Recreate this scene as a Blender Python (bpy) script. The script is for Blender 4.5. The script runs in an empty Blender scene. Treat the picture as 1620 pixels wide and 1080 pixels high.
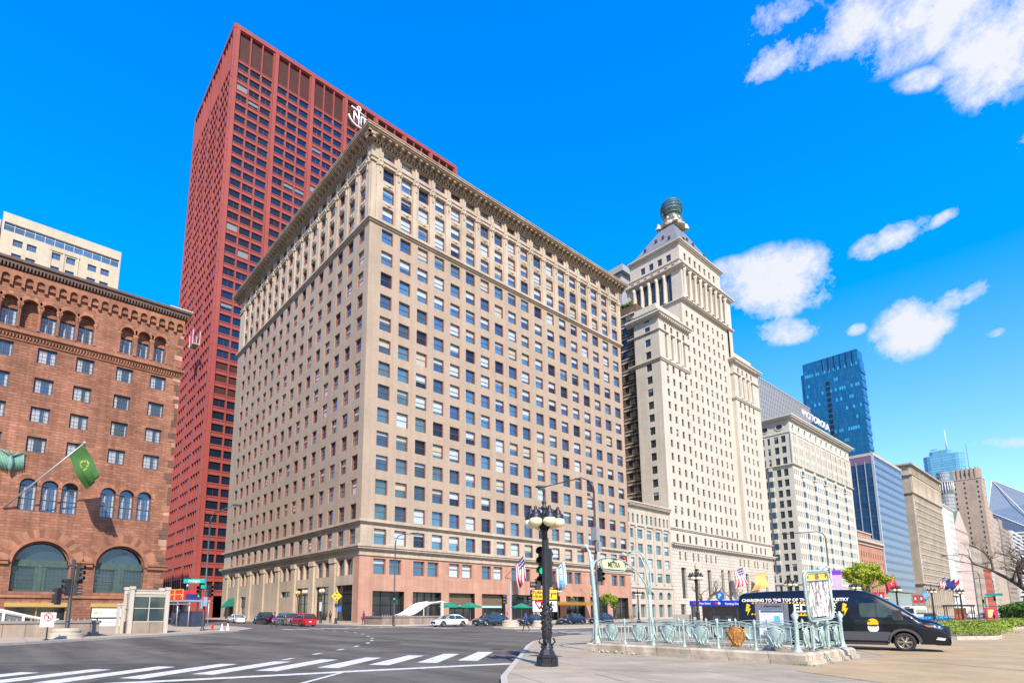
import bpy, math, random
from mathutils import Vector, Matrix
R = math.radians
random.seed(7)
C = bpy.context.scene.collection
sc = bpy.context.scene

# ---------------- camera ----------------
cd = bpy.data.cameras.new('camera'); cam = bpy.data.objects.new('camera', cd); C.objects.link(cam)
cam.location = (0, 0, 1.7); cam.rotation_euler = (R(90 + 8.94), 0, R(49.96))
cd.sensor_width = 36; cd.lens = 883.8 / 1620 * 36
cd.shift_x = (810 - 740) / 1620; cd.shift_y = (829 - 540) / 1620
cd.clip_start = .1; cd.clip_end = 9000
sc.camera = cam
sc.view_settings.view_transform = 'Standard'; sc.view_settings.look = 'None'
sc.view_settings.exposure = .70; sc.view_settings.gamma = 1

# ---------------- sun and sky ----------------
SUN_EL, SUN_S = 42.0, 28.0        # elevation; degrees south of east
sd = Vector((math.cos(R(SUN_EL)) * math.cos(R(SUN_S)), -math.cos(R(SUN_EL)) * math.sin(R(SUN_S)), math.sin(R(SUN_EL))))
sl = bpy.data.lights.new('sun', 'SUN'); sl.energy = 4.9; sl.angle = R(.5); sl.color = (1, .905, .775)
so = bpy.data.objects.new('sun', sl); C.objects.link(so); so.location = (60, -40, 90)
so.rotation_euler = sd.to_track_quat('Z', 'Y').to_euler()

w = bpy.data.worlds.new('World'); sc.world = w; w.use_nodes = True
nt = w.node_tree; N = nt.nodes; L = nt.links; N.clear()
out = N.new('ShaderNodeOutputWorld'); bg = N.new('ShaderNodeBackground')
sky = N.new('ShaderNodeTexSky'); sky.sky_type = 'NISHITA'; sky.sun_disc = False
sky.sun_elevation = R(SUN_EL); sky.sun_rotation = R(90 + SUN_S)
sky.air_density = 1.0; sky.dust_density = .1; sky.ozone_density = 3.5
hs = N.new('ShaderNodeHueSaturation'); hs.inputs['Hue'].default_value = .508; hs.inputs['Saturation'].default_value = 1.5; hs.inputs['Value'].default_value = 1.9
L.new(sky.outputs[0], hs.inputs['Color'])
tc = N.new('ShaderNodeTexCoord'); nrm = N.new('ShaderNodeVectorMath'); nrm.operation = 'NORMALIZE'
L.new(tc.outputs['Generated'], nrm.inputs[0])
nz = N.new('ShaderNodeTexNoise'); nz.inputs['Scale'].default_value = 8.5; nz.inputs['Detail'].default_value = 12; nz.inputs['Roughness'].default_value = .72
L.new(nrm.outputs[0], nz.inputs['Vector'])
nz2 = N.new('ShaderNodeTexNoise'); nz2.inputs['Scale'].default_value = 3.1; nz2.inputs['Detail'].default_value = 3
L.new(nrm.outputs[0], nz2.inputs['Vector'])
def mth(op, a, b=None, clamp=False):
    m = N.new('ShaderNodeMath'); m.operation = op; m.use_clamp = clamp
    for i, v in enumerate((a, b)):
        if v is None: continue
        if isinstance(v, (int, float)): m.inputs[i].default_value = v
        else: L.new(v, m.inputs[i])
    return m.outputs[0]
def cloud(az, el, wa, we, amp, roll=0.):
    """one cloud in the sky: centre azimuth (west of north) and elevation in degrees, its half sizes in degrees"""
    a, e = R(az), R(el)
    d = Vector((-math.sin(a) * math.cos(e), math.cos(a) * math.cos(e), math.sin(e)))
    h = Vector((math.cos(a), math.sin(a), 0)); v = h.cross(d)
    h2 = h * math.cos(R(roll)) + v * math.sin(R(roll)); v2 = v * math.cos(R(roll)) - h * math.sin(R(roll))
    def dot(vec, s):
        n = N.new('ShaderNodeVectorMath'); n.operation = 'DOT_PRODUCT'; L.new(nrm.outputs[0], n.inputs[0]); n.inputs[1].default_value = vec
        return mth('MULTIPLY', n.outputs['Value'], s)
    x = dot(h2, 1 / R(wa)); y = dot(v2, 1 / R(we))
    r2 = mth('ADD', mth('MULTIPLY', x, x), mth('MULTIPLY', y, y))
    g = mth('SUBTRACT', 1., mth('MULTIPLY', r2, .5), True)
    g = mth('MULTIPLY', g, mth('GREATER_THAN', (lambda n: (L.new(nrm.outputs[0], n.inputs[0]), n.outputs['Value'])[1])(_dn(d)), 0))
    return mth('MULTIPLY', g, amp)
def _dn(d):
    n = N.new('ShaderNodeVectorMath'); n.operation = 'DOT_PRODUCT'; n.inputs[1].default_value = d; return n
CLOUDS = [(16.1, 46.4, 2.8, 1.3, 1.2, 0), (11.3, 43.7, 3.3, 1.7, 1.15, 0), (5.7, 41.7, 3.6, 1.9, 1.15, 0), (2.1, 38.1, 2.3, 2.7, 1.2, 0), (17.2, 44.0, 2.0, 1.0, 1.15, 10), (6.6, 38.4, 1.4, 0.6, 0.7, -20), (19.2, 28.4, 3.7, 2.4, 1.3, -5), (16.1, 28.1, 1.7, 1.4, 0.8, 0), (18.8, 24.5, 2.3, 1.0, 0.85, -15), (23.1, 30.8, 1.3, 0.6, 0.6, 0), (10.3, 29.1, 2.1, 0.9, 1.05, 5), (6.6, 29.3, 0.9, 0.4, 0.9, 15), (9.6, 22.3, 2.2, 1.8, 1.15, 30), (6.6, 23.6, 1.8, 0.7, 0.95, 12), (13.3, 23.2, 0.6, 0.4, 0.8, 0), (4.7, 20.4, 0.5, 0.3, 0.62, 0), (1.6, 31.8, 0.4, 0.7, 0.6, 0), (5.1, 12.4, 1.4, 0.4, 0.6, -10)]
sz_ = N.new('ShaderNodeSeparateXYZ'); L.new(nrm.outputs[0], sz_.inputs[0])
up_ = mth('MULTIPLY', sz_.outputs[2], 1.9, True)      # paler, softer sky towards the horizon
L.new(mth('ADD', mth('MULTIPLY', up_, .36), 1.12), hs.inputs['Saturation']); L.new(mth('ADD', mth('MULTIPLY', up_, 1.0), 1.0), hs.inputs['Value'])
tot = None
for c_ in CLOUDS:
    g = cloud(*c_); tot = g if tot is None else mth('MAXIMUM', tot, g)
dens = mth('ADD', tot, mth('MULTIPLY', mth('SUBTRACT', nz.outputs['Fac'], .492), 5.6))
dens = mth('MULTIPLY', mth('MULTIPLY', mth('SUBTRACT', dens, .34), .95, True), mth('MULTIPLY', tot, 2.3, True))
dens = mth('MULTIPLY', mth('POWER', dens, .8), .97, True)
# unseen cloud added behind the camera: greys and dims blue fill, varies window reflections
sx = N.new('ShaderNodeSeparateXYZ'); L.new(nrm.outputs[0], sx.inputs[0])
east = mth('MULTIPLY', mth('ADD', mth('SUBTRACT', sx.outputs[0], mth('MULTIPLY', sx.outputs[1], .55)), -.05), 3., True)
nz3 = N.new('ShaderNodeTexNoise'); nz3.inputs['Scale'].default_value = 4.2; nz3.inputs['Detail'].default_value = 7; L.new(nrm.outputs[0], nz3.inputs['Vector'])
east_fill = mth('MULTIPLY', mth('MULTIPLY', mth('SUBTRACT', nz3.outputs['Fac'], .44), 7., True), mth('MULTIPLY', east, .9))
cr = N.new('ShaderNodeMix'); cr.data_type = 'RGBA'
shade = mth('MULTIPLY', nz2.outputs['Fac'], 1.0)
cc = N.new('ShaderNodeMix'); cc.data_type = 'RGBA'
L.new(shade, cc.inputs['Factor']); cc.inputs['A'].default_value = (3.3, 3.5, 4.0, 1); cc.inputs['B'].default_value = (4.5, 4.5, 4.5, 1)
L.new(dens, cr.inputs['Factor']); L.new(hs.outputs[0], cr.inputs['A']); L.new(cc.outputs['Result'], cr.inputs['B'])
ce_ = N.new('ShaderNodeMix'); ce_.data_type = 'RGBA'; L.new(east_fill, ce_.inputs['Factor']); L.new(cr.outputs['Result'], ce_.inputs['A']); ce_.inputs['B'].default_value = (1.75, 1.62, 1.5, 1)
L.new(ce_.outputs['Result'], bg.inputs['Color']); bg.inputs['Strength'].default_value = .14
L.new(bg.outputs[0], out.inputs['Surface'])

# ---------------- materials ----------------
MATS = {}
def newmat(name):
    m = bpy.data.materials.new(name); m.use_nodes = True
    b = m.node_tree.nodes['Principled BSDF']; return m, m.node_tree, b
def flat(name, col, rough=.6, metal=0., var=.12, scale=3., coat=0., emit=0., bump=0., spec=None):
    """plain painted, cast or woven surface with slight mottling"""
    if name in MATS: return MATS[name]
    m, t, b = newmat(name); n, l = t.nodes, t.links
    b.inputs['Roughness'].default_value = rough; b.inputs['Metallic'].default_value = metal
    if spec is not None: b.inputs['Specular IOR Level'].default_value = spec
    if coat: b.inputs['Coat Weight'].default_value = coat; b.inputs['Coat Roughness'].default_value = .05
    if var:
        g = n.new('ShaderNodeNewGeometry'); z = n.new('ShaderNodeTexNoise'); z.inputs['Scale'].default_value = scale; z.inputs['Detail'].default_value = 5
        l.new(g.outputs['Position'], z.inputs['Vector'])
        mx = n.new('ShaderNodeMix'); mx.data_type = 'RGBA'
        mx.inputs['A'].default_value = (*[c * (1 - var * 1.6) for c in col], 1); mx.inputs['B'].default_value = (*[min(1, c * (1 + var * 1.6)) for c in col], 1)
        l.new(z.outputs['Fac'], mx.inputs['Factor']); l.new(mx.outputs['Result'], b.inputs['Base Color'])
        if bump:
            bm = n.new('ShaderNodeBump'); bm.inputs['Strength'].default_value = bump; l.new(z.outputs['Fac'], bm.inputs['Height']); l.new(bm.outputs[0], b.inputs['Normal'])
    else: b.inputs['Base Color'].default_value = (*col, 1)
    if emit: b.inputs['Emission Color'].default_value = (*col, 1); b.inputs['Emission Strength'].default_value = emit
    MATS[name] = m; return m
def stone(name, col, bw=.6, bh=.25, mortar=.75, mix=.25, rough=.85, col2=None, stain=.25, bump=.25, msize=.02, big=.15, off=.5):
    """coursed stone, brick or terracotta: blocks of size bw x bh on any upright axis-aligned wall, weather stains"""
    if name in MATS: return MATS[name]
    m, t, b = newmat(name); n, l = t.nodes, t.links
    b.inputs['Roughness'].default_value = rough; b.inputs['Specular IOR Level'].default_value = .25
    g = n.new('ShaderNodeNewGeometry'); s = n.new('ShaderNodeSeparateXYZ'); l.new(g.outputs['Position'], s.inputs[0])
    a = n.new('ShaderNodeMath'); a.operation = 'ADD'; l.new(s.outputs[0], a.inputs[0]); l.new(s.outputs[1], a.inputs[1])
    c = n.new('ShaderNodeCombineXYZ'); l.new(a.outputs[0], c.inputs[0]); l.new(s.outputs[2], c.inputs[1])
    br = n.new('ShaderNodeTexBrick'); l.new(c.outputs[0], br.inputs['Vector'])
    br.offset = off; br.inputs['Scale'].default_value = 1; br.inputs['Brick Width'].default_value = bw; br.inputs['Row Height'].default_value = bh
    br.inputs['Mortar Size'].default_value = msize; br.inputs['Mortar Smooth'].default_value = .3
    c2 = col2 or tuple(x * (1 - mix) for x in col)
    br.inputs['Color1'].default_value = (*col, 1); br.inputs['Color2'].default_value = (*c2, 1)
    br.inputs['Mortar'].default_value = (*[x * mortar for x in col], 1)
    z = n.new('ShaderNodeTexNoise'); z.inputs['Scale'].default_value = big; z.inputs['Detail'].default_value = 8; z.inputs['Roughness'].default_value = .65
    l.new(g.outputs['Position'], z.inputs['Vector'])
    mp = n.new('ShaderNodeMapRange'); mp.inputs[1].default_value = .3; mp.inputs[2].default_value = .72
    mp.inputs[3].default_value = 1 - stain; mp.inputs[4].default_value = 1 + stain * .35; l.new(z.outputs['Fac'], mp.inputs[0])
    # vertical rain streaks
    st = n.new('ShaderNodeMapping'); st.inputs['Scale'].default_value = (1.6, 1.6, .05); l.new(g.outputs['Position'], st.inputs[0])
    z3 = n.new('ShaderNodeTexNoise'); z3.inputs['Scale'].default_value = 1.; z3.inputs['Detail'].default_value = 6; l.new(st.outputs[0], z3.inputs['Vector'])
    mp3 = n.new('ShaderNodeMapRange'); mp3.inputs[1].default_value = .35; mp3.inputs[2].default_value = .65; mp3.inputs[3].default_value = 1 - stain * .6; mp3.inputs[4].default_value = 1.04; l.new(z3.outputs['Fac'], mp3.inputs[0])
    mm = n.new('ShaderNodeMath'); mm.operation = 'MULTIPLY'; l.new(mp.outputs[0], mm.inputs[0]); l.new(mp3.outputs[0], mm.inputs[1])
    vm = n.new('ShaderNodeVectorMath'); vm.operation = 'SCALE'; l.new(br.outputs['Color'], vm.inputs[0]); l.new(mm.outputs[0], vm.inputs['Scale'])
    l.new(vm.outputs[0], b.inputs['Base Color'])
    bm = n.new('ShaderNodeBump'); bm.inputs['Strength'].default_value = bump; bm.inputs['Distance'].default_value = .05
    z4 = n.new('ShaderNodeTexNoise'); z4.inputs['Scale'].default_value = 4; z4.inputs['Detail'].default_value = 6; l.new(g.outputs['Position'], z4.inputs['Vector'])
    ad = n.new('ShaderNodeMath'); ad.operation = 'SUBTRACT'; l.new(z4.outputs['Fac'], ad.inputs[0]); l.new(br.outputs['Fac'], ad.inputs[1])
    l.new(ad.outputs[0], bm.inputs['Height']); l.new(bm.outputs[0], b.inputs['Normal'])
    MATS[name] = m; return m
def glass(name, col=(.03, .06, .09), rough=.06, metal=.45, var=.5, scale=.3):
    """window glass seen from outside: dark room behind a reflecting pane, uneven from pane to pane"""
    if name in MATS: return MATS[name]
    m, t, b = newmat(name); n, l = t.nodes, t.links
    b.inputs['Roughness'].default_value = rough; b.inputs['Metallic'].default_value = metal; b.inputs['Specular IOR Level'].default_value = .8
    g = n.new('ShaderNodeNewGeometry'); z = n.new('ShaderNodeTexNoise'); z.inputs['Scale'].default_value = scale; z.inputs['Detail'].default_value = 4
    l.new(g.outputs['Position'], z.inputs['Vector'])
    mx = n.new('ShaderNodeMix'); mx.data_type = 'RGBA'; l.new(z.outputs['Fac'], mx.inputs['Factor'])
    mx.inputs['A'].default_value = (*[c * (1 - var) for c in col], 1); mx.inputs['B'].default_value = (*[min(1, c * (1 + var)) for c in col], 1)
    l.new(mx.outputs['Result'], b.inputs['Base Color'])
    z2 = n.new('ShaderNodeTexNoise'); z2.inputs['Scale'].default_value = .9; l.new(g.outputs['Position'], z2.inputs['Vector'])
    bm = n.new('ShaderNodeBump'); bm.inputs['Strength'].default_value = .04; l.new(z2.outputs['Fac'], bm.inputs['Height']); l.new(bm.outputs[0], b.inputs['Normal'])
    MATS[name] = m; return m
def paving(name, col, bw, bh, var=.12, mortar=.7, msize=.015, rot=0., rough=.9, streak=None):
    if name in MATS: return MATS[name]
    m, t, b = newmat(name); n, l = t.nodes, t.links
    b.inputs['Roughness'].default_value = rough; b.inputs['Specular IOR Level'].default_value = .2
    g = n.new('ShaderNodeNewGeometry'); mp = n.new('ShaderNodeMapping'); mp.inputs['Rotation'].default_value = (0, 0, rot); l.new(g.outputs['Position'], mp.inputs[0])
    br = n.new('ShaderNodeTexBrick'); br.offset = 0; l.new(mp.outputs[0], br.inputs['Vector']); br.inputs['Scale'].default_value = 1
    br.inputs['Brick Width'].default_value = bw; br.inputs['Row Height'].default_value = bh; br.inputs['Mortar Size'].default_value = msize
    br.inputs['Color1'].default_value = (*col, 1); br.inputs['Color2'].default_value = (*[x * (1 - var) for x in col], 1); br.inputs['Mortar'].default_value = (*[x * mortar for x in col], 1)
    z = n.new('ShaderNodeTexNoise'); z.inputs['Scale'].default_value = .6; z.inputs['Detail'].default_value = 10; z.inputs['Roughness'].default_value = .7; l.new(g.outputs['Position'], z.inputs['Vector'])
    z2 = n.new('ShaderNodeTexNoise'); z2.inputs['Scale'].default_value = 45; z2.inputs['Detail'].default_value = 3; l.new(g.outputs['Position'], z2.inputs['Vector'])
    r1 = n.new('ShaderNodeMapRange'); r1.inputs[1].default_value = .3; r1.inputs[2].default_value = .7; r1.inputs[3].default_value = .74; r1.inputs[4].default_value = 1.13; l.new(z.outputs['Fac'], r1.inputs[0])
    r2 = n.new('ShaderNodeMapRange'); r2.inputs[1].default_value = .3; r2.inputs[2].default_value = .7; r2.inputs[3].default_value = .85; r2.inputs[4].default_value = 1.15; l.new(z2.outputs['Fac'], r2.inputs[0])
    mm = n.new('ShaderNodeMath'); mm.operation = 'MULTIPLY'; l.new(r1.outputs[0], mm.inputs[0]); l.new(r2.outputs[0], mm.inputs[1])
    if streak:      # worn wheel tracks along the lanes
        sm = n.new('ShaderNodeMapping'); sm.inputs['Rotation'].default_value = (0, 0, streak[0]); sm.inputs['Scale'].default_value = (.05, streak[1], 1); l.new(g.outputs['Position'], sm.inputs[0])
        z5 = n.new('ShaderNodeTexNoise'); z5.inputs['Scale'].default_value = 1; z5.inputs['Detail'].default_value = 4; l.new(sm.outputs[0], z5.inputs['Vector'])
        r5 = n.new('ShaderNodeMapRange'); r5.inputs[1].default_value = .38; r5.inputs[2].default_value = .62; r5.inputs[3].default_value = .72; r5.inputs[4].default_value = 1.2; l.new(z5.outputs['Fac'], r5.inputs[0])
        m5 = n.new('ShaderNodeMath'); m5.operation = 'MULTIPLY'; l.new(mm.outputs[0], m5.inputs[0]); l.new(r5.outputs[0], m5.inputs[1]); mm = m5
    vm = n.new('ShaderNodeVectorMath'); vm.operation = 'SCALE'; l.new(br.outputs['Color'], vm.inputs[0]); l.new(mm.outputs[0], vm.inputs['Scale'])
    l.new(vm.outputs[0], b.inputs['Base Color'])
    bm = n.new('ShaderNodeBump'); bm.inputs['Strength'].default_value = .2; bm.inputs['Distance'].default_value = .01; l.new(z2.outputs['Fac'], bm.inputs['Height']); l.new(bm.outputs[0], b.inputs['Normal'])
    MATS[name] = m; return m

# ---------------- mesh building ----------------
class MB:
    def __init__(s): s.v = []; s.f = []; s.m = []; s.T = None; s.sm = []
    def vt(s, p):
        p = Vector(p)
        if s.T is not None: p = s.T @ p
        s.v.append(p); return len(s.v) - 1
    def face(s, pts, mi=0, smooth=False):
        s.f.append([s.vt(p) for p in pts]); s.m.append(mi); s.sm.append(smooth)
    def faces(s, vs, fs, mi=0, smooth=False):
        b = len(s.v)
        for p in vs: s.vt(p)
        for f in fs: s.f.append([b + i for i in f]); s.m.append(mi); s.sm.append(smooth)
    def box(s, x0, x1, y0, y1, z0, z1, mi=0):
        vs = [(x, y, z) for z in (z0, z1) for x, y in ((x0, y0), (x1, y0), (x1, y1), (x0, y1))]
        s.faces(vs, [(3, 2, 1, 0), (4, 5, 6, 7), (0, 1, 5, 4), (1, 2, 6, 5), (2, 3, 7, 6), (3, 0, 4, 7)], mi)
    def cbox(s, c, sz, mi=0, rz=0.):
        """box by centre of its base, size, turn about z"""
        o = s.T; T = Matrix.Translation(c) @ Matrix.Rotation(rz, 4, 'Z'); s.T = T if o is None else o @ T
        s.box(-sz[0] / 2, sz[0] / 2, -sz[1] / 2, sz[1] / 2, 0, sz[2], mi); s.T = o
    def prism(s, poly, z0, z1, mi=0):
        n = len(poly); vs = [(x, y, z0) for x, y in poly] + [(x, y, z1) for x, y in poly]
        s.faces(vs, [tuple(range(n - 1, -1, -1)), tuple(range(n, 2 * n))] + [(i, (i + 1) % n, n + (i + 1) % n, n + i) for i in range(n)], mi)
    def ring(s, c, ax, r, n, up=None):
        ax = Vector(ax).normalized(); a = Vector(up) if up else (Vector((1, 0, 0)) if abs(ax.z) > .9 else Vector((0, 0, 1)))
        e1 = ax.cross(a).normalized(); e2 = ax.cross(e1)
        return [Vector(c) + (e1 * math.cos(2 * math.pi * i / n) + e2 * math.sin(2 * math.pi * i / n)) * r for i in range(n)]
    def tube(s, pts, r, n=8, mi=0, smooth=True, cap=True):
        pts = [Vector(p) for p in pts]; rs = r if isinstance(r, (list, tuple)) else [r] * len(pts)
        b = len(s.v); k = len(pts)
        for i, p in enumerate(pts):
            d = (pts[min(i + 1, k - 1)] - pts[max(i - 1, 0)])
            for q in s.ring(p, d, rs[i], n, (0, 0, 1) if abs(d.normalized().z) < .95 else (1, 0, 0)): s.vt(q)
        for i in range(k - 1):
            for j in range(n):
                s.f.append([b + i * n + j, b + i * n + (j + 1) % n, b + (i + 1) * n + (j + 1) % n, b + (i + 1) * n + j]); s.m.append(mi); s.sm.append(smooth)
        if cap:
            s.f.append([b + j for j in range(n)][::-1]); s.m.append(mi); s.sm.append(False)
            s.f.append([b + (k - 1) * n + j for j in range(n)]); s.m.append(mi); s.sm.append(False)
    def lathe(s, c, prof, n=16, mi=0, smooth=True, ax=(0, 0, 1), cap=True):
        """prof: (radius, height along ax)"""
        ax = Vector(ax).normalized(); b = len(s.v); c = Vector(c)
        for r, h in prof:
            for q in s.ring(c + ax * h, ax, max(r, 1e-4), n): s.vt(q)
        for i in range(len(prof) - 1):
            for j in range(n):
                s.f.append([b + i * n + j, b + i * n + (j + 1) % n, b + (i + 1) * n + (j + 1) % n, b + (i + 1) * n + j]); s.m.append(mi); s.sm.append(smooth)
        if not cap: return
        s.f.append([b + j for j in range(n)]); s.m.append(mi); s.sm.append(False)
        s.f.append([b + (len(prof) - 1) * n + j for j in range(n)]); s.m.append(mi); s.sm.append(False)
    def ball(s, c, r, n=12, m=8, mi=0, sq=(1, 1, 1)):
        c = Vector(c); b = len(s.v)
        for i in range(m + 1):
            t = math.pi * i / m
            for j in range(n):
                p = 2 * math.pi * j / n
                s.vt(c + Vector((r * sq[0] * math.sin(t) * math.cos(p), r * sq[1] * math.sin(t) * math.sin(p), r * sq[2] * math.cos(t))))
        for i in range(m):
            for j in range(n):
                s.f.append([b + i * n + j, b + (i + 1) * n + j, b + (i + 1) * n + (j + 1) % n, b + i * n + (j + 1) % n]); s.m.append(mi); s.sm.append(True)
    def build(s, name, mats, parent=None, fix=True):
        me = bpy.data.meshes.new(name)
        me.from_pydata([tuple(p) for p in s.v], [], s.f)
        if not isinstance(mats, (list, tuple)): mats = [mats]
        for x in mats: me.materials.append(x)
        me.polygons.foreach_set('material_index', s.m); me.polygons.foreach_set('use_smooth', s.sm)
        me.update()
        o = bpy.data.objects.new(name, me); C.objects.link(o)
        if parent is not None:
            o.parent = parent
            if parent.get('wl'): o.matrix_parent_inverse = Matrix.Translation(-Vector(parent['wl']))
        return o
def tag(o, label=None, cat=None, group=None, kind=None):
    if label: o['label'] = label
    if cat: o['category'] = cat
    if group: o['group'] = group
    if kind: o['kind'] = kind
    return o
def thing(name, label, cat, loc=(0, 0, 0), rz=0., group=None, world=False):
    """Empty at the base of a thing; world=True when its parts are written in world coordinates"""
    o = bpy.data.objects.new(name, None); C.objects.link(o); o.empty_display_size = .3
    o.location = loc; o.rotation_euler = (0, 0, rz); tag(o, label, cat, group)
    if world: o['wl'] = list(loc)
    return o
def copy_tree(o, parent=None):
    c = o.copy(); C.objects.link(c)
    if parent is not None: c.parent = parent; c.matrix_parent_inverse = o.matrix_parent_inverse.copy()
    for ch in list(o.children): copy_tree(ch, c)
    return c
def text_mesh(body, size, mats, parent, T, name='lettering', ext=.01, align='CENTER', bold=0.0, sx=1.):
    """lettering as a mesh: x along the line, y up, z out of the sign before T"""
    cu = bpy.data.curves.new('t', 'FONT'); cu.body = body; cu.size = size; cu.extrude = ext; cu.align_x = align; cu.align_y = 'CENTER'; cu.offset = bold; cu.resolution_u = 3
    o = bpy.data.objects.new('t', cu); C.objects.link(o); bpy.context.view_layer.update()
    me = bpy.data.meshes.new_from_object(o.evaluated_get(bpy.context.evaluated_depsgraph_get()))
    bpy.data.objects.remove(o); bpy.data.curves.remove(cu)
    me.name = name; me.transform(T @ Matrix.Diagonal((sx, 1, 1, 1)))
    me.materials.clear(); me.materials.append(mats)
    ob = bpy.data.objects.new(name, me); C.objects.link(ob)
    if parent is not None:
        ob.parent = parent
        if parent.get('wl'): ob.matrix_parent_inverse = Matrix.Translation(-Vector(parent['wl']))
    return ob
def plane_T(o, u, n):
    """matrix that puts x along u, y up, z along n at point o"""
    u = Vector(u).normalized(); n = Vector(n).normalized(); v = n.cross(u)
    return Matrix(((u.x, v.x, n.x, o[0]), (u.y, v.y, n.y, o[1]), (u.z, v.z, n.z, o[2]), (0, 0, 0, 1)))

# ---------------- facades ----------------
class Face:
    """'E': plane x=c, u = world y, outward +x.   'S': plane y=c, u = world x, outward -y."""
    def __init__(s, k, c): s.k = k; s.c = c
    def P(s, u, z, d=0.): return (s.c + d, u, z) if s.k == 'E' else (u, s.c - d, z)
    def q(s, mb, u0, u1, z0, z1, d=0., mi=0): mb.face([s.P(u0, z0, d), s.P(u1, z0, d), s.P(u1, z1, d), s.P(u0, z1, d)], mi)
    def box(s, mb, u0, u1, z0, z1, d0, d1, mi=0):
        a = s.P(u0, z0, d0); b = s.P(u1, z1, d1)
        mb.box(min(a[0], b[0]), max(a[0], b[0]), min(a[1], b[1]), max(a[1], b[1]), z0, z1, mi)
def arcpts(u0, u1, zs, zt, n=8):
    c = (u0 + u1) / 2; r = (u1 - u0) / 2
    return [(c - r * math.cos(math.pi * i / n), zs + (zt - zs) * math.sin(math.pi * i / n)) for i in range(n + 1)]
def band(mb, F, U, Z, ops, depth=.35, mi=0, mr=None):
    """wall strip with openings (u0,u1,z0,z1[,'a' for an arched head]) cut out, with their reveals"""
    mr = mi if mr is None else mr
    ops = sorted(ops); x = U[0]
    for o in ops:
        u0, u1, z0, z1 = o[:4]; ar = len(o) > 4
        if u0 > x + 1e-4: F.q(mb, x, u0, Z[0], Z[1], 0, mi)
        if z0 > Z[0] + 1e-4: F.q(mb, u0, u1, Z[0], z0, 0, mi)
        d = -depth
        if not ar:
            if z1 < Z[1] - 1e-4: F.q(mb, u0, u1, z1, Z[1], 0, mi)
            mb.face([F.P(u0, z0), F.P(u0, z0, d), F.P(u0, z1, d), F.P(u0, z1)], mr)
            mb.face([F.P(u1, z0, d), F.P(u1, z0), F.P(u1, z1), F.P(u1, z1, d)], mr)
            mb.face([F.P(u0, z1), F.P(u0, z1, d), F.P(u1, z1, d), F.P(u1, z1)], mr)
        else:
            zs = z1 - o[5] if len(o) > 5 else z1 - (u1 - u0) / 2
            mb.face([F.P(u0, z0), F.P(u0, z0, d), F.P(u0, zs, d), F.P(u0, zs)], mr)
            mb.face([F.P(u1, z0, d), F.P(u1, z0), F.P(u1, zs), F.P(u1, zs, d)], mr)
            ap = arcpts(u0, u1, zs, z1, 10)
            for (a, za), (b, zb) in zip(ap, ap[1:]):
                mb.face([F.P(a, za), F.P(b, zb), F.P(b, Z[1]), F.P(a, Z[1])], mi)
                mb.face([F.P(a, za), F.P(a, za, d), F.P(b, zb, d), F.P(b, zb)], mr)
        mb.face([F.P(u0, z0, d), F.P(u0, z0), F.P(u1, z0), F.P(u1, z0, d)], mr)
        x = u1
    if x < U[1] - 1e-4: F.q(mb, x, U[1], Z[0], Z[1], 0, mi)
def window(mb, F, o, depth=.35, fw=.09, rail=.5, mull=0, blind=None, fd=.08, sill=0., bars=None, gi=1, bi=2):
    """frame (material 0), pane (1), drawn blind (2) filling one opening"""
    u0, u1, z0, z1 = o[:4]; d = -depth
    if len(o) > 4:
        rise = o[5] if len(o) > 5 else (u1 - u0) / 2; zs = z1 - rise
        ap = arcpts(u0, u1, zs, z1, 10)
        mb.face([F.P(u0, z0, d), F.P(u1, z0, d)] + [F.P(a, b, d) for a, b in ap[::-1]], gi)
        c = (u0 + u1) / 2; r = (u1 - u0) / 2; k = (r - fw) / r
        for (a, za), (b, zb) in zip(ap, ap[1:]):
            ia = (c + (a - c) * k, zs + (za - zs) * k); ib = (c + (b - c) * k, zs + (zb - zs) * k)
            mb.face([F.P(a, za, d + fd), F.P(b, zb, d + fd), F.P(*ib, d + fd), F.P(*ia, d + fd)][::-1], 0)
        F.box(mb, u0, u0 + fw, z0, zs, d, d + fd); F.box(mb, u1 - fw, u1, z0, zs, d, d + fd)
        F.box(mb, u0 + fw, u1 - fw, z0, z0 + fw, d, d + fd); F.box(mb, u0 + fw, u1 - fw, zs - fw / 2, zs + fw / 2, d, d + fd * .8)
        z1 = zs
    else:
        F.q(mb, u0, u1, z0, z1, d, gi)
        F.box(mb, u0, u0 + fw, z0, z1, d, d + fd); F.box(mb, u1 - fw, u1, z0, z1, d, d + fd)
        F.box(mb, u0 + fw, u1 - fw, z0, z0 + fw, d, d + fd); F.box(mb, u0 + fw, u1 - fw, z1 - fw, z1, d, d + fd)
    if rail:
        zr = z0 + (z1 - z0) * rail; F.box(mb, u0 + fw, u1 - fw, zr - fw * .4, zr + fw * .4, d, d + fd * .8)
    for i in range(mull):
        um = u0 + (u1 - u0) * (i + 1) / (mull + 1); F.box(mb, um - fw * .4, um + fw * .4, z0 + fw, z1 - fw, d, d + fd * .9)
    if bars:
        nu, nz_ = bars
        for i in range(1, nu):
            um = u0 + (u1 - u0) * i / nu; F.box(mb, um - .02, um + .02, z0 + fw, z1 - fw, d, d + .03)
        for i in range(1, nz_):
            zm = z0 + (z1 - z0) * i / nz_; F.box(mb, u0 + fw, u1 - fw, zm - .02, zm + .02, d, d + .03)
    if blind:
        zb = z1 - (z1 - z0) * blind; F.q(mb, u0 + fw, u1 - fw, max(zb, z0 + fw), z1 - fw, d + .012, bi)
    if sill:
        F.box(mb, u0 - .06, u1 + .06, z0 - .14, z0, -.02, sill)
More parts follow.
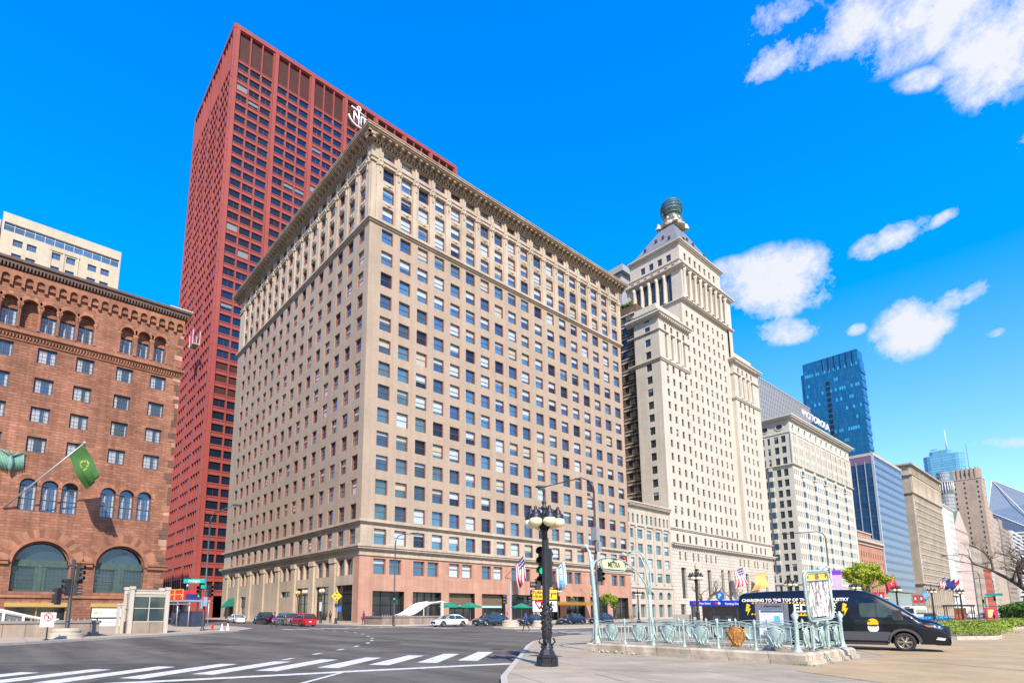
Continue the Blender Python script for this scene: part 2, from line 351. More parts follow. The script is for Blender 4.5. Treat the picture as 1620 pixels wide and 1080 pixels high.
def add_windows(root, mats, wins, limit=100, name='window'):
    """wins: list of (key distance, function that fills a mesh); the nearest ones become parts of their own, the rest one stuff part"""
    wins = sorted(wins, key=lambda t: t[0])
    for i, (dk, fn) in enumerate(wins[:limit]):
        m = MB(); fn(m); m.build(name, mats, root)
    if len(wins) > limit:
        m = MB()
        for dk, fn in wins[limit:]: fn(m)
        o = m.build(name, mats, root); o['kind'] = 'stuff'
def wdist(F, o):
    p = F.P((o[0] + o[1]) / 2, (o[2] + o[3]) / 2); return (p[0] ** 2 + p[1] ** 2 + p[2] ** 2) / max(.3, (o[1] - o[0]) * (o[3] - o[2]))
def plainbox(mb, x0, x1, y0, y1, z0, z1, sides='NWT', mi=0):
    if 'N' in sides: mb.face([(x1, y1, z0), (x0, y1, z0), (x0, y1, z1), (x1, y1, z1)], mi)
    if 'W' in sides: mb.face([(x0, y1, z0), (x0, y0, z0), (x0, y0, z1), (x0, y1, z1)], mi)
    if 'S' in sides: mb.face([(x0, y0, z0), (x1, y0, z0), (x1, y0, z1), (x0, y0, z1)], mi)
    if 'E' in sides: mb.face([(x1, y0, z0), (x1, y1, z0), (x1, y1, z1), (x1, y0, z1)], mi)
    if 'T' in sides: mb.face([(x0, y0, z1), (x1, y0, z1), (x1, y1, z1), (x0, y1, z1)], mi)
def slab(mb, x0, x1, y0, y1, z0, z1, p, mi=0): mb.box(x0 - p, x1 + p, y0 - p, y1 + p, z0, z1, mi)
G_DARK = glass('window_glass_blue', (.085, .165, .24), metal=.6)
G_TEAL = glass('window_glass_teal', (.16, .31, .38), metal=.65)
G_DEEP = glass('window_glass_deep', (.02, .035, .06), metal=.35)
BLIND2 = flat('window_blind_cream', (.40, .38, .29), .3, var=.08, coat=.5)
G_SHADE = glass('window_glass_grey', (.06, .08, .10), metal=.4)
BLIND = flat('window_blind', (.40, .47, .50), .25, var=.1, coat=.6)

# ---------------- ground ----------------
ASPH = paving('asphalt', (.118, .106, .090), 900, 900, 0, 1, 0, rough=.92, streak=(R(-58), .55))
CONC = paving('concrete_paving', (.37, .31, .225), 2.6, 2.6, .12, .6, .028, rot=.42)
CONC2 = paving('concrete_sidewalk', (.40, .33, .245), 1.6, 1.6, .1, .62, .025)
TAN = paving('tan_plaza', (.41, .295, .165), 60, 60, .05, .8, .01)
KERB = flat('kerb_stone', (.42, .37, .30), .85, var=.2, scale=4, bump=.2)
m = MB(); m.face([(-3500, -1500, 0), (1500, -1500, 0), (1500, 5500, 0), (-3500, 5500, 0)])
g_ = m.build('ground', flat('ground_earth', (.12, .12, .11), .95, var=.1, scale=.02)); tag(g_, kind='structure')
m = MB(); m.face([(-600, -300, .004), (60, -300, .004), (60, 1500, .004), (-600, 1500, .004)])
tag(m.build('road', ASPH), kind='structure')
def pavement(name, poly, mat, h=.13, kerb=.16):
    """raised pavement with a kerb strip round it"""
    m = MB(); n = len(poly)
    c = Vector((sum(p[0] for p in poly) / n, sum(p[1] for p in poly) / n))
    m.prism(poly, .0, h, 1)
    inn = []
    for i in range(n):
        a, b, d = Vector(poly[i - 1]), Vector(poly[i]), Vector(poly[(i + 1) % n])
        e1 = (b - a).normalized(); e2 = (d - b).normalized(); n1 = Vector((-e1.y, e1.x)); n2 = Vector((-e2.y, e2.x))
        k = (n1 + n2); k = k / max(.35, k.length_squared / 2) ; inn.append(b + k * kerb)
    m.face([(p.x, p.y, h + .004) for p in inn], 0)
    tag(m.build(name, [mat, KERB]), kind='structure')
def arc(cx, cy, r, a0, a1, n=8): return [(cx + r * math.cos(R(a0 + (a1 - a0) * i / n)), cy + r * math.sin(R(a0 + (a1 - a0) * i / n))) for i in range(n + 1)]
PLAZA = [(-4.6, 4.4), (3, -6), (300, -120), (300, 900), (-22, 900), (-24.4, 57), (-25.4, 40), (-26.2, 34), (-25.9, 31), (-24.2, 27), (-21.8, 23), (-19.2, 19.8), (-15.3, 15.4), (-10.5, 9.9)][::-1]
PLAZA = PLAZA[::-1]
pavement('plaza_pavement', PLAZA, CONC)
m = MB(); m.face([(-6.2, 16.8, .142), (2, 12, .142), (200, -50, .142), (200, 400, .142), (-18, 400, .142), (-19, 60, .142), (-16, 41, .142), (-15.5, 33, .142), (-9.4, 30.5, .142), (-6.2, 25, .142)])
tag(m.build('plaza_path', TAN), kind='structure')
pavement('street_pavement', [(-146, 35.8), (-66, 35.8)] + arc(-66, 41.8, 6, -90, 0)[1:] + [(-60, 500), (-60, 1200), (-400, 1200), (-400, 36)], CONC2)
pavement('street_pavement', [(-400, -200), (-36, -200), (-36, -1.5), (-41, 4), (-45, 8.6), (-49, 13.5), (-52, 17), (-57, 20), (-66, 21.3), (-400, 21.3)], CONC2)
pavement('median_pavement', [(-46.8, 44.5)] + arc(-43, 44.5, 3.8, 180, 360)[1:] + [(-38.5, 400), (-47, 400)], CONC2, .14)
# road markings
WHITE = flat('road_paint_white', (.52, .51, .48), .8, var=.32, scale=5)
m = MB()
ZB = .009
NL = [(-18.6, -4.0), (-18.3, -2.4), (-18, -.8), (-17.6, .9), (-17.35, 2.7), (-17.2, 4.4), (-17.0, 6.1), (-16.7, 7.9), (-16.5, 9.6), (-16.15, 11.3), (-15.9, 12.9)]
FL = [(-21.6, -2.6), (-21.2, -.9), (-20.9, .8), (-20.6, 2.5), (-20.3, 4.2), (-20.0, 6.0), (-19.75, 7.75), (-19.5, 9.4), (-19.2, 11.05), (-19.05, 12.9), (-18.85, 14.55)]
FL = FL[1:] + [(-18.8, 16.4)]
for (a, b), (c, d) in zip(NL, FL): m.face([(a, b, ZB), (a + .58, b + .42, ZB), (c + .52, d + .4, ZB), (c, d, ZB)])
def stripe(pts, wd, z=ZB):
    for (a, b), (c, d) in zip(pts, pts[1:]):
        t = Vector((c - a, d - b)).normalized(); n = Vector((-t.y, t.x)) * wd / 2
        m.face([(a - n.x, b - n.y, z), (c - n.x, d - n.y, z), (c + n.x, d + n.y, z), (a + n.x, b + n.y, z)])
stripe([(-17.2, -2.5), (-15.65, 4.7), (-14.95, 8.3), (-14.1, 12.2), (-13.75, 13.5)], .42)
stripe([(-15.1, 8.1), (-13.0, 5.6), (-10.5, 2.6)], .14, ZB + .003)
dots = [(-20.4, 8.5), (-22.2, 10.5), (-24.0, 12.5), (-25.8, 14.3), (-28.1, 16.3), (-30.4, 17.9), (-33.1, 19.5), (-36.2, 21.0), (-40.0, 22.7), (-43.0, 23.7), (-45.7, 24.3), (-48.4, 24.5), (-51.5, 24.8), (-54.5, 25.2)]
for (a, b), (c, d) in zip(dots, dots[1:]):
    t = Vector((c - a, d - b)).normalized() * .42; stripe([(a - t.x, b - t.y), (a + t.x, b + t.y)], .2)
for i in range(9): m.face([(-57.2, 22.8 + i * 1.45, ZB), (-54, 22.8 + i * 1.45, ZB), (-54, 23.3 + i * 1.45, ZB), (-57.2, 23.3 + i * 1.45, ZB)])
for i in range(8): m.face([(-36.9 + i * 1.45, 36.6, ZB), (-36.4 + i * 1.45, 36.6, ZB), (-36.4 + i * 1.45, 40, ZB), (-36.9 + i * 1.45, 40, ZB)])
for i in range(8): m.face([(-58.4 + i * 1.45, 36.6, ZB), (-57.9 + i * 1.45, 36.6, ZB), (-57.9 + i * 1.45, 39.6, ZB), (-58.4 + i * 1.45, 39.6, ZB)])
stripe([(-37.5, 42), (-26.8, 42)], .4); stripe([(-66, 28.6), (-130, 28.6)], .12)
for k in range(12): stripe([(-31.8, 46 + k * 9), (-31.8, 49 + k * 9)], .14)
tag(m.build('road_markings', WHITE), kind='structure')
m = MB()
for x, y, w_, l_, a in ((-22, 1.5, 2.4, 9, 58), (-31, 12, 3, 14, 60), (-26, 20, 1.6, 5, 30), (-38, 28, 3.2, 10, 80), (-16.2, 3.5, 1.2, 3.2, 55), (-20.5, 13.5, .9, 2.2, 35)):
    c, s_ = math.cos(R(a)), math.sin(R(a)); m.face([(x + c * u - s_ * v, y + s_ * u + c * v, .0062) for u, v in ((-l_ / 2, -w_ / 2), (l_ / 2, -w_ / 2), (l_ / 2, w_ / 2), (-l_ / 2, w_ / 2))])
tag(m.build('asphalt_patches', paving('asphalt_patch', (.088, .080, .070), 900, 900, 0, 1, 0, rough=.9, streak=(R(-58), .9))), kind='structure')
# iron covers, cracks
IRON = flat('rusty_iron', (.10, .055, .035), .8, .3, var=.3, scale=20)
def cover(x, y, r, lab):
    m = MB(); m.lathe((x, y, .006), [(r, 0), (r, .008), (r * .9, .01), (.001, .01)], 24)
    for i in range(-3, 4): 
        hw = math.sqrt(max(.01, (r * .8) ** 2 - (i * r * .22) ** 2)); m.box(x - hw, x + hw, y + i * r * .22 - .015, y + i * r * .22 + .015, .015, .022)
    tag(m.build('manhole_cover', IRON), lab, 'manhole cover', 'iron covers in the roadway')
cover(-19.4, 13.9 + 4.2, .36, 'small rusty iron cover in the asphalt beyond the last crossing bar')
cover(-28, 6.2, .4, 'dark iron cover in the open asphalt opposite the granite stair wall')
m = MB(); m.box(-14.6, -13.6, 13.4 + 1.8, 14.1 + 1.8, .13, .152)
for i in range(9): m.box(-14.55 + i * .1, -14.5 + i * .1, 15.25, 15.85, .152, .158)
tag(m.build('tactile_plate', IRON), 'rusty red ribbed plate set in the pavement behind the big lamp', 'plate')

# ---------------- tan office block with deep cornice ----------------
RX, RY = -78.3, 43.5; RN = 117.3; RW = -147.4
TERRA = stone('buff_terracotta', (.45, .35, .26), .42, .14, .62, .12, stain=.13)
TERL = stone('pale_terracotta', (.50, .41, .31), 1.1, .5, .8, .07, stain=.25)
PINK = stone('pink_granite', (.47, .26, .185), 1.6, 1.2, .82, .12, stain=.2, bump=.1)
REDF = flat('oxide_red_frame', (.20, .075, .062), .6, var=.15)
FE, FS = Face('E', RX), Face('S', RY)
tan = thing('office_building', 'seventeen storey buff terracotta office block with a deep bracketed cornice, on the street corner', 'building', (RX, RY, 0), world=True)
ce = [47.15 + 3.87 * k for k in range(10)] + [86.2 + 4.11 * k for k in range(8)]
cs = [-81.0 - 4.05 * k for k in range(16)]
rows = [18.0 + 4.12 * k for k in range(13)]; rows = [13.9] + rows        # plain floors
rows = [r for r in rows if r < 68.5]
top3 = [71.75, 75.6, 79.6]
wl, rw = MB(), []
def row_ops(cols, zc, h, wd): return [(c - wd / 2, c + wd / 2, zc - h / 2, zc + h / 2) for c in cols]
def blindr(p=.5):
    return random.choice([.22, .3, .4, .5, .55, .75, .95]) if random.random() < p else None
for F, cols, U, wd in ((FE, ce, (RY, RN), 2.36), (FS, cs, (RW, RX), 2.05)):
    zs = sorted(rows + top3 + [83.5]); prev = 12.3
    for i, zc in enumerate(zs):
        h = 1.4 if zc > 83 else 2.6 if zc > 70 else 2.56
        nxt = zs[i + 1] if i + 1 < len(zs) else 85.5
        ztop = (zc + h / 2 + nxt - h / 2) / 2 if i + 1 < len(zs) else 85.0
        ops = row_ops(cols, zc, h, wd); mi = 1 if (zc < 15 or zc > 70) else 0
        band(wl, F, U, (prev, ztop), ops, .42, mi, mi); prev = ztop
        for o in ops:
            b = blindr(.62 if F is FE else .35); gi = random.choice((1, 1, 3, 3, 4)); bi = random.choice((2, 2, 5))
            rw.append((wdist(F, o), lambda m, F=F, o=o, b=b, gi=gi, bi=bi: (window(m, F, o, .42, .09, .52, blind=b, fd=.1, gi=gi, bi=bi), F.box(m, o[1] - .16, o[1], o[2], o[3], -.32, -.04), F.box(m, o[0], o[0] + .06, o[2], o[3], -.32, -.1))))
# mezzanine and ground floor, east front
bays = [(46.0 + 7.74 * k, 6.35) for k in range(5)] + [(84.9 + 8.22 * k, 6.6) for k in range(4)]
mz = []
for b0, bw in bays: mz += [(b0, b0 + 2.35, 7.8, 10.3), (b0 + 3.0, b0 + 5.35, 7.8, 10.3)]
band(wl, FE, (RY, RN), (7.3, 10.7), mz, .5, 2, 2)
band(wl, FE, (RY, RN), (.1, 7.3), [(b0, b0 + bw - .35, .2, 5.1) for b0, bw in bays], .9, 2, 3)
for o in mz:
    b = blindr(.3); rw.append((wdist(FE, o), lambda m, o=o, b=b: window(m, FE, o, .5, .14, .6, blind=b, fd=.14)))
FE.q(wl, RY, RN, 10.7, 12.3, .0, 1); FS.q(wl, RW, RX, 10.7, 12.3, 0, 1)
# south side ground floor: pilasters, alternately glazed and blank bays
sb = []; e = RX - 1.6
pil = [-81 - 4.05 * (1.5 + 2 * j) for j in range(8)]
edges = [(-79.9, pil[0] + .9)] + [(pil[j] - .9, pil[j + 1] + .9) for j in range(7)]
smz, sgr = [], []
for j, (a, b) in enumerate(edges):
    l, r_ = b + .25, a - .25
    if j == 0: l = pil[0] + .95
    mid = (l + r_) / 2; smz += [(l + .35, mid - .2, 7.7, 10.3), (mid + .2, r_ - .35, 7.7, 10.3)]
    sgr.append((l + .2, r_ - .2))
band(wl, FS, (RW, RX), (7.3, 10.7), [o for o in smz if o[1] > o[0]], .6, 1, 1)
gops = []
for j, (l, r_) in enumerate(sgr):
    if j in (0, 1, 2): gops.append((l, r_, .35, 6.1))
    elif j == 3: gops.append((l + .4, r_ - .4, 4.6, 5.7))
    elif j == 6: gops.append((l + 1, r_ - 1, .3, 5.2))
    elif j == 7: gops.append((l + .8, r_ - .8, .2, 4.4))
band(wl, FS, (RW, RX), (.1, 7.3), gops, .5, 1, 1)
for p_ in pil: FS.box(wl, p_ - .9, p_ + .9, .1, 9.9, 0, .35, 1); FS.box(wl, p_ - 1.05, p_ + 1.05, 9.9, 10.7, 0, .5, 1); FS.box(wl, p_ - 1.05, p_ + 1.05, .1, .9, 0, .48, 1)
FS.box(wl, RX - 1.55, RX, .1, 10.7, 0, .12, 2); FE.box(wl, RY - .12, RY + 2.3, .1, 10.5, 0, .12, 2)
for o in smz:
    if o[1] > o[0]: b = blindr(.3); rw.append((wdist(FS, o), lambda m, o=o, b=b: window(m, FS, o, .6, .16, .55, blind=b, fd=.14)))
plainbox(wl, RW, RX, RY, RN, 0, 85, 'NW', 0); plainbox(wl, RW, RX, RY, RN, 0, 85.1, 'T', 0)
wl.build('wall', [TERRA, TERL, PINK, flat('dark_bronze', (.05, .045, .04), .5, .4)], tan)
add_windows(tan, [REDF, G_DARK, BLIND, G_TEAL, G_DEEP, BLIND2], rw)
# shop fronts
SHOP = glass('shop_glass', (.035, .04, .045), metal=.25)
BRZ = flat('bronze_frame', (.035, .03, .028), .45, .6)
for i, (b0, bw) in enumerate(bays):
    m = MB(); o = (b0, b0 + bw - .35, .2, 5.1)
    window(m, FE, o, .9, .12, .55, mull=2 if i % 2 == 0 else 3, fd=.12)
    if i in (2, 3): FE.box(m, o[0] + .2, o[1] - .2, 3.0, 4.9, -.82, -.76, 2)      # bronze grille above the coffee shop window
    if i == 2 or i == 3: FE.box(m, o[0] + .3, o[1] - .3, 2.55, 2.95, -.8, -.7, 3)
    m.build('shop_window', [BRZ, SHOP, flat('bronze_grille', (.16, .115, .07), .6, .3, var=.2, scale=8), flat('shop_fascia_green', (.35, .55, .55), .5)], tan)
for j in (0, 1, 2):
    m = MB(); l, r_ = sgr[j]; window(m, FS, (l, r_, .35, 6.1), .5, .1, .5, mull=1, fd=.1); FS.box(m, l, r_, 4.7, 4.85, -.5, -.38); m.build('shop_window', [BRZ, SHOP], tan)
m = MB(); l, r_ = sgr[3]; window(m, FS, (l + .4, r_ - .4, 4.6, 5.7), .5, .08, 0, mull=3); m.build('high_window', [BRZ, SHOP], tan)
m = MB(); l, r_ = sgr[6]; FS.q(m, l + 1, r_ - 1, .3, 5.2, -.5, 1); FS.box(m, l + 1, r_ - 1, 2.9, 5.2, -.48, -.3, 0)
for k in range(14): FS.box(m, l + 1, r_ - 1, 2.95 + k * .16, 3.0 + k * .16, -.3, -.26, 0)
FS.box(m, l + 1.1, l + 2.2, .3, 2.6, -.5, -.4, 0); m.build('service_door', [flat('louvre_grey', (.14, .13, .125), .6), SHOP], tan)
m = MB(); l, r_ = sgr[7]; window(m, FS, (l + .8, r_ - .8, .2, 4.4), .5, .1, 0, mull=1); m.build('door', [BRZ, SHOP], tan)
m = MB(); a, b = l + .6, r_ - .6
m.face([FS.P(a, 5.0, .05), FS.P(b, 5.0, .05), FS.P(b, 3.1, 1.6), FS.P(a, 3.1, 1.6)][::-1]); m.face([FS.P(a, 5, .05), FS.P(a, 3.1, 1.6), FS.P(a, 3.1, .05)]); m.face([FS.P(b, 5, .05), FS.P(b, 3.1, .05), FS.P(b, 3.1, 1.6)]); m.face([FS.P(a, 2.85, 1.6), FS.P(b, 2.85, 1.6), FS.P(b, 3.1, 1.6), FS.P(a, 3.1, 1.6)])
m.build('awning', flat('green_canvas', (.0, .16, .10), .8), tan)
# belt courses and the great cornice
A = (RW, RX, RY, RN)
for lv_ in (((10.7, 11.5, .22), (11.5, 11.75, .5), (11.75, 12.05, .75), (12.05, 12.4, .9)), ((15.85, 16.1, .25), (16.1, 16.45, .5)), ((69.2, 69.5, .25), (69.5, 69.9, .5)), ((81.05, 81.3, .28),), ((81.95, 82.25, .18),)):
    m = MB(); [slab(m, *A, *q) for q in lv_]; m.build('belt_course', TERL, tan)
m = MB(); slab(m, *A, 84.3, 84.5, .3)
slab(m, *A, 85.0, 85.25, .55)
for F, U in ((FE, (RY - 1.2, RN + 1.2)), (FS, (RW - 1.2, RX + 1.2))):
    n_ = int((U[1] - U[0]) / .62)
    for i in range(n_ + 1):
        u = U[0] + (U[1] - U[0]) * i / n_
        if abs(u - (RY if F is FE else RX)) < 60 or True: F.box(m, u - .14, u + .14, 84.5, 85.0, 0, .55)
    n_ = int((U[1] - U[0]) / 1.36)
    for i in range(n_ + 1):
        u = U[0] + (U[1] - U[0]) * i / n_
        F.box(m, u - .24, u + .24, 85.3, 85.75, 0, 1.5); F.box(m, u - .24, u + .24, 84.95, 85.3, 0, .95)
slab(m, *A, 85.25, 85.7, .5); slab(m, *A, 85.75, 86.0, 1.7); slab(m, *A, 86.0, 86.35, 1.9); slab(m, *A, 86.35, 86.55, 2.0)
m.build('cornice', stone('cornice_terracotta', (.45, .345, .245), 1.2, .5, .8, .1, stain=.35), tan)
m = MB()
for F, cols, U, wd in ((FE, ce, (RY, RN), 2.15), (FS, cs, (RW, RX), 1.9)):
    cc_ = sorted(cols); mids = [(a + b) / 2 for a, b in zip(cc_, cc_[1:])]
    ends = [cc_[0] - wd / 2 - .9, cc_[-1] + wd / 2 + .9]
    for u in mids + ends:
        F.box(m, u - .62, u + .62, 69.9, 80.9, 0, .22); F.box(m, u - .75, u + .75, 80.6, 81.05, 0, .38)
        F.box(m, u - .2, u + .2, 82.3, 84.2, 0, .2)
        m.lathe(F.P(u, 81.2, .3), [(.001, 0), (.62, 0), (.62, .14), (.42, .2), (.36, .1), (.001, .1)], 12, 0, True, (1, 0, 0) if F is FE else (0, -1, 0))
        F.box(m, u - .13, u + .13, 79.3, 80.5, .22, .4)
    for zc in (73.67, 77.6):
        for c_ in cc_:
            F.box(m, c_ - wd / 2 + .1, c_ + wd / 2 - .1, zc - .55, zc + .55, 0, .1); F.box(m, c_ - .8, c_ + .8, zc - .12, zc + .12, .1, .18)
            m.lathe(F.P(c_, zc, .1), [(.001, 0), (.38, 0), (.3, .14), (.001, .16)], 8, 0, True, (1, 0, 0) if F is FE else (0, -1, 0))
m.build('frieze_ornament', TERL, tan)
# gold marquee over the entrance, hung from rods
GOLD = flat('gold_leaf', (.55, .30, .05), .35, .55, var=.15)
mq = thing('entrance_marquee', 'gold metal canopy on slanting rods over the office block entrance', 'canopy', (RX + 1.5, 90, 3.4), world=True)
m = MB(); FE.box(m, 85.4, 99.6, 3.35, 3.65, .05, 3.2)
for i in range(48): FE.box(m, 85.4 + i * .3, 85.5 + i * .3, 3.1, 3.9, 3.2, 3.26)
m.build('canopy', GOLD, mq)
for u in (87, 92.5, 98):
    m = MB(); m.tube([FE.P(u, 6.9, .02), FE.P(u + .3, 3.7, 3.0)], .05, 6); m.build('rod', GOLD, mq)

# ---------------- red steel tower ----------------
REDS = stone('red_painted_steel', (.30, .066, .054), 13.4, 3.93, .78, .05, rough=.55, stain=.14, bump=.03, msize=.03, big=.02)
REDD = flat('red_louvre', (.085, .022, .016), .6, var=.2, scale=.6)
BLK = glass('tower_glass_black', (.012, .024, .045), metal=.25, var=.7, scale=.12)
TX, TY, TN, TW, TZ = -172., 43.0, 137.0, -219.0, 196.6
tow = thing('skyscraper', 'tall red steel skyscraper with a white emblem on its louvred top band', 'skyscraper', (TX, TY, 0), world=True)
TE, TS = Face('E', TX), Face('S', TY)
m = MB(); tw = []; lv = MB()
rowz = [182.1 - 3.925 * k for k in range(45)]
gE = []
for g0 in range(7):
    a = 44.5 + 13.38 * g0
    gE += [(a + 3.95 * k, a + 3.95 * k + 3.45) for k in range(3)]
m.T = None
TE.q(m, TY, TN, 195.2, TZ); 
band(m, TE, (TY, TN), (183.9, 195.2), [(a, b, 184.3, 194.9) for a, b in gE], .7)
for a, b in gE:
    TE.q(lv, a, b, 184.3, 194.9, -.7)
    for k in range(26): TE.box(lv, a, b, 184.4 + k * .4, 184.5 + k * .4, -.7, -.62)
for i, z in enumerate(rowz):
    lo = z - 1.96 if i < 44 else 7
    ops = [(a, b, z - 1.28, z + 1.12) for a, b in gE]
    band(m, TE, (TY, TN), (z - 1.96, z + 1.965), ops, .4)
    TE.box(m, TY + 1.3, TN - 1.3, z - 1.68, z - 1.5, 0, .14)
    for o in ops:
        if 66 < z < 79: lv_ = o; TE.q(lv, o[0], o[1], o[2], o[3], -.4); [TE.box(lv, o[0], o[1], o[2] + k * .2, o[2] + .06 + k * .2, -.4, -.34) for k in range(10)]
        else:
            b = random.choice([.5, .9]) if (random.random() < .07 and z > 90) else None
            tw.append((wdist(TE, o) + (0 if z < 190 else 0), lambda mm, o=o, b=b: (window(mm, TE, o, .36, .05, 0, mull=1 if random.random() < .3 else 0, blind=b, fd=.06))))
zl = rowz[-1] - 1.96
band(m, TE, (TY, TN), (.1, zl), [(a, b, .2, zl - 1) for a, b in gE if int((a - 44.5) / 3.95 + .1) % 2], .8)
for g0 in range(8):
    u = 43.05 + 13.38 * g0 ; TE.box(m, u, u + 1.3, 0, TZ, 0, .35)
for a, b in gE: TE.box(m, b + .1, b + .4, 5, 195, 0, .22) if (b + .4) < TN else None
# south side: deep egg-crate of piers and spandrels
gS = []
for g0 in range(4):
    a = TX - 1.6 - 11.85 * g0
    gS += [(a - 2.62 * k - 2.1, a - 2.62 * k - .15) for k in range(4)]
band(m, TS, (TW, TX), (183.9, 196.0), [(a, b, 184.3, 195.5) for a, b in gS], 1.2); TS.q(m, TW, TX, 196, TZ)
for a, b in gS: TS.q(lv, a, b, 184.3, 195.5, -1.2)
for i, z in enumerate(rowz):
    ops = [(a, b, z - 1.4, z + 1.25) for a, b in gS]
    band(m, TS, (TW, TX), (z - 1.96, z + 1.965), ops, 1.4)
    TS.box(m, TW, TX, z - 1.75, z - 1.5, 0, .45)
    for o in ops: tw.append((wdist(TS, o) * 1.5, lambda mm, o=o: window(mm, TS, o, 1.38, .06, 0)))
for g0 in range(5):
    u = TX - .1 - 11.85 * g0; TS.box(m, u - 1.2, u, 0, TZ, 0, .6)
for a, b in gS: TS.box(m, a - .4, a - .1, 5, 195.5, 0, .4)
band(m, TS, (TW, TX), (.1, zl), [], 1)
plainbox(m, TW, TX, TY, TN, 0, TZ, 'NWT')
TS.box(m, TW, TX, 195.4, TZ + .3, 0, .64); TE.box(m, TY, TN, 195.3, TZ + .25, 0, .38); m.build('wall', REDS, tow); lv.build('louvre', REDD, tow)
add_windows(tow, [REDS, BLK, flat('tower_blind', (.16, .19, .19), .5)], tw)
# white anchor-like emblem
m = MB(); W_ = lambda u, z: TE.P(89.2 + u * .78, 188.7 + z * .8, .5)
def stroke(pts, r=.3): m.tube([W_(*p) for p in pts], r, 6)
m2 = [(.9 * math.cos(t), 6.6 + .9 * math.sin(t)) for t in [2 * math.pi * i / 12 for i in range(13)]]
stroke(m2, .3); stroke([(-4.2, 5.6), (3.9, 4.4)], .3); stroke([(0, 5.8), (0, -3.2)], .3)
stroke([(-2.6, -1.6), (-2.6, 3.6)]); stroke([(-2.6, 3.6), (1.2, -1.6)]); stroke([(1.4, -1.6), (1.4, 3.2)])
stroke([(1.6, 3.0), (4.8, 3.0)]); stroke([(3.2, 3.0), (3.2, -.8)])
stroke([(5.6 * math.sin(t), 1.2 - 4.6 * math.cos(t)) for t in [-1.35 + 2.7 * i / 12 for i in range(13)]], .36)
m.build('emblem', flat('emblem_white', (.8, .8, .8), .5), tow)
# window washers' platform on the red tower's side
pf = thing('suspended_platform', 'small red window washing cradle hanging beside the brownstone corner', 'platform', (-178, 41.0, 84), world=True)
px_ = -180.6
m = MB(); m.box(px_ - 2.6, px_ + 1.4, 39.2, 41, 84.0, 84.5); m.build('floor', flat('cradle_grey', (.25, .24, .22), .6), pf)
m = MB(); m.box(px_ - 2.6, px_ + 1.4, 39.15, 39.2, 84.6, 88); m.build('side_panel', flat('cradle_red', (.55, .05, .04), .6), pf)
m = MB()
for x in (px_ - 2.6, px_ + 1.4): m.box(x - .1, x + .1, 39.0, 39.2, 84, 88.6); m.box(x - .1, x + .1, 41, 41.2, 84, 88.6)
m.box(px_ - 2.6, px_ + 1.4, 39.0, 39.14, 88.3, 88.5); m.build('frame', flat('galvanised', (.5, .5, .5), .5, .3), pf)

# ---------------- brownstone hall ----------------
BRS = stone('rough_brownstone', (.37, .172, .108), .85, .33, .66, .4, col2=(.27, .115, .068), stain=.4, bump=.7, msize=.03, big=.35)
BRP = stone('smooth_brownstone', (.36, .16, .095), 1.4, .6, .7, .2, stain=.3, bump=.2)
BRF = flat('dark_window_frame', (.06, .055, .05), .6)
VERD = flat('verdigris_bronze', (.045, .08, .068), .6, .2, var=.3, scale=2)
CURT = flat('net_curtain', (.30, .31, .33), .5, var=.1, coat=.5)
BN = 15.95
brn = thing('brownstone_building', 'romanesque rough brownstone hall with arched windows at the left', 'building', (RX, BN, 0), world=True)
BE = Face('E', RX); m = MB(); bwn = []
U = (-14, BN)
def bfill(o, kind, z=None, **k): bwn.append((wdist(BE, o), (kind, o, k)))
W3 = []
def bwin(o, d=.55, curt=None, **k):
    def fn(mm, o=o, d=d, curt=curt, k=k):
        window(mm, BE, o, d, .1, k.get('rail', 0), mull=1, bars=(4, 4), fd=.1)
        if curt:
            BE.q(mm, o[0] + .15, o[0] + (o[1] - o[0]) * curt, o[2] + .15, o[3] - .15 if len(o) < 5 else o[3] - (o[1] - o[0]) / 2, -d + .015, 2); BE.q(mm, o[1] - (o[1] - o[0]) * curt * .6, o[1] - .15, o[2] + .15, o[3] - .3 if len(o) < 5 else o[3] - (o[1] - o[0]) / 2, -d + .015, 2)
    W3.append((wdist(BE, o), fn))
shops = [(-7.2, -2.2, .25, 2.35), (.96, 6.4, .25, 2.35), (8.7, 12.8, .25, 2.35)]
band(m, BE, U, (.1, 3.2), shops, .6)
big = [(-6.8, -1.5, 4.0, 9.6, 'a', 2.5), (1.05, 6.2, 4.0, 9.6, 'a', 2.5), (8.7, 13.75, 4.0, 9.6, 'a', 2.5)]
band(m, BE, U, (3.2, 11.6), big, .85)
low = [(c - .78, c + .78, 12.9, 16.55, 'a') for c in (-6.2, -4.4, -2.5, 1.68, 3.62, 5.5, 9.28, 11.2, 13.1)]
band(m, BE, U, (11.6, 18.4), low, .6)
for o in low: bwin(o, .6, .35, rail=.5)
cols_b = [-5.9, -2.1, 1.9, 5.57, 9.67, 13.42]; prev = 18.4
for zc in (20.45, 23.95, 27.4, 31.0):
    ops = [(c - .9, c + .9, zc - .9, zc + .9) for c in cols_b]; zt = zc + 1.75 if zc < 30 else 32.9
    band(m, BE, U, (prev, zt), ops, .35); prev = zt
    for o in ops: bwin(o, .35, random.choice([.25, .35, .5]))
ta = [(-7.9, -6.3), (-6.1, -4.5), (-4.3, -2.95), (-2.77, -1.2), (-.95, .7), (.88, 2.45), (2.68, 4.27), (4.5, 6.1), (8.9, 10.3), (10.75, 12.15), (12.6, 14.0)]
tops = [(a, b, 33.8, 37.35, 'a') for a, b in ta]
band(m, BE, U, (33.4, 38.9), tops, .95)
for i, (a, b) in enumerate(ta):
    if i == 4: BE.q(m, a, b, 33.8, 37.4, -.95); continue
    BE.q(m, a, b, 36.1, 37.4, -.75)
    bwin((a, b, 33.8, 36.1), .94, .4)
band(m, BE, U, (32.9, 33.4), [], .3)
BE.q(m, U[0], U[1], 38.9, 41, 0)
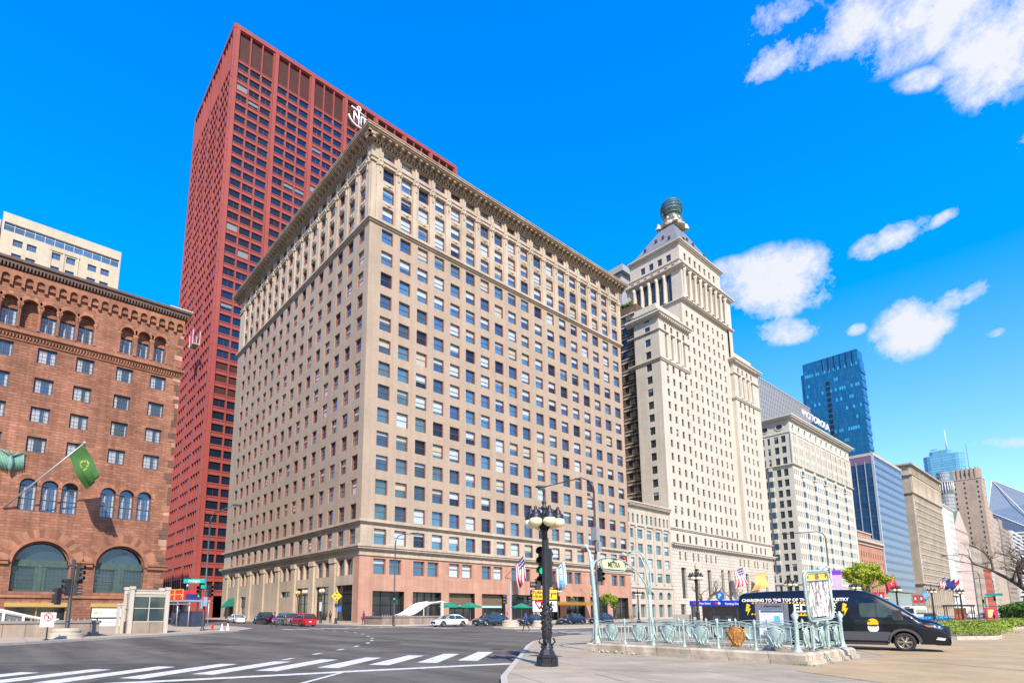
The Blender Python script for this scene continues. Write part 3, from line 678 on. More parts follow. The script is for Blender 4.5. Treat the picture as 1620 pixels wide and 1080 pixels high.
cb = [(-13.6 + 1.06 * i, -13.6 + 1.06 * i + .72, 38.9, 39.75, 'a', .4) for i in range(28)]
m2 = MB(); m2.T = Matrix.Translation((.28, 0, 0)); band(m2, BE, U, (38.9, 40.3), [o for o in cb if o[1] < BN - .1], .28, 0); 
for o in cb: BE.box(m2, o[1] + .02, o[1] + .32, 38.45, 38.9, -.28, .02)
m2.T = None; m2.face([(RX, BN, 38.9), (RX + .28, BN, 38.9), (RX + .28, BN, 40.3), (RX, BN, 40.3)][::-1])
m2.build('corbel_table', BRP, brn)
plainbox(m, -115, RX, -14, BN, 0, 41, 'NWST')
m.build('wall', BRS, brn)
add_windows(brn, [BRF, glass('brown_hall_glass', (.07, .12, .18), metal=.45), CURT], W3)
# arch rings, colonnettes, mouldings
m = MB()
def ringarch(mb, F, o, wd, pr, mi=0, n=10, alt=None):
    u0, u1, z1 = o[0], o[1], o[3]; rise = o[5] if len(o) > 5 else (u1 - u0) / 2; zs = z1 - rise
    c = (u0 + u1) / 2; r = (u1 - u0) / 2
    for i in range(n):
        if alt: mi = random.choice(alt)
        t0, t1 = math.pi * i / n, math.pi * (i + 1) / n
        P0 = (c - r * math.cos(t0), zs + rise * math.sin(t0)); P1 = (c - r * math.cos(t1), zs + rise * math.sin(t1))
        Q0 = (c - (r + wd) * math.cos(t0), zs + (rise + wd) * math.sin(t0)); Q1 = (c - (r + wd) * math.cos(t1), zs + (rise + wd) * math.sin(t1))
        mb.face([F.P(*P0, pr), F.P(*Q0, pr), F.P(*Q1, pr), F.P(*P1, pr)][::-1], mi); mb.face([F.P(*Q0, pr), F.P(*Q0, 0), F.P(*Q1, 0), F.P(*Q1, pr)], mi)
        mb.face([F.P(*P0, pr), F.P(*P1, pr), F.P(*P1, 0), F.P(*P0, 0)], mi)
for o in big: ringarch(m, BE, o, .38, .16, 0, 18); ringarch(m, BE, (o[0] + .2, o[1] - .2, 0, o[3] - .2, 'a', 2.4), .2, -.3)
for o in low + tops: ringarch(m, BE, o, .16, .07)
vo = MB()
for o in big: ringarch(vo, BE, (o[0] - .4, o[1] + .4, 0, o[3] + .4, 'a', 2.9), .95, .02, 0, 22, (0, 1, 2))
for o in tops: ringarch(vo, BE, (o[0] - .14, o[1] + .14, 0, o[3] + .14, 'a', (o[1] - o[0]) / 2 + .14), .3, .018, 0, 9, (0, 1, 2))
for o in low: ringarch(vo, BE, (o[0] - .17, o[1] + .17, 0, o[3] + .17, 'a', .95), .24, .015 + .003 * (low.index(o) % 2), 0, 9, (0, 1, 2))
vo.build('voussoirs', [BRP, stone('voussoir_light', (.42, .20, .12), 9, 9, stain=.3), stone('voussoir_dark', (.26, .115, .07), 9, 9, stain=.3)], brn)
for i, (a, b) in enumerate(ta):
    for u in (a - .13, b + .13): m.lathe(BE.P(u, 33.8, -.1), [(.2, 0), (.15, .15), (.13, .2), (.12, 2.1), (.15, 2.2), (.24, 2.5), (.26, 2.7)], 10)
for i, o in enumerate(low):
    for u in (o[0] - .17, o[1] + .17): m.lathe(BE.P(u, 13.0, -.12), [(.16, 0), (.13, .15), (.12, 2.2), (.22, 2.6)], 8)
m.build('arch_moulding', BRP, brn)
for a, b in ((-14, -7.1), (-1.2, .75), (6.5, 8.4), (14.05, BN + .35)): m = MB(); BE.box(m, a, b, 6.9, 7.3, 0, .3); BE.box(m, a, b, 7.3, 7.5, 0, .45); m.build('string_course', BRP, brn)
m = MB(); BE.box(m, -14, BN, 3.3, 3.6, 0, .2); m.build('string_course', BRP, brn)
m = MB(); BE.box(m, -14, BN + .3, 32.75, 33.0, 0, .2); BE.box(m, -14, BN + .4, 33.0, 33.35, 0, .42); BE.box(m, -14, BN + .2, 32.2, 32.35, 0, .12)
for i in range(100): BE.box(m, -14 + i * .3, -13.86 + i * .3, 32.4, 32.75, 0, .22)
m.build('string_course', BRP, brn)
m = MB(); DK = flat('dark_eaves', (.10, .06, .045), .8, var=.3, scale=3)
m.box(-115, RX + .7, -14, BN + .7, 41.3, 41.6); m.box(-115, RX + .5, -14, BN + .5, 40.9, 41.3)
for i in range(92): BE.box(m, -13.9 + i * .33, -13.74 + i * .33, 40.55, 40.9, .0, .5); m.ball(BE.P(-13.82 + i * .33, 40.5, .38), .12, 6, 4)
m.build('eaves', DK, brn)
m = MB(); m.box(RX - 3, RX + .75, BN - 2, BN + .8, 41.6, 41.72); m.build('roof_flashing', flat('pale_flashing', (.5, .5, .48), .5, .3), brn)
# corner quoins of odd dark and pale stones
m = MB(); z = 3.8
while z < 40:
    h = random.choice([.5, .7, .9]); l = random.choice([.35, .6, .9])
    BE.box(m, BN - l, BN + .03, z, z + h - .05, 0, .045, random.choice([0, 0, 0, 1, 2])); z += h
m.build('quoins', [stone('quoin_dark', (.16, .09, .065), 9, 9), stone('quoin_pale', (.50, .28, .20), 9, 9), BRP], brn)
for o in big:
    m = MB(); window(m, BE, o, .84, .16, 0, fd=.12)
    c = (o[0] + o[1]) / 2
    BE.box(m, o[0], o[1], 6.75, 7.5, -.84, -.55); BE.box(m, c - .5, c + .5, 4, 6.75, -.84, -.6); BE.box(m, c - .2, c + .2, 4, 6.75, -.6, -.52)
    for s_ in (0, 1):
        a = o[0] + .2 if s_ == 0 else c + .55; b = c - .55 if s_ == 0 else o[1] - .2
        BE.box(m, a, b, 5.3, 5.38, -.84, -.76)
        for k in range(1, 5): uu = a + (b - a) * k / 5; BE.box(m, uu - .025, uu + .025, 4.1, 6.7, -.83, -.79)
        for k in range(1, 6): zz = 4 + 2.75 * k / 6; BE.box(m, a, b, zz - .025, zz + .025, -.83, -.79)
    m.build('arched_window', [VERD, glass('hall_glass_dark', (.025, .045, .07), metal=.3)], brn)
GF = flat('gold_shop_frame', (.42, .27, .08), .5, .3)
for i, o in enumerate(shops):
    m = MB(); window(m, BE, o, .55, .12, 0, mull=1 if i < 2 else 0, fd=.2); BE.box(m, o[0] - .1, o[1] + .1, 2.3, 2.75, -.3, .1); 
    m.build('shop_window', [GF, SHOP], brn)
# white posters of the shop
T_ = lambda u, z: plane_T((RX + .2, u, z), (0, 1, 0), (1, 0, 0))
pw = flat('poster_white', (.75, .77, .74), .6)
for (z0, z1, txt, c_) in ((1.15, 2.15, 'site', (.05, .35, .35)), (-.05 + .2, .95, 'facebook', (.03, .1, .45))):
    b_ = thing('shop_banner', 'white shop banner with green and blue print in the shop window' if z0 > 1 else 'white banner with small blue print low under the shop window', 'banner', (RX + .15, 10.5, z0), world=True)
    m = MB(); BE.box(m, 8.8, 12.6, z0, z1, .12, .16); m.build('sheet', pw, b_)
    text_mesh(txt, .55 if z0 > 1 else .3, flat('print' + txt[:3], c_, .6), b_, plane_T((RX + .17, 10.9, (z0 + z1) / 2), (0, 1, 0), (1, 0, 0)))
    m = MB(); BE.box(m, 9.0, 9.4, z0 + .35, z0 + .6, .16, .17); BE.box(m, 9.5, 9.8, z0 + .35, z0 + .6, .16, .17, 1); m.build('print_marks', [flat('pr_green', (.2, .45, .05), .6), flat('pr_yellow', (.6, .5, .05), .6)], b_)
# green bronze eagle
eg = thing('eagle_sculpture', 'green bronze eagle with spread wings mounted on the brownstone wall', 'sculpture', (RX + .2, -.9, 17), world=True)
E_ = VERD if False else flat('eagle_green', (.13, .27, .21), .6, .1, var=.3, scale=4)
m = MB(); EU = -.12; m.T = Matrix.Translation((0, 0, .95))
m.tube([BE.P(EU, 15.9, .45), BE.P(EU, 16.4, .55), BE.P(EU, 17.1, .6), BE.P(EU, 17.7, .5), BE.P(EU - .03, 18.05, .55), BE.P(EU - .1, 18.2, .75)], [.1, .24, .3, .17, .16, .05], 10); m.build('body', E_, eg)
for s_ in (-1, 1):
    m = MB(); m.T = Matrix.Translation((0, 0, .95))
    for k in range(7):
        u = EU + s_ * (.3 + k * .13); m.tube([BE.P(u - s_ * .06, 17.8 + k * .07, .3 - k * .02), BE.P(u, 17.0 + k * .05, .34 - k * .02), BE.P(u + s_ * .03, 16.1 + .06 * k, .3)], [.07, .1, .04], 6)
    m.tube([BE.P(EU, 17.6, .4), BE.P(EU + s_ * .5, 18.1, .42), BE.P(EU + s_ * 1.15, 18.45, .3)], [.12, .12, .05], 6)
    m.build('wing', E_, eg)
# cream block behind
CREAM = stone('cream_stone', (.50, .44, .33), .9, .3, .85, .07, stain=.12, bump=.1)
crm = thing('cream_building', 'cream stone block with a strip of glazing under its roof, rising behind the brownstone hall', 'building', (-120, 12.3, 0), world=True)
CE = Face('E', -120.); m = MB(); cwn = []
band(m, CE, (-5.5, 12.3), (69.5, 71.2), [], .3); band(m, CE, (-5.5, 12.3), (67.6, 69.5), [(-5.2, 12.1, 67.85, 69.45)], .35)
cc = [-3.1, -1.15, 2.35, 4.6, 7.9, 9.95]; prev = 0
zz = [66 - 2.65 * k for k in range(12)][::-1]
for z in zz:
    nx = z + 1.45 if z < 65 else 67.6
    ops = [(c - .68, c + .68, z - .65, z + .62) for c in cc]; band(m, CE, (-5.5, 12.3), (prev if prev else z - 5, nx), ops, .3); prev = nx
    for o in ops: cwn.append((wdist(CE, o), lambda mm, o=o: window(mm, CE, o, .28, .07, .5, mull=1, bars=(3, 4))))
CE.q(m, -5.5, 12.3, 0, zz[0] - 5); 
for u in (1.45, 3.35, 5.5): CE.box(m, u, u + .3, 40, 66.9, 0, .12)
CE.box(m, 1.4, 5.9, 66.9, 67.3, 0, .15); plainbox(m, -150, -120, -5.5, 12.3, 0, 71.2, 'NWST')
m.build('wall', CREAM, crm)
m = MB(); o = (-5.2, 12.1, 67.85, 69.45); window(m, CE, o, .33, .08, .72, mull=11, fd=.12); m.build('glazing_strip', [flat('pale_steel', (.45, .5, .52), .5, .3), glass('strip_glass', (.12, .2, .25), metal=.5)], crm)
add_windows(crm, [flat('slate_blue_frame', (.09, .12, .18), .5), glass('cream_bldg_glass', (.12, .2, .3))], cwn, 72)
m = MB(); plainbox(m, -150, -122, -30, -5.8, 0, 70.6, 'NWSTE'); tag(m.build('neighbour_building', CREAM), 'plain cream wall cut by the picture edge beside the glazed-top block', 'building')

# ---------------- buildings further along the avenue ----------------
def block(root, X0, X1, Y0, Y1, Z, wmat, ec, ew, scol, sw, rws, h, depth=.3, fmat=None, gmat=None, limit=100, z0=0., sides='NWT', blinds=.3, extra_e=(), extra_s=(), rail=.5, fw=.08, blmat=None):
    """rectangular block: windows ec (centres, width ew) on the east front, scol / sw on the south; rws = centre heights"""
    m = MB(); ws = []
    for F, U, cols, wd, ex in ((Face('E', X1), (Y0, Y1), ec, ew, extra_e), (Face('S', Y0), (X0, X1), scol, sw, extra_s)):
        prev = z0; rr = sorted(rws)
        for i, zc in enumerate(rr):
            nx = (zc + rr[i + 1]) / 2 if i + 1 < len(rr) else zc + h / 2 + .3
            if any(a < nx and b > prev for a, b, _ in ex):
                pass
            ops = [(c - wd / 2, c + wd / 2, zc - h / 2, zc + h / 2) for c in cols]
            band(m, F, U, (prev, nx), ops, depth); prev = nx
            for o in ops:
                b = random.choice([.3, .5, .8]) if random.random() < blinds else None
                ws.append((wdist(F, o), lambda mm, F=F, o=o, b=b: window(mm, F, o, depth - .01, fw, rail, blind=b)))
        F.q(m, U[0], U[1], prev, Z)
    plainbox(m, X0, X1, Y0, Y1, z0, Z, sides)
    m.build('wall', wmat, root)
    add_windows(root, [fmat or BRF, gmat or G_SHADE, blmat or BLIND], ws, limit)
# small white arcaded block
WST = stone('white_terracotta', (.50, .44, .36), 1.2, .42, .8, .06, stain=.18, bump=.12)
sm = thing('arcaded_building', 'narrow white terracotta block with a row of small arched windows under its cornice', 'building', (RX, 127, 0), world=True)
ZF = Face('E', RX - .25); m = MB(); ws = []; U = (RN, 136.5)
cw = [118.5, 122.5, 126.65, 130.7, 134.6]
def put(F, ops, band_z, depth, p=.6, **k):
    band(m, F, U, band_z, ops, depth)
    for o in ops:
        b = random.choice([.3, .5, .7, .95]) if random.random() < p and len(o) < 5 else None
        ws.append((wdist(F, o), lambda mm, o=o, b=b: window(mm, F, o, depth, .1, k.get('rail', .5), blind=b)))
put(ZF, [(c - 1.15, c + 1.15, .5, 3.7) for c in cw], (.1, 4.4), .7, 0, rail=0)
put(ZF, [(c - 1.0, c + 1.0, 4.9, 6.8, 'a') for c in cw], (4.4, 8.3), .5, 0, rail=0)
pv = 8.3
for z in (10.35, 13.95, 17.55, 21.15): put(ZF, [(c - 1.15, c + 1.15, z - 1.15, z + 1.15) for c in cw], (pv, z + 1.8), .35); pv = z + 1.8
put(ZF, [(117.95 + 2.03 * i - .45 - .2, 117.95 + 2.03 * i + .45 - .2, 23.8, 26.2, 'a') for i in range(9)] + [(136 - .75, 136 - .05 + .1, 23.8, 26.2, 'a')], (pv, 28.0), .3, 0, rail=.5)
ZF.q(m, *U, 28, 29.4); plainbox(m, -105, RX - .25, RN + .01, 136.4, 0, 29.4, 'NWST'); m.build('wall', WST, sm)
add_windows(sm, [flat('green_grey_frame', (.10, .14, .13), .5), glass('small_block_glass', (.14, .24, .28), metal=.4), BLIND], ws)
m = MB()
for c in [(a + b) / 2 for a, b in zip(cw, cw[1:])] + [RN + .25, 136.2]: ZF.box(m, c - .28, c + .28, 8.6, 22.6, 0, .22); ZF.box(m, c - .4, c + .4, 22.6, 23.1, 0, .35)
m.build('pier', WST, sm)
m = MB(); ZF.box(m, RN, 136.4, 23.1, 23.4, 0, .3); m.build('belt_course', WST, sm); m = MB(); ZF.box(m, RN, 136.4, 7.7, 8.0, 0, .25); m.build('belt_course', WST, sm); m = MB(); ZF.box(m, RN + .02, 136.4, 28.0, 28.4, 0, .5); ZF.box(m, RN - .1, 136.45, 28.4, 28.7, 0, .9); ZF.box(m, RN - .1, 136.45, 28.7, 28.95, 0, 1.1)
for i in range(32): ZF.box(m, RN + .3 + i * .6, RN + .6 + i * .6, 28.05, 28.4, .5, .8)
m.build('cornice', WST, sm)

# pyramid-topped tower with a glass beacon
LIM = stone('cream_limestone', (.54, .49, .405), 1.5, .62, .78, .06, stain=.12, bump=.12)
LIMS = stone('rusticated_limestone', (.54, .49, .41), 1.9, .95, .5, .05, stain=.15, bump=.35, msize=.06)
MY0, MY1, MX = 136.5, 201.3, RX
mt = thing('pyramid_roof_tower', 'cream stone tower with a stepped pyramid roof carrying a glass beacon', 'tower', (RX, 168, 0), world=True)
ME, MES = Face('E', MX), Face('S', MY0); MC = Face('E', MX - 1.2); ws = []
lw = [140.1, 143.35, 146.8, 150.15]; rwc = [185.8, 189.0, 192.4, 195.8]; cn = [155.4 + 3.33 * k for k in range(8)]
zr = [66.8 + 3.74 * k for k in range(-11, 8)]
def fb(F, U, Zb, ops, d=.35, mi=0, rail=.5, p=.12, add=True, mull=0):
    band(m, F, U, Zb, ops, d, mi)
    for o in ops:
        if add:
            b = random.choice([.3, .6]) if random.random() < p and len(o) < 5 else None
            ws.append((wdist(F, o), lambda mm, F=F, o=o, b=b: window(mm, F, o, d - .01, .07, rail, mull=mull, blind=b)))
m = MB()
# base with tall openings, rusticated
tall = [(142.25, 1.25), (149.4, 1.2), (156.4, 1.1), (180.7, 1.0), (187.9, 1.1), (194.8, .9)]
fb(ME, (MY0, MY1), (.1, 4.3), [(c - 1.3, c + 1.3, .4, 3.9) for c in (141, 147, 153.5, 160, 178, 184, 190, 196)], .6, 1, 0, 0)
fb(ME, (MY0, MY1), (4.3, 14.6), [(c - h, c + h, 5.4, 13.7) for c, h in tall] + [(163.6, 165.3, 5.4, 14.1), (167.8, 169.5, 5.4, 14.1), (172.1, 173.6, 5.4, 14.1)], .7, 1, .4, 0, mull=1)
smw = [140.9, 143.7, 148.0, 150.7, 155.2, 158.0, 160.9, 176.7, 179.4, 182.3, 186.9, 189.1, 193.6, 196.3]
fb(ME, (MY0, MY1), (14.6, 19.0), [(c - .45, c + .45, 15.7, 17.95) for c in smw], .35, 1)
ME.q(m, MY0, MY1, 19, 19.6, 0, 1)
fb(ME, (MY0, MY1), (19.6, 23.7), [(c - .6, c + .6, 20.6, 22.7) for c in lw + cn + rwc], .3)
for U, cols, F in (((MY0, 152.6), lw, ME), ((182.5, MY1), rwc, ME)):
    pv = 23.7
    for z in [q for q in zr if q < 72]: fb(F, U, (pv, z + 1.87), [(c - .62, c + .62, z - 1.05, z + 1.05) for c in cols]); pv = z + 1.87
    fb(F, U, (pv, 81.2), [(c - .55, c + .55, 73.4, 80.6) for c in cols], .6, rail=.33); fb(F, U, (81.2, 84.4), [(c - .6, c + .6, 81.8, 83.6) for c in cols]); F.q(m, *U, 84.4, 86.4)
pv = 23.7
for z in zr: fb(MC, (152.6, 182.5), (pv, z + 1.87), [(c - .6, c + .6, z - 1.05, z + 1.05) for c in cn]); pv = z + 1.87
MC.q(m, 152.6, 182.5, pv, 96.9)
for y in (152.6, 182.5): m.face([(MX, y, 23.7), (MX - 1.2, y, 23.7), (MX - 1.2, y, 86.4), (MX, y, 86.4)])
# south flank: stone return with one window per floor
pv = 0
for z in [q for q in zr if q < 87 and q > 27]: fb(MES, (-86.3, MX), (pv, z + 1.87), [(-82.8, -81.1, z - 1.1, z + 1.1)], .3); pv = z + 1.87
MES.q(m, -86.3, MX, pv, 86.4)
m.face([(MX, 152.6, 86.4), (MX, MY0, 86.4), (-90, MY0, 86.4), (-90, 152.6, 86.4)]); m.face([(MX, MY1, 86.4), (MX, 182.5, 86.4), (-98, 182.5, 86.4), (-98, MY1, 86.4)])
m.face([(-86.3, MY0, 0), (-86.3, 150, 0), (-86.3, 150, 86.4), (-86.3, MY0, 86.4)])
plainbox(m, -112, MX - .0, MY0, MY1, 0, 86.4, 'NW')
m.build('wall', [LIM, LIMS], mt)
# shaft of the tower above the wings
m = MB(); CY0, CY1 = 152.6, 184.9; CS = Face('S', CY0); TXW = -98.4
MC2 = Face('E', MX - .6)
MC2.q(m, 182.5, CY1, 86, 97.0)
pv = 86.4
CS.q(m, TXW, MX - 1.2, 86.4, 97); 
fb(MC2, (CY0, CY1), (97.0, 107.4), [(c - 1.25, c + 1.25, 97.9, 106.6) for c in cn], 1.5, mull=0, rail=.5, add=False)
for c in cn: ws.append((wdist(MC2, (c - 1, c + 1, 98, 106)), lambda mm, c=c: [window(mm, MC2, (c - .6, c + .6, 98.2 + 2.8 * k, 100.2 + 2.8 * k), 1.45, .07, .5) for k in range(3)]))
m.face([(MX - .6 - 1.5, CY0, 97), (MX - .6 - 1.5, CY1, 97), (MX - .6 - 1.5, CY1, 107.4), (MX - .6 - 1.5, CY0, 107.4)])
sx_ = [-83.3, -86.0, -88.7, -91.4, -94.1]
fb(CS, (TXW, MX - .6), (97.0, 107.4), [(c - .95, c + .95, 97.6, 106.9) for c in sx_], .7, rail=.5, mull=1)
MC3 = Face('E', MX - 1.8); CS3 = Face('S', CY0 + 1.2)
fb(MC3, (CY0 + 1.2, CY1 - 1.2), (107.4, 111.4), [(c - .5, c + .5, 108.9, 110.4) for c in cn], .3)
fb(CS3, (TXW, MX - 1.8), (107.4, 111.4), [(c - .55, c + .55, 108.9, 110.4) for c in (-82.2, -84.7, -87.2, -89.7, -92.2, -94.7, -97)], .3)
MC4 = Face('E', MX - 2.2); CS4 = Face('S', CY0 + 2.4); AY1 = 182.2
fb(MC4, (CY0 + 2.4, AY1), (111.4, 118.4), [(c - .7, c + .7, 112.9, 115.4) for c in [158.5 + 3.2 * k for k in range(7)]], .5)
fb(CS4, (TXW, MX - 2.2), (111.4, 118.4), [(c - .8, c + .8, 112.9, 115.2) for c in (-84.2, -87.3, -90.4, -93.5)], .35)
plainbox(m, TXW, MX - .6, CY0, CY1, 86.4, 107.4, 'NWT'); plainbox(m, TXW, MX - 1.8, CY0 + 1.2, CY1 - 1.2, 107, 111.4, 'NWT'); plainbox(m, TXW, MX - 2.2, CY0 + 2.4, AY1, 111, 118.4, 'NWT')
m.build('shaft', [LIM, LIMS], mt)
add_windows(mt, [BRF, G_SHADE, BLIND], ws)
m = MB()
for c in cn[:-1]: m.lathe(MC2.P(c + 1.665, 97.4, .25), [(.75, 0), (.62, .35), (.55, .6), (.48, 8.6), (.62, 9.0), (.75, 9.6)], 10)
for c in (cn[0] - 1.6, cn[-1] + 1.6): m.lathe(MC2.P(c, 97.4, .25), [(.75, 0), (.62, .35), (.55, .6), (.48, 8.6), (.62, 9.0), (.75, 9.6)], 10)
for c in [-84.65, -87.35, -90.05, -92.75, -95.5]: m.lathe(CS.P(c, 97.4, .25), [(.7, 0), (.55, .5), (.45, 8.5), (.68, 9.5)], 10)
for cols in (lw, rwc):
    m.build('colonnade', LIM, mt); m = MB()
    for c in [(a + b) / 2 for a, b in zip(cols, cols[1:])]: m.lathe(ME.P(c, 73.2, .1), [(.5, 0), (.4, .3), (.33, 7), (.5, 7.8)], 8)
m.build('colonnade', LIM, mt)
m = MB(); A = (-100, MX, MY0, MY1)
for z, p in ((19.3, .3), (19.7, .7), (19.95, 1.15)): m.box(-86.3, MX + p, MY0 + .02, MY1 + p, z, z + .28)
for i in range(66): ME.box(m, MY0 + .4 + i * .98, MY0 + .85 + i * .98, 19.45, 19.95, 0, 1.0)
m.build('cornice', LIM, mt); m = MB()
m.box(-86.3, MX + .25, MY0 + .02, MY1 + .2, 23.8, 24.1); m.box(-86.3, MX + .45, MY0 + .02, MY1 + .4, 24.1, 24.35)
for y0, y1, xw in ((MY0, 152.6, -88.5), (182.5, MY1, -98)):
    m.build('cornice', LIM, mt); m = MB(); m.box(xw, MX + .3, y0 - .3, y1, 71.9, 72.3); m.box(xw, MX + .5, y0 - .5, y1, 72.3, 72.6); m.build('belt_course', LIM, mt); m = MB(); m.box(xw, MX + .4, y0 - .4, y1, 81.0, 81.25); m.build('belt_course', LIM, mt); m = MB()
    m.box(xw, MX + .5, y0 - .5, y1 + .3, 84.9, 85.2); m.box(xw, MX + 1.0, y0 - 1.0, y1 + .8, 85.2, 85.7); m.box(xw, MX + 1.3, y0 - 1.3, y1 + 1.1, 85.7, 86.1); m.box(xw, MX + .9, y0 - .9, y1 + .7, 86.1, 86.5)
    for i in range(15): m.box(MX, MX + .95, y0 + i * 1.05, y0 + .45 + i * 1.05, 84.8, 85.2)
    n = 3
    for k, (ins, z) in enumerate(((.8, 88.5), (1.2, 89.0), (1.6, 90.3))): m.box(xw + ins, MX - ins, y0 + ins, y1 - ins * .6, 86.4, z)
m.build('cornice', LIM, mt); m = MB()
for z, p in ((96.6, .35), (96.9, .6), (107.2, .4), (107.6, .9), (107.95, 1.2), (108.25, .5), (111.2, .3)):
    m.box(TXW, MX - .6 + p, CY0 - p, CY1 + p, z, z + .34) if z < 110 else m.box(TXW, MX - 1.8 + p, CY0 + 1.2 - p, CY1 - 1.2 + p, z, z + .3)
for i in range(33): m.box(MX - .6, MX + .25, CY0 + i, CY0 + .4 + i, 107.3, 107.6)
m.build('cornice', LIM, mt); m = MB()
for z, p in ((111.6, .5), (112.0, .2), (117.4, .3), (117.9, .7), (118.3, 1.0)): m.box(TXW - .2, MX - 2.2 + p, CY0 + 2.4 - p, AY1 + p, z, z + .36)
m.build('cornice', LIM, mt); m = MB()
m.lathe((MX - 2.6, CY1 - .5, 108.3), [(1.3, 0), (1.2, 1.5), (1.5, 2), (.9, 3.2), (.2, 3.6)], 10)
m.build('cornice', LIM, mt)
# pyramid
PXc, PYc = (TXW + MX - 2.2) / 2, (CY0 + 2.4 + AY1) / 2
ax, ay = (MX - 2.2 - TXW) / 2, (AY1 - CY0 - 2.4) / 2
ROOF = stone('ribbed_lead_roof', (.22, .225, .24), 60, .55, .6, .05, rough=.5, stain=.15, msize=.06)
m = MB(); zt = 134.2; k = .2
a = [(PXc + sx * ax, PYc + sy * ay, 118.6) for sx, sy in ((-1, -1), (1, -1), (1, 1), (-1, 1))]; b = [(PXc + sx * ax * k, PYc + sy * ay * k, zt) for sx, sy in ((-1, -1), (1, -1), (1, 1), (-1, 1))]
for i in range(4): j = (i + 1) % 4; m.face([a[i], a[j], b[j], b[i]])
m.face(b)
for i in range(5):
    for t in (.22, .5, .78):
        p = Vector(a[0]).lerp(Vector(a[1]), t).lerp(Vector(b[0]).lerp(Vector(b[1]), t), .3)
m.build('roof', ROOF, mt)
m = MB()
for s0, s1 in ((0, 1), (1, 2)):
    for t, h in ((.2, .25), (.4, .42), (.62, .42), (.82, .25)):
        p = Vector(a[s0]).lerp(Vector(a[s1]), t).lerp(Vector(b[s0]).lerp(Vector(b[s1]), t), h); m.box(p.x - .35, p.x + .35, p.y - .5, p.y + .1, p.z, p.z + .9)
m.build('roof_light', BRF, mt)
m = MB(); m.lathe((PXc, PYc, zt - .6), [(4.4, 0), (4.6, .5), (3.6, .9), (3.2, 2.2), (3.8, 2.6), (2.6, 3.0)], 8, 0, False)
for sx, sy in ((-1, -1), (1, -1), (1, 1), (-1, 1)): m.lathe((PXc + sx * 3.2, PYc + sy * 3.5, zt - .6), [(.9, 0), (1.0, .6), (.5, 1.1), (.7, 1.5), (.2, 2.2)], 8)
for i in range(8): t = math.pi * i / 4; m.tube([(PXc + 3.3 * math.cos(t), PYc + 3.3 * math.sin(t), zt + .5), (PXc + 2.6 * math.cos(t), PYc + 2.6 * math.sin(t), zt + 3.2)], .4, 5)
m.build('beacon_base', LIM, mt)
m = MB(); bz = zt + 7.0; m.ball((PXc, PYc, bz), 3.65, 20, 14, 0, (1, 1, 1.05)); m.build('beacon', glass('beacon_glass', (.09, .17, .16), metal=.5, scale=1.2), mt)
m = MB()
for z in (-3.0, -2.2, -1.1, 0, 1.1, 2.1, 2.9): 
    r = 3.72 * math.sqrt(max(0, 1 - (z / 3.84) ** 2)); m.tube([(PXc + r * math.cos(2 * math.pi * i / 20), PYc + r * math.sin(2 * math.pi * i / 20), bz + z) for i in range(21)], .13, 5)
m.lathe((PXc, PYc, bz - 4.4), [(2.2, 0), (2.9, .8), (3.0, 1.0)], 16)
m.build('beacon_ribs', flat('beacon_frame', (.16, .22, .21), .5, .4), mt)
# brick light court with fire escapes on the south flank
crt = thing('light_court_wing', 'brown brick light court wing with fire escapes and stone quoins between the two tall blocks', 'building', (-92, 137, 0), world=True)
BRK = stone('dark_brown_brick', (.17, .115, .075), .5, .16, .7, .3, stain=.35); KF = Face('S', 138.2); m = MB(); ws = []; pv = 0
for z in [q for q in zr if q > 28]:
    ops = [(-88.4, -87.3, z - 1, z + 1), (-91.3, -89.9, z - 1, z + 1), (-95, -93.6, z - 1, z + 1), (-98.2, -96.8, z - 1, z + 1)]
    if z < 92: band(m, KF, (-104, -86.3), (pv, z + 1.87), ops, .3); pv = z + 1.87
    if z < 92:
        for o in ops: ws.append((wdist(KF, o), lambda mm, o=o: window(mm, KF, o, .29, .08, .5)))
KF.q(m, -104, -86.3, pv, 93); plainbox(m, -104, -86.3, 138.2, 150, 0, 93, 'TWE'); m.build('wall', BRK, crt)
m = MB()
for z in [q for q in zr if 28 < q < 92]:
    KF.box(m, -92.0, -89.2, z + 1.1, z + 1.5, 0, .15); KF.box(m, -88.9, -86.9, z + 1.1, z + 1.5, 0, .12); KF.box(m, -104, -86.4, z - 1.5, z - 1.3, 0, .12)
m.build('stone_lintels', LIM, crt)
add_windows(crt, [BRF, G_SHADE, BLIND], ws, 60)
FEm = flat('fire_escape_grey', (.20, .20, .18), .5, .3); m0 = None
for z in [q for q in zr if 28 < q < 90]:
    m = MB(); KF.box(m, -89.0, -86.6, z - 1.25, z - 1.15, 0, 1.2)
    for k in range(9): KF.box(m, -89 + k * .3, -88.97 + k * .3, z - 1.15, z - .2, 1.16, 1.2)
    KF.box(m, -89, -86.6, z - .22, z - .16, 1.15, 1.21); m.tube([KF.P(-88.9, z - 1.2, .8), KF.P(-86.9, z + 2.4, .8)], .05, 4)
    m.build('fire_escape', FEm, crt)
m = MB()
for i in range(160): m.ball((-91 + random.uniform(-4, 3), 139 + random.uniform(-.5, .8), 93.3 + random.uniform(0, 1.6)), random.uniform(.15, .4), 5, 4)
tag(m.build('roof_plant', flat('roof_plant_green', (.07, .12, .02), .8, var=.4)), 'green bushes in a row on the roof edge of the brown brick court', 'plant')
m = MB(); m.box(-140, -112.5, 171, 200, 60, 130); m.box(-138, -111, 170, 200, 130, 132.5)
tag(m.build('slate_grey_building', stone('grey_metal_cladding', (.34, .35, .36), 40, 1.2, .7, .04, stain=.1)), 'grey metal clad slab peeping between the buff block and the pyramid tower', 'building')

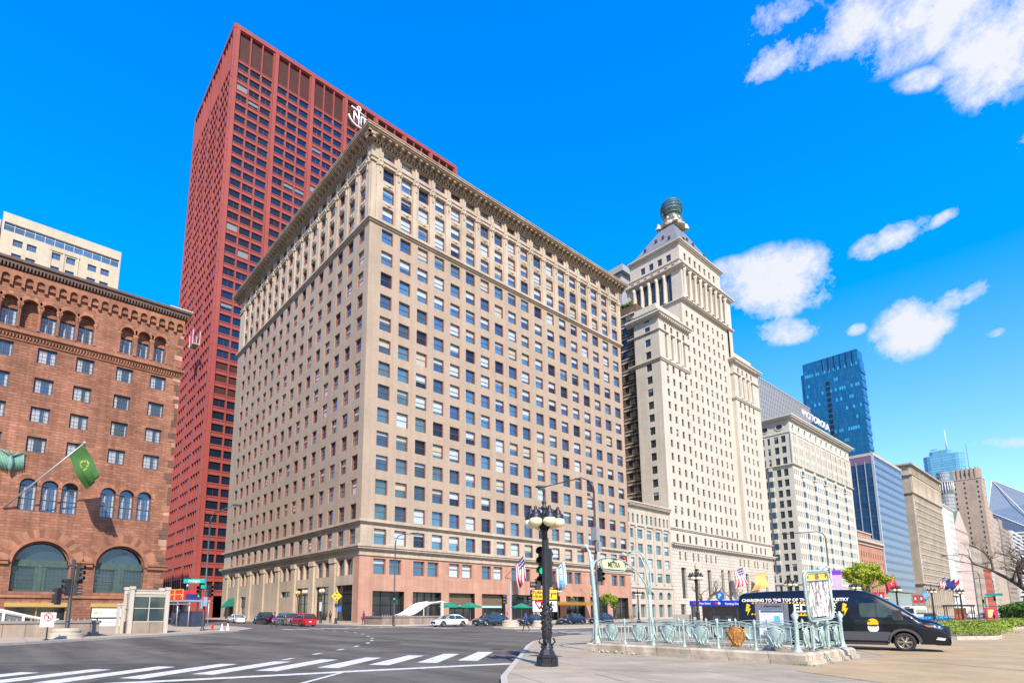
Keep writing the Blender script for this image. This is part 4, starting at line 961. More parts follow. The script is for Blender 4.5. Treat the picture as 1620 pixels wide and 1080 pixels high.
# ---------------- white block with oval windows and the rooftop sign ----------------
PY0, PY1 = 226.9, 295.6
PGM = stone('glazed_white_terracotta', (.55, .525, .45), 1.5, .5, .84, .05, stain=.1, bump=.1)
pg = thing('oval_window_building', 'white terracotta block with a row of oval windows under its bracketed cornice', 'building', (RX, 226.9, 0), world=True)
PE, PS = Face('E', RX), Face('S', PY0); ws = []; m = MB()
pc = []
for k in range(11): pc += [229.8 + 6.08 * k - 1.95, 229.8 + 6.08 * k, 229.8 + 6.08 * k + 1.95]
U = (PY0, PY1)
lowr = [18.2 + 4.04 * k for k in range(10)]
fb(PE, U, (.1, 8), [(c - 2.1, c + 2.1, .4, 6.5) for c in [229.8 + 6.08 * k for k in range(11)]], .8, rail=.6)
pv = 8
for z in [10.1, 14.1] + lowr: fb(PE, U, (pv, z + 2.0), [(c - .52, c + .52, z - 1.05, z + 1.05) for c in pc]); pv = z + 2.0
for z in (59.2, 63.5, 67.7): fb(PE, U, (pv, z + 2.1), [(c - .5, c + .5, z - 1.35, z + 1.35) for c in pc], .6); pv = z + 2.1
PE.q(m, *U, pv, 77)
US = (-112, RX); sc2 = [-80.85, -83.4]; pair2 = [-86.2, -88.3, -92, -95, -98]
pv = 8; PS.q(m, *US, 0, 8)
for z in [10.1, 14.1] + lowr + [59.2, 63.5, 67.7]:
    h = 1.35; fb(PS, US, (pv, z + 2.05), [(c - .8, c + .8, z - h, z + h) for c in sc2] + [(c - .5, c + .5, z - h, z + h) for c in pair2], .35); pv = z + 2.05
PS.q(m, *US, pv, 77); plainbox(m, US[0], RX, PY0, PY1, 0, 77, 'NWT'); m.build('wall', PGM, pg)
add_windows(pg, [flat('pg_frame', (.12, .13, .11), .6), G_SHADE, BLIND], ws)
def oval(F, u, z, a, b, root):
    mm = MB(); n = 16; ax_ = (1, 0, 0) if F.k == 'E' else (0, -1, 0)
    O_ = [(u + a * math.cos(2 * math.pi * i / n), z + b * math.sin(2 * math.pi * i / n)) for i in range(n)]; Q_ = [(u + (a + .4) * math.cos(2 * math.pi * i / n), z + (b + .4) * math.sin(2 * math.pi * i / n)) for i in range(n)]
    mm.face([F.P(p, q, .03) for p, q in O_], 1)
    for i in range(n):
        j = (i + 1) % n; mm.face([F.P(*O_[i], .2), F.P(*O_[j], .2), F.P(*Q_[j], .2), F.P(*Q_[i], .2)][::-1]); mm.face([F.P(*Q_[i], .2), F.P(*Q_[j], .2), F.P(*Q_[j], 0), F.P(*Q_[i], 0)]); mm.face([F.P(*O_[i], .2), F.P(*O_[i], .03), F.P(*O_[j], .03), F.P(*O_[j], .2)])
    mm.build('oval_window', [PGM, G_SHADE], root)
for k in range(11): oval(PE, 229.8 + 6.08 * k, 72.7, .75, .95, pg)
oval(PS, -81.9, 72.7, 1.2, 1.0, pg); oval(PS, -87.2, 72.7, 1.1, 1.0, pg)
m = MB(); A = (US[0], RX, PY0, PY1)
for lv_ in (((70.0, 70.35, .25),), ((57.0, 57.3, .35), (57.3, 57.6, .7)), ((8, 8.5, .4),), ((12.0, 12.3, .3),)):
    m = MB(); [slab(m, *A, *q) for q in lv_]; m.build('belt_course', PGM, pg)
m = MB()
for z0, z1, p in ((75.0, 75.3, .3), (75.3, 75.6, .9), (75.6, 76.1, 1.5), (76.1, 76.6, 1.8)): slab(m, *A, z0, z1, p)
for i in range(74): PE.box(m, PY0 + i * .94, PY0 + .4 + i * .94, 74.9, 75.3, 0, 1.0)
for i in range(12): PE.box(m, PY0 - .25 + 6.24 * i if i < 11 else PY1 - .7, PY0 + .35 + 6.24 * i if i < 11 else PY1, 57.6, 70.0, 0, .35)
for c in pc: PE.box(m, c + .72, c + 1.2, 58, 69.8, 0, .2)
for i in range(1, 11, 2):       # shallow oriels
    c = 229.8 + 6.08 * i; PE.box(m, c - 1.6, c + 1.6, 53.4, 53.9, 0, .8)
m.build('cornice', PGM, pg)
for i in range(1, 11, 2):
    c = 229.8 + 6.08 * i; m = MB()
    for z in lowr: PE.box(m, c - .6, c + .6, z - 1.1, z + 1.1, .0, .5, 1); PE.box(m, c - .75, c + .75, z + 1.1, z + 2.95, 0, .55, 0); 
    m.build('bay_window', [PGM, G_DARK], pg)
m = MB()
for z in lowr: PS.box(m, -86.8, -85.6, z - 1.2, z + 1.2, 0, .5, 1); PS.box(m, -86.9, -85.5, z + 1.2, z + 2.84, 0, .55, 0)
m.build('bay_window', [PGM, G_DARK], pg)
sg = thing('rooftop_sign', 'white capital letters standing along the roof edge of the oval-window block', 'sign', (RX + .8, 253, 77), world=True)
text_mesh('MOTOROLA', 4.2, flat('sign_white', (.68, .7, .74), .5), sg, plane_T((RX + 1.2, 253.5, 79.9), (0, 1, 0), (1, 0, 0)), ext=.2, bold=.0, sx=1.27)
m = MB(); m.box(RX + .6, RX + .8, 239, 268, 77.3, 77.6)
for i in range(10): m.box(RX + .6, RX + .75, 240 + i * 3, 240.15 + i * 3, 76.6, 78)
m.box(RX + .62, RX + .78, 239, 268, 77.9, 78.0); m.build('frame', flat('sign_frame', (.25, .27, .3), .5, .3), sg)
# slab with pale fins behind it
fs = thing('finned_slab', 'grey slab block with close vertical fins, behind the block with the roof sign', 'building', (-150, 385, 0), world=True)
m = MB(); m.box(-180, -150, 385, 493, 0, 160.5); m.build('wall', stone('fin_slab_glass', (.05, .07, .10), 1.6, 3.6, .4, .6, rough=.3, stain=.1, msize=.15), fs)
m = MB()
for i in range(37): m.box(-150, -149.2, 385 + i * 3, 385.8 + i * 3, 0, 160.5)
for i in range(46): m.box(-150, -149.85, 385, 493, 2 + i * 3.5, 2.9 + i * 3.5)
m.box(-181, -149.2, 384.7, 493.3, 160.5, 161.2); m.build('fins', flat('fin_grey', (.33, .35, .37), .5, .1), fs)
# blue glass tower
BG = stone('blue_curtain_wall', (.015, .14, .30), 1.5, 4.1, .55, .35, col2=(.01, .10, .24), rough=.12, stain=.12, bump=.0, msize=.12, off=0, big=.03)
bt = thing('glass_tower', 'tall blue glass tower with dark slots cut in its crown', 'skyscraper', (-113.7, 480, 0), world=True)
m = MB(); m.box(-152, -114.5, 480, 492, 0, 198.4); m.box(-154, -113.7, 480.5, 491, 0, 190)
for k in range(26): m.box(-114, -113.4 + (k % 2) * .2, 480.6, 490.8, 30 + k * 6, 33 + k * 6)
m.build('wall', BG, bt)
SF = Face('S', 480)
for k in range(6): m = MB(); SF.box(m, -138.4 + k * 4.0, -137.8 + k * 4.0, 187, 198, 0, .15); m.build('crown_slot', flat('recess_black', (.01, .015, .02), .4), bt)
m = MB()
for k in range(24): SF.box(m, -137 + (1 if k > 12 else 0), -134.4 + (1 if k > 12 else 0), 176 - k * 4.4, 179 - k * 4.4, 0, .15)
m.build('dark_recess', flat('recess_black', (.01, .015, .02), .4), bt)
random.seed(3)
for k in range(17):
    m = MB(); z = 186 - k * 8.2
    for c in range(24):
        if random.random() < (.62 if k in (0, 2, 6, 9, 12) else .16): SF.box(m, -151 + c * 1.5 + .15, -149.7 + c * 1.5, z, z + 2.6, 0, .12)
    m.build('lit_floor_glazing', glass('bright_blue_pane', (.05, .42, .62), metal=.4), bt)
# brick hall with pale cornice
bh = thing('brick_hall', 'pink brick concert hall with a pale stone cornice, low between two tall blocks', 'building', (RX, 297, 0), world=True)
PBR = stone('pink_brick', (.48, .235, .16), .5, .16, .8, .15, stain=.2)
block(bh, -110, RX - .1, 296.3, 334.2, 34, PBR, [299.5 + 3.6 * k for k in range(10)], 1.3, [], 1, [11.5, 15.5, 19.7, 24, 28], 2.2, z0=0, gmat=G_SHADE, limit=60)
m = MB(); m.box(-110, RX + .9, 295.9, 334.3, 33.9, 34.8); m.box(-110, RX + .4, 296, 334.2, 32.4, 32.9); m.box(-110, RX + .35, 296, 334.2, 8.2, 8.8); m.box(-98, RX - 2, 297, 326, 39.0, 39.6)
for k in range(24): m.box(RX - .3, RX + .1, 296.6 + k * 1.55, 297.3 + k * 1.55, 34.8, 36.0)
m.box(RX - .4, RX + .2, 296.3, 334.2, 36.0, 36.3)
m.build('cornice', WST, bh)
m = MB(); m.box(-98, RX - 2.4, 297.2, 325.7, 34, 39.0); m.box(-108, RX - 4, 296.5, 303, 34, 44.6); m.build('attic', PBR, bh)
# banded glass block
gb = thing('banded_glass_block', 'blue glass office block with white top edge and grey horizontal bands', 'building', (RX, 334.4, 0), world=True)
m = MB(); plainbox(m, -120, RX, 334.4, 388, 12, 81, 'NW'); m.face([(RX, 334.4, 12), (RX, 388, 12), (RX, 388, 81), (RX, 334.4, 81)])
m.face([(-120, 334.4, 12), (RX, 334.4, 12), (RX, 334.4, 81), (-120, 334.4, 81)], 1); m.box(-118, RX - 2, 336, 386, 0, 12, 1)
m.build('wall', [stone('blue_grey_panels', (.15, .20, .27), 1.35, 4.05, .8, .08, rough=.35, stain=.08, bump=.02, msize=.04), glass('gb_glass', (.04, .13, .26), metal=.6, scale=.15)], gb)
m = MB(); GE, GS = Face('E', RX), Face('S', 334.4)
for k in range(17): GE.box(m, 334.5, 388, 14 + k * 4.05, 15.5 + k * 4.05, 0, .05, 1)
for k in range(12): GS.box(m, -120 + k * 3.79, -119.7 + k * 3.79, 12, 78, 0, .35); 
for k in range(17): GS.box(m, -120, RX, 12.2 + k * 4.05, 13.0 + k * 4.05, 0, .1, 1)
m.box(-120.3, RX + .3, 334.1, 388, 80.6, 82.0, 2); GE.box(m, 334.4, 335.2, 12, 80.6, 0, .3, 0); GS.box(m, RX - .7, RX, 12, 80.6, 0, .3, 0); GS.box(m, -120, RX - .8, 76.5, 80.6, 0, .2, 3)
m.build('mullion', [flat('gb_steel', (.40, .47, .50), .4, .3), flat('gb_spandrel', (.045, .07, .12), .3, .2), WST, flat('gb_top_panel', (.16, .10, .16), .5)], gb)
# big beige block with colonnade storeys
bb = thing('colonnaded_block', 'beige stone block with a columned upper storey and flags above its entrance', 'building', (RX, 408, 0), world=True)
BGE = stone('beige_stone', (.45, .385, .29), 1.6, .6, .8, .08, stain=.28)
block(bb, -104, RX, 408, 484.5, 88.3, BGE, [411.5 + 2.52 * k for k in range(29)], 1.25, [-84.6, -90, -95], 1.6, [5] + [21.5 + 3.9 * k for k in range(12)] + [69.2], 1.75, z0=0, limit=100, blinds=.1, depth=.5, sides='NWT')
m = MB(); BBE = Face('E', RX); A = (-104, RX, 408, 484.5)
for z0, z1, p in ((17.3, 17.8, .5), (17.8, 18.3, 1.0), (71.2, 71.8, .8), (81.7, 82.1, .5), (82.1, 82.7, 1.1), (87.6, 88.2, .8), (88.2, 89.2, 1.6)): slab(m, *A, z0, z1, p)
for k in range(30): m.lathe(BBE.P(410.2 + 2.52 * k, 71.8, .25), [(.7, 0), (.55, .6), (.5, 8.8), (.8, 9.8)], 8)
for k in range(30): BBE.box(m, 409.9 + 2.52 * k, 410.5 + 2.52 * k, 82.7, 87.6, 0, .5)
for k in range(31): BBE.box(m, 409.3 + 2.52 * k, 409.9 + 2.52 * k, .3, 17.2, 0, .4) if k % 2 == 0 else None
for k in range(13): BBE.box(m, 412, 482, 19.4 + 3.9 * k, 19.75 + 3.9 * k, 0, .35)
m.build('cornice', BGE, bb)
m = MB(); 
for k in range(29): BBE.box(m, 410.9 + 2.52 * k, 412.1 + 2.52 * k, 72.4, 81.0, 0, .03); BBE.box(m, 411 + 2.52 * k, 412 + 2.52 * k, 83.4, 86.6, 0, .03)
m2 = MB(); BS = Face('S', 408); [BS.box(m2, -85.4, -83.8, z - .9, z + .9, 0, .04) for z in (75.7, 79.8, 71.9)]
m.build('upper_windows', G_SHADE, bb)['kind'] = 'stuff'
# a run of smaller fronts
def front(name, label, y0, y1, z, mat, cols, wd, rws, h, x1=RX, x0=-104, limit=0, cat='building', scol=(), sw=1., corn=.8, gm=None):
    r_ = thing(name, label, cat, (x1, y0, 0), world=True)
    block(r_, x0, x1, y0, y1, z, mat, cols, wd, list(scol), sw, rws, h, limit=max(limit, 24), blinds=.1, depth=.4, gmat=gm)
    if corn: mm = MB(); slab(mm, x0, x1, y0, y1, z - .6, z, corn); slab(mm, x0, x1, y0, y1, z - 1.3, z - .6, corn * .5); slab(mm, x0, x1, y0, y1, 7, 7.6, corn * .4); mm.build('cornice', mat, r_)
    return r_
WH = stone('brilliant_white_stone', (.62, .61, .56), 3, .9, .9, .05, stain=.08)
front('white_fluted_block', 'narrow brilliant white block with fluted piers beside the beige colonnaded block', 485, 501.5, 74.4, WH, [488.5, 492.5, 496.5], .6, [20 + 4.5 * k for k in range(12)], 1.4)
front('white_grid_block', 'narrow white block with a dense grid of windows and a crowning belt', 502, 521, 74.0, stone('grey_white_stone', (.60, .57, .52), 2, .8, .85, .05, stain=.12), [504 + 2.15 * k for k in range(8)], 1.1, [9] + [24 + 4.2 * k for k in range(8)] + [60, 64.5, 69], 2.2)
PK = stone('pinkish_stone', (.52, .42, .36), 1.8, .7, .85, .06, stain=.12)
g1 = front('gabled_clubhouse', 'pinkish stone club block with a steep gable and green roof', 521.5, 568, 61.5, PK, [525 + 5.2 * k for k in range(8)], 1.3, [12, 18, 24, 30, 36, 42, 48, 54], 1.7, corn=.5)
m = MB(); m.faces([(RX, 524, 61.5), (RX, 566, 61.5), (RX, 545, 76), (-104, 524, 61.5), (-104, 566, 61.5), (-104, 545, 76)], [(0, 1, 2), (3, 5, 4), (0, 2, 5, 3), (1, 4, 5, 2)]); m.build('gable', PK, g1)
m = MB(); m.faces([(RX - .8, 523, 61.6), (RX - .8, 545, 76.5), (-104, 545, 76.5), (-104, 523, 61.6), (RX - .8, 567, 61.6), (-104, 567, 61.6)], [(0, 1, 2, 3), (1, 4, 5, 2)]); m.build('roof', flat('green_roof', (.10, .17, .09), .7), g1)
front('gothic_front', 'grey stone front with tall narrow arched bays beyond the gabled club', 568.3, 613.5, 53.5, stone('grey_gothic_stone', (.42, .36, .28), 1.5, .6, .8, .1, stain=.25), [571 + 4.3 * k for k in range(10)], 1.8, [6, 14, 22, 30, 38, 46.5], 4.2)
front('red_brick_front', 'low red brick front with a white cornice far along the avenue', 614, 647.5, 36.5, stone('far_red_brick', (.42, .12, .08), .8, .3, .8, .15, stain=.2), [617 + 4 * k for k in range(8)], 1.7, [6, 12, 18, 24, 30], 3)
front('tan_brick_front', 'tan brick block rising behind the low red brick front', 614, 651, 56.5, stone('tan_brick', (.40, .32, .23), .8, .3, .8, .1, stain=.2), [640], 1.6, [10, 20, 30, 40, 50], 2, x1=RX - 6, scol=())
front('grey_white_front', 'pale grey office front beside the tall tan tower foot', 652, 668.5, 45, WST, [655 + 3.4 * k for k in range(4)], 1.6, [8 + 4 * k for k in range(9)], 2)
# tall tan tower with a castle-like crown
ct = thing('crowned_tower', 'tall tan brick tower with a castellated crown and a thin mast', 'skyscraper', (RX, 670, 0), world=True)
TNM = stone('tan_tower_brick', (.47, .36, .27), 1.2, .5, .85, .08, stain=.2)
block(ct, -99.3, RX, 670, 690, 122, TNM, [673 + 3.5 * k for k in range(5)], 1.3, [-81.3, -90.2, -96.8], 1.25, [8 + 4.6 * k for k in range(25)], 2.0, limit=40, blinds=.05)
m = MB(); m.box(-97.8, -80.0, 671, 689, 122, 131)
for k in range(6): m.box(-97.6 + k * 3.1, -96.2 + k * 3.1, 670.4, 671.2, 121, 132.5)
for k in range(5): m.box(-80.2, -79.4, 671.5 + k * 3.8, 673.5 + k * 3.8, 121, 132.5)
m.box(-99.6, RX + .3, 669.7, 690.3, 121.6, 122.4); m.build('crown', TNM, ct)
m = MB(); 
for k in range(3): Face('S', 671).box(m, -92 + k * 2.2, -90.6 + k * 2.2, 125, 128, 0, .1)
m.tube([(-86, 676, 131), (-86, 676, 156)], .18, 5); m.build('mast', BRF, ct)
m = MB(); m.box(RX - 22, RX, 690.2, 735, 0, 88); m.box(RX - 20, RX - 1, 690.2, 716, 88, 96); m.box(RX - 20, RX - 1, 716, 735, 60, 90); 
for k in range(14):
    for q in range(6): m.box(RX - 18 + 3 * q, RX - 16.8 + 3 * q, 690.05, 690.2, 24 + k * 4.6, 26.2 + k * 4.6, 1)
    for q in range(10): m.box(RX, RX + .06, 692 + 4.2 * q, 693.6 + 4.2 * q, 24 + k * 4.6, 26.2 + k * 4.6, 1)
tag(m.build('tower_annex', [TNM, G_SHADE]), 'lower stepped annex of tan brick beside the tower with the mast', 'building')
m = MB(); m.box(RX - 16, RX + .5, 738, 800, 0, 84); m.box(RX - 14, RX, 742, 760, 84, 92)
for k in range(16):
    for q in range(14): m.box(RX + .5, RX + .56, 740 + 4.2 * q, 742 + 4.2 * q, 10 + k * 4.6, 12.4 + k * 4.6, 1)
    for q in range(4): m.box(RX - 14 + 3.6 * q, RX - 12.4 + 3.6 * q, 737.9, 738, 10 + k * 4.6, 12.4 + k * 4.6, 1)
tag(m.build('stepped_brown_block', [stone('brown_grey_stone', (.36, .29, .22), 2, .8, .8, .1), G_SHADE]), 'brown stone block with stepped top, farthest but one along the avenue', 'building')
m = MB(); m.box(RX - 16, RX + 2, 803, 880, 0, 86)
for k in range(18): m.box(RX + 2, RX + 2.1, 806, 876, 8 + k * 4.3, 10.4 + k * 4.3, 1)
tag(m.build('white_office_block', [WH, G_SHADE]), 'white office block with ribbon windows below the diamond roof', 'building')
# white rounded tower and blue mirrored tower far behind
rt = thing('round_topped_tower', 'pale tower with a rounded columned top in front of the mirrored blue tower', 'skyscraper', (-101, 640, 0), world=True)
m = MB(); m.lathe((-100.6, 645, 60), [(6.6, 0), (6.6, 46), (6.2, 46.2), (6.2, 56), (7.2, 56.2), (7.2, 57.4), (4.8, 58), (4.8, 66)], 24, 0, False); m.build('wall', stone('grid_tower', (.48, .52, .52), 1.4, 3.2, .35, .25, rough=.3, msize=.35), rt)
m = MB()
for i in range(24): t = 2 * math.pi * i / 24; m.tube([(-100.6 + 6.8 * math.cos(t), 645 + 6.8 * math.sin(t), 106), (-100.6 + 6.8 * math.cos(t), 645 + 6.8 * math.sin(t), 116)], .3, 5)
m.build('columns', WH, rt)
tr = thing('mirrored_tower', 'far mirrored blue tower with rounded edges and a white spire', 'skyscraper', (-169, 1100, 0), world=True)
TG = stone('mirror_blue_bands', (.16, .42, .60), 30, 3.8, .6, .15, rough=.15, stain=.12, msize=.5, bump=.02)
m = MB(); P_ = [(-184, 1100), (-154, 1100)] + arc(-154, 1110, 10, -90, 90, 8) + [(-184, 1120)] + arc(-184, 1110, 10, 90, 270, 8); m.prism(P_, 0, 243); P2 = [(-172 + (x + 169) * .55, 1110 + (y - 1110) * .8) for x, y in P_]; m.prism(P2, 243, 250); m.build('wall', TG, tr)
m = MB(); m.tube([(-163.5, 1108, 249), (-163.5, 1108, 283)], [1.3, .35], 8); m.build('spire', WH, tr)
m = MB(); m.tube([(-179, 1106, 243), (-179, 1106, 254)], .4, 5); m.box(-183, -175, 1105.6, 1106.4, 253, 254); m.build('crane', flat('crane_blue', (.1, .2, .28), .5), tr)
# tower with slanting diamond roof
dm = thing('diamond_roof_tower', 'white striped tower with a slanting diamond shaped glass roof edged in white', 'skyscraper', (-85, 900, 0), world=True)
m = MB(); m.box(-103.4, -60, 901, 950, 0, 93)
for k in range(24): m.box(-103.5, -59.9, 900.6, 950.1, 2 + k * 3.9, 4.0 + k * 3.9, 1)
m.build('wall', [G_SHADE, WH], dm)
m = MB(); A0, B0, C0, D0 = (-103.4, 901, 121), (-99.5, 930, 163), (-58, 940, 133), (-58, 901, 88)
m.face([A0, (-103.4, 900.9, 93), (-58, 900.9, 82), D0]); m.face([A0, D0, C0, B0]); m.face([B0, C0, (-58, 950, 80), (-103, 950, 80)]); m.face([A0, B0, (-103, 950, 80), (-103.4, 901, 80)])
m.build('roof', stone('diamond_glass', (.14, .19, .27), 5, 1.6, .5, .1, rough=.25, msize=.3, stain=.05), dm)
m = MB()
for p, q in ((A0, B0), (B0, C0), (A0, D0), (D0, C0), ((-103.4, 901, 93), A0), (B0, D0)): m.tube([p, q], .55, 5)
m.build('edge', WH, dm)

# ---------------- street furniture ----------------
IRONB = flat('black_cast_iron', (.028, .028, .030), .45, .35, var=.3, scale=12, bump=.15)
GLOBE = flat('opal_globe', (.80, .70, .44), .35, var=.06, coat=.25)
GALV = flat('galvanised_pole', (.42, .44, .46), .45, .5)
POLEG = flat('dark_green_grey_pole', (.055, .06, .06), .5, .3)
GLOBE.node_tree.nodes['Principled BSDF'].inputs['Subsurface Weight'].default_value = .7; GLOBE.node_tree.nodes['Principled BSDF'].inputs['Subsurface Radius'].default_value = (.3, .26, .18); GLOBE.node_tree.nodes['Principled BSDF'].inputs['Subsurface Scale'].default_value = .6
def globe_lamp(label, loc, group='six-globe cast iron lamps', full=False):
    t = thing('street_lamp', label, 'street lamp', (loc[0], loc[1], .13), random.uniform(0, .3), group)
    m = MB(); m.lathe((0, 0, 0), [(.34, 0), (.34, .06), (.31, .1), (.31, .24), (.33, .27), (.25, .34), (.22, .42), (.17, .5)], 8, 0, False)
    for i in range(8): a = math.pi * (i + .5) / 4; m.cbox((.295 * math.cos(a), .295 * math.sin(a), .07), (.03, .17, .16), 0, a)
    m.build('base', IRONB, t)
    m = MB(); m.lathe((0, 0, .5), [(.17, 0), (.2, .06), (.14, .12), (.125, .2), (.13, .3), (.15, .36), (.145, .5), (.15, .9), (.13, .98), (.165, 1.05), (.12, 1.12), (.105, 1.3), (.10, 2.6), (.085, 3.5), (.1, 3.55), (.085, 3.6)], 16)
    if full:
        for i in range(40): a = i * 2.4; z = 1.0 + i * .022; m.ball((.15 * math.cos(a), .15 * math.sin(a), z), .035, 6, 4, 0, (1, 1, 1.5))
        for i in range(4): a = math.pi * i / 2 + .4; m.tube([(.14 * math.cos(a), .14 * math.sin(a), .62), (.24 * math.cos(a), .24 * math.sin(a), .7), (.19 * math.cos(a), .19 * math.sin(a), .82)], .03, 5)
    m.build('pole', IRONB, t)
    m = MB(); m.lathe((0, 0, 4.1), [(.09, 0), (.12, .1), (.14, .3), (.07, .42), (.1, .5), (.06, .56), (.11, .64), (.11, .68), (.04, .74), (.08, .82), (.035, .9), (.03, 1.15), (.05, 1.19), (.025, 1.24), (.03, 1.3), (.002, 1.36)], 12); m.build('finial', IRONB, t)
    for i in range(6):
        a = math.pi * i / 3 + .35; c, s = math.cos(a), math.sin(a)
        m = MB(); m.tube([(.08 * c, .08 * s, 4.05), (.2 * c, .2 * s, 4.28), (.3 * c, .3 * s, 4.62), (.38 * c, .38 * s, 4.7), (.43 * c, .43 * s, 4.62), (.42 * c, .42 * s, 4.5)], [.03, .035, .035, .03, .03, .03], 6)
        m.tube([(.1 * c, .1 * s, 4.35), (.22 * c, .22 * s, 4.42), (.34 * c, .34 * s, 4.5)], .02, 5)
        m.lathe((.42 * c, .42 * s, 4.4), [(.17, 0), (.18, .06), (.16, .12), (.09, .18), (.1, .22), (.04, .3), (.055, .34), (.01, .38)], 12); arm = m.build('arm', IRONB, t)
        m = MB(); m.ball((.42 * c, .42 * s, 4.29), .2, 16, 10, 0, (1, 1, .82)); m.build('globe', GLOBE, arm)
    return t
globe_lamp('big black lamp with six cream globes nearest the camera, by the kerb', (-11.5, 12.75), full=True)
for lab, p in (('black six-globe lamp behind the verdigris railing, nearest the newspaper boxes', (-22.9, 43.4)), ('small black globe lamp standing before the arcaded white building', (-50.5, 77.3)), ('black globe lamp beside the yellow turning vehicles sign', (-49.4, 57.0)),
               ('black globe lamp rising behind the van roof beside the mirror-like sign', (-22.2, 60.9)), ('black globe lamp in front of the bright green tree', (-20.6, 74.8)), ('black globe lamp in front of the banded glass block', (-19.2, 85.5)),
               ('black globe lamp in front of the beige colonnaded block', (-17.9, 97.0)), ('farthest clearly seen black globe lamp, above the black kiosk roof', (-16.2, 104.9))):
    globe_lamp(lab, p)
def twin_lamp(label, loc, rz, col, h=4.9):
    t = thing('twin_lamp', label, 'street lamp', (*loc, .13), rz, 'twin acorn lamps')
    m = MB(); m.lathe((0, 0, 0), [(.22, 0), (.2, .3), (.1, .6), (.07, 1), (.06, h - 1), (.1, h - .9), (.05, h - .7)], 10); m.tube([(-.5, 0, h - .8), (-.42, 0, h - .62), (0, 0, h - .85), (.42, 0, h - .62), (.5, 0, h - .8)], .045, 6); m.build('post', IRONB, t)
    for s_ in (-.45, .45):
        m = MB(); m.lathe((s_, 0, h - .7), [(.1, 0), (.14, .1), (.1, .2)], 8); q = m.build('lamp_holder', IRONB, t)
        m = MB(); m.ball((s_, 0, h - .2), .26, 12, 8, 0, (1, 1, 1.15)); m.build('globe', col, q)
OR = flat('orange_globe', (.80, .38, .10), .3, coat=.4); OR2 = flat('amber_globe', (.85, .36, .02), .3, coat=.4); PKG = flat('peach_globe', (.80, .52, .36), .3, coat=.4)
twin_lamp('twin lamp with amber globes in front of the green awning', (-87.4, 37.5), 0, OR)
twin_lamp('twin lamp with peach globes behind the black pickup', (-83.6 + .5, 36.8), 0, PKG)
twin_lamp('twin lamp with peach globes behind the red car, holding a white notice', (-77.6, 37), 0, PKG)
twin_lamp('twin lamp with yellow-orange globes in front of the red tower foot', (-91, 20.4), .5, OR2)
m = MB(); m.box(-77.2, -76.6, 36.5, 36.56, 1.9, 3.2); tag(m.build('notice', flat('notice_white', (.7, .74, .78), .6)), 'white notice board hung on the lamp post behind the red car', 'notice')
# tall arm lights
LENSR, LENSG, LENSO = flat('signal_red', (.5, .02, .01), .3, emit=.25, var=0), flat('signal_green', (.01, .55, .2), .3, emit=.9, var=0), flat('signal_unlit', (.05, .02, .015), .3, var=0)
def head(parent, p, face, lit, n=3, big=1.0):
    """signal head with its lenses facing direction face (degrees)"""
    T = Matrix.Translation(p) @ Matrix.Rotation(R(face), 4, 'Z') @ Matrix.Scale(big, 4)
    m = MB(); m.T = T; H = .34 * n; m.box(-.12, .08, -.15, .15, -H / 2, H / 2)
    for i in range(n):
        z = H / 2 - .17 - .34 * i
        vs = m.ring((.08, 0, z), (1, 0, 0), .15, 12); ve = m.ring((.3, 0, z), (1, 0, 0), .15, 12)
        for k in range(12):
            if (vs[k].z + vs[(k + 1) % 12].z) / 2 > z - .1: m.face([vs[k], vs[(k + 1) % 12], ve[(k + 1) % 12], ve[k]])
    h = m.build('signal_head', flat('signal_black', (.02, .02, .02), .5), parent)
    for i in range(n):
        z = H / 2 - .17 - .34 * i; m = MB(); m.T = T; m.lathe((.085, 0, z), [(.12, 0), (.1, .03), (.001, .045)], 12, 0, True, (1, 0, 0))
        m.build('lens', LENSG if (lit == 'g' and i == (n - 1 if n == 3 else 2)) else LENSR if (lit == 'r' and i == 0) else LENSO, h)
def arm_light(label, x, y, h, adir, alen, mat=POLEG, z0=.13, heads=(), extra=None, r=.1, drop=0.):
    t = thing('street_light', label, 'street light', (x, y, z0))
    a = Vector((math.cos(R(adir)), math.sin(R(adir)), 0))
    m = MB(); m.lathe((0, 0, 0), [(r * 2, 0), (r * 2, .12), (r * 1.2, .2), (r, .3), (r * .75, h - 1.2)], 12)
    m.tube([Vector((0, 0, h - 1.2)), Vector((0, 0, h - .7)) + a * .05, Vector((0, 0, h - .25)) + a * .3, Vector((0, 0, h)) + a * .9, Vector((0, 0, h - drop)) + a * alen], [r * .75, r * .7, r * .6, r * .5, r * .35], 8); m.build('pole', mat, t)
    m = MB(); e = Vector((0, 0, h - drop)) + a * alen; m.tube([e - a * .1, e + a * .15, e + a * .6, e + a * .75], [.05, .11, .12, .04], 8); m.build('lamp_head', mat, t)
    for p, f, l in heads: head(t, p, f, l)
    if extra: extra(t)
    return t
def ex_near(t):
    m = MB(); m.box(-.25, .25, -.2, .2, 6.8, 7.8); m.box(.1, .4, -.15, .15, 6.0, 6.7); m.build('control_box', flat('box_grey', (.25, .25, .24), .6), t)
    m = MB(); m.tube([(0, 0, 5.0), (-.5, 0, 5.1), (-.55, 0, 4.9)], .04, 5); m.ball((-.55, 0, 4.8), .12, 8, 6); m.tube([(0, 0, 9.9), (-.4, -.1, 10.3)], .03, 5); m.ball((-.4, -.1, 10.35), .13, 8, 6); m.build('camera_bracket', BRF, t)
arm_light('tall arm street light behind the verdigris arch carrying a grey control box', -25.3, 33.6, 11.6, 222, 3.6, heads=(((.35, 0, 4.3), -10, ''), ((-.3, .1, 3.2), 150, '')), extra=ex_near, drop=.6)
arm_light('arm street light at the office block corner with traffic signals low on its post', -60.8, 38.9, 11.4, -45 + 60, 2.6, heads=(((-.32, -.25, 3.6), 200, ''), ((.3, -.2, 3.6), -40, 'g'), ((.6, .1, 3.7), 20, '')))
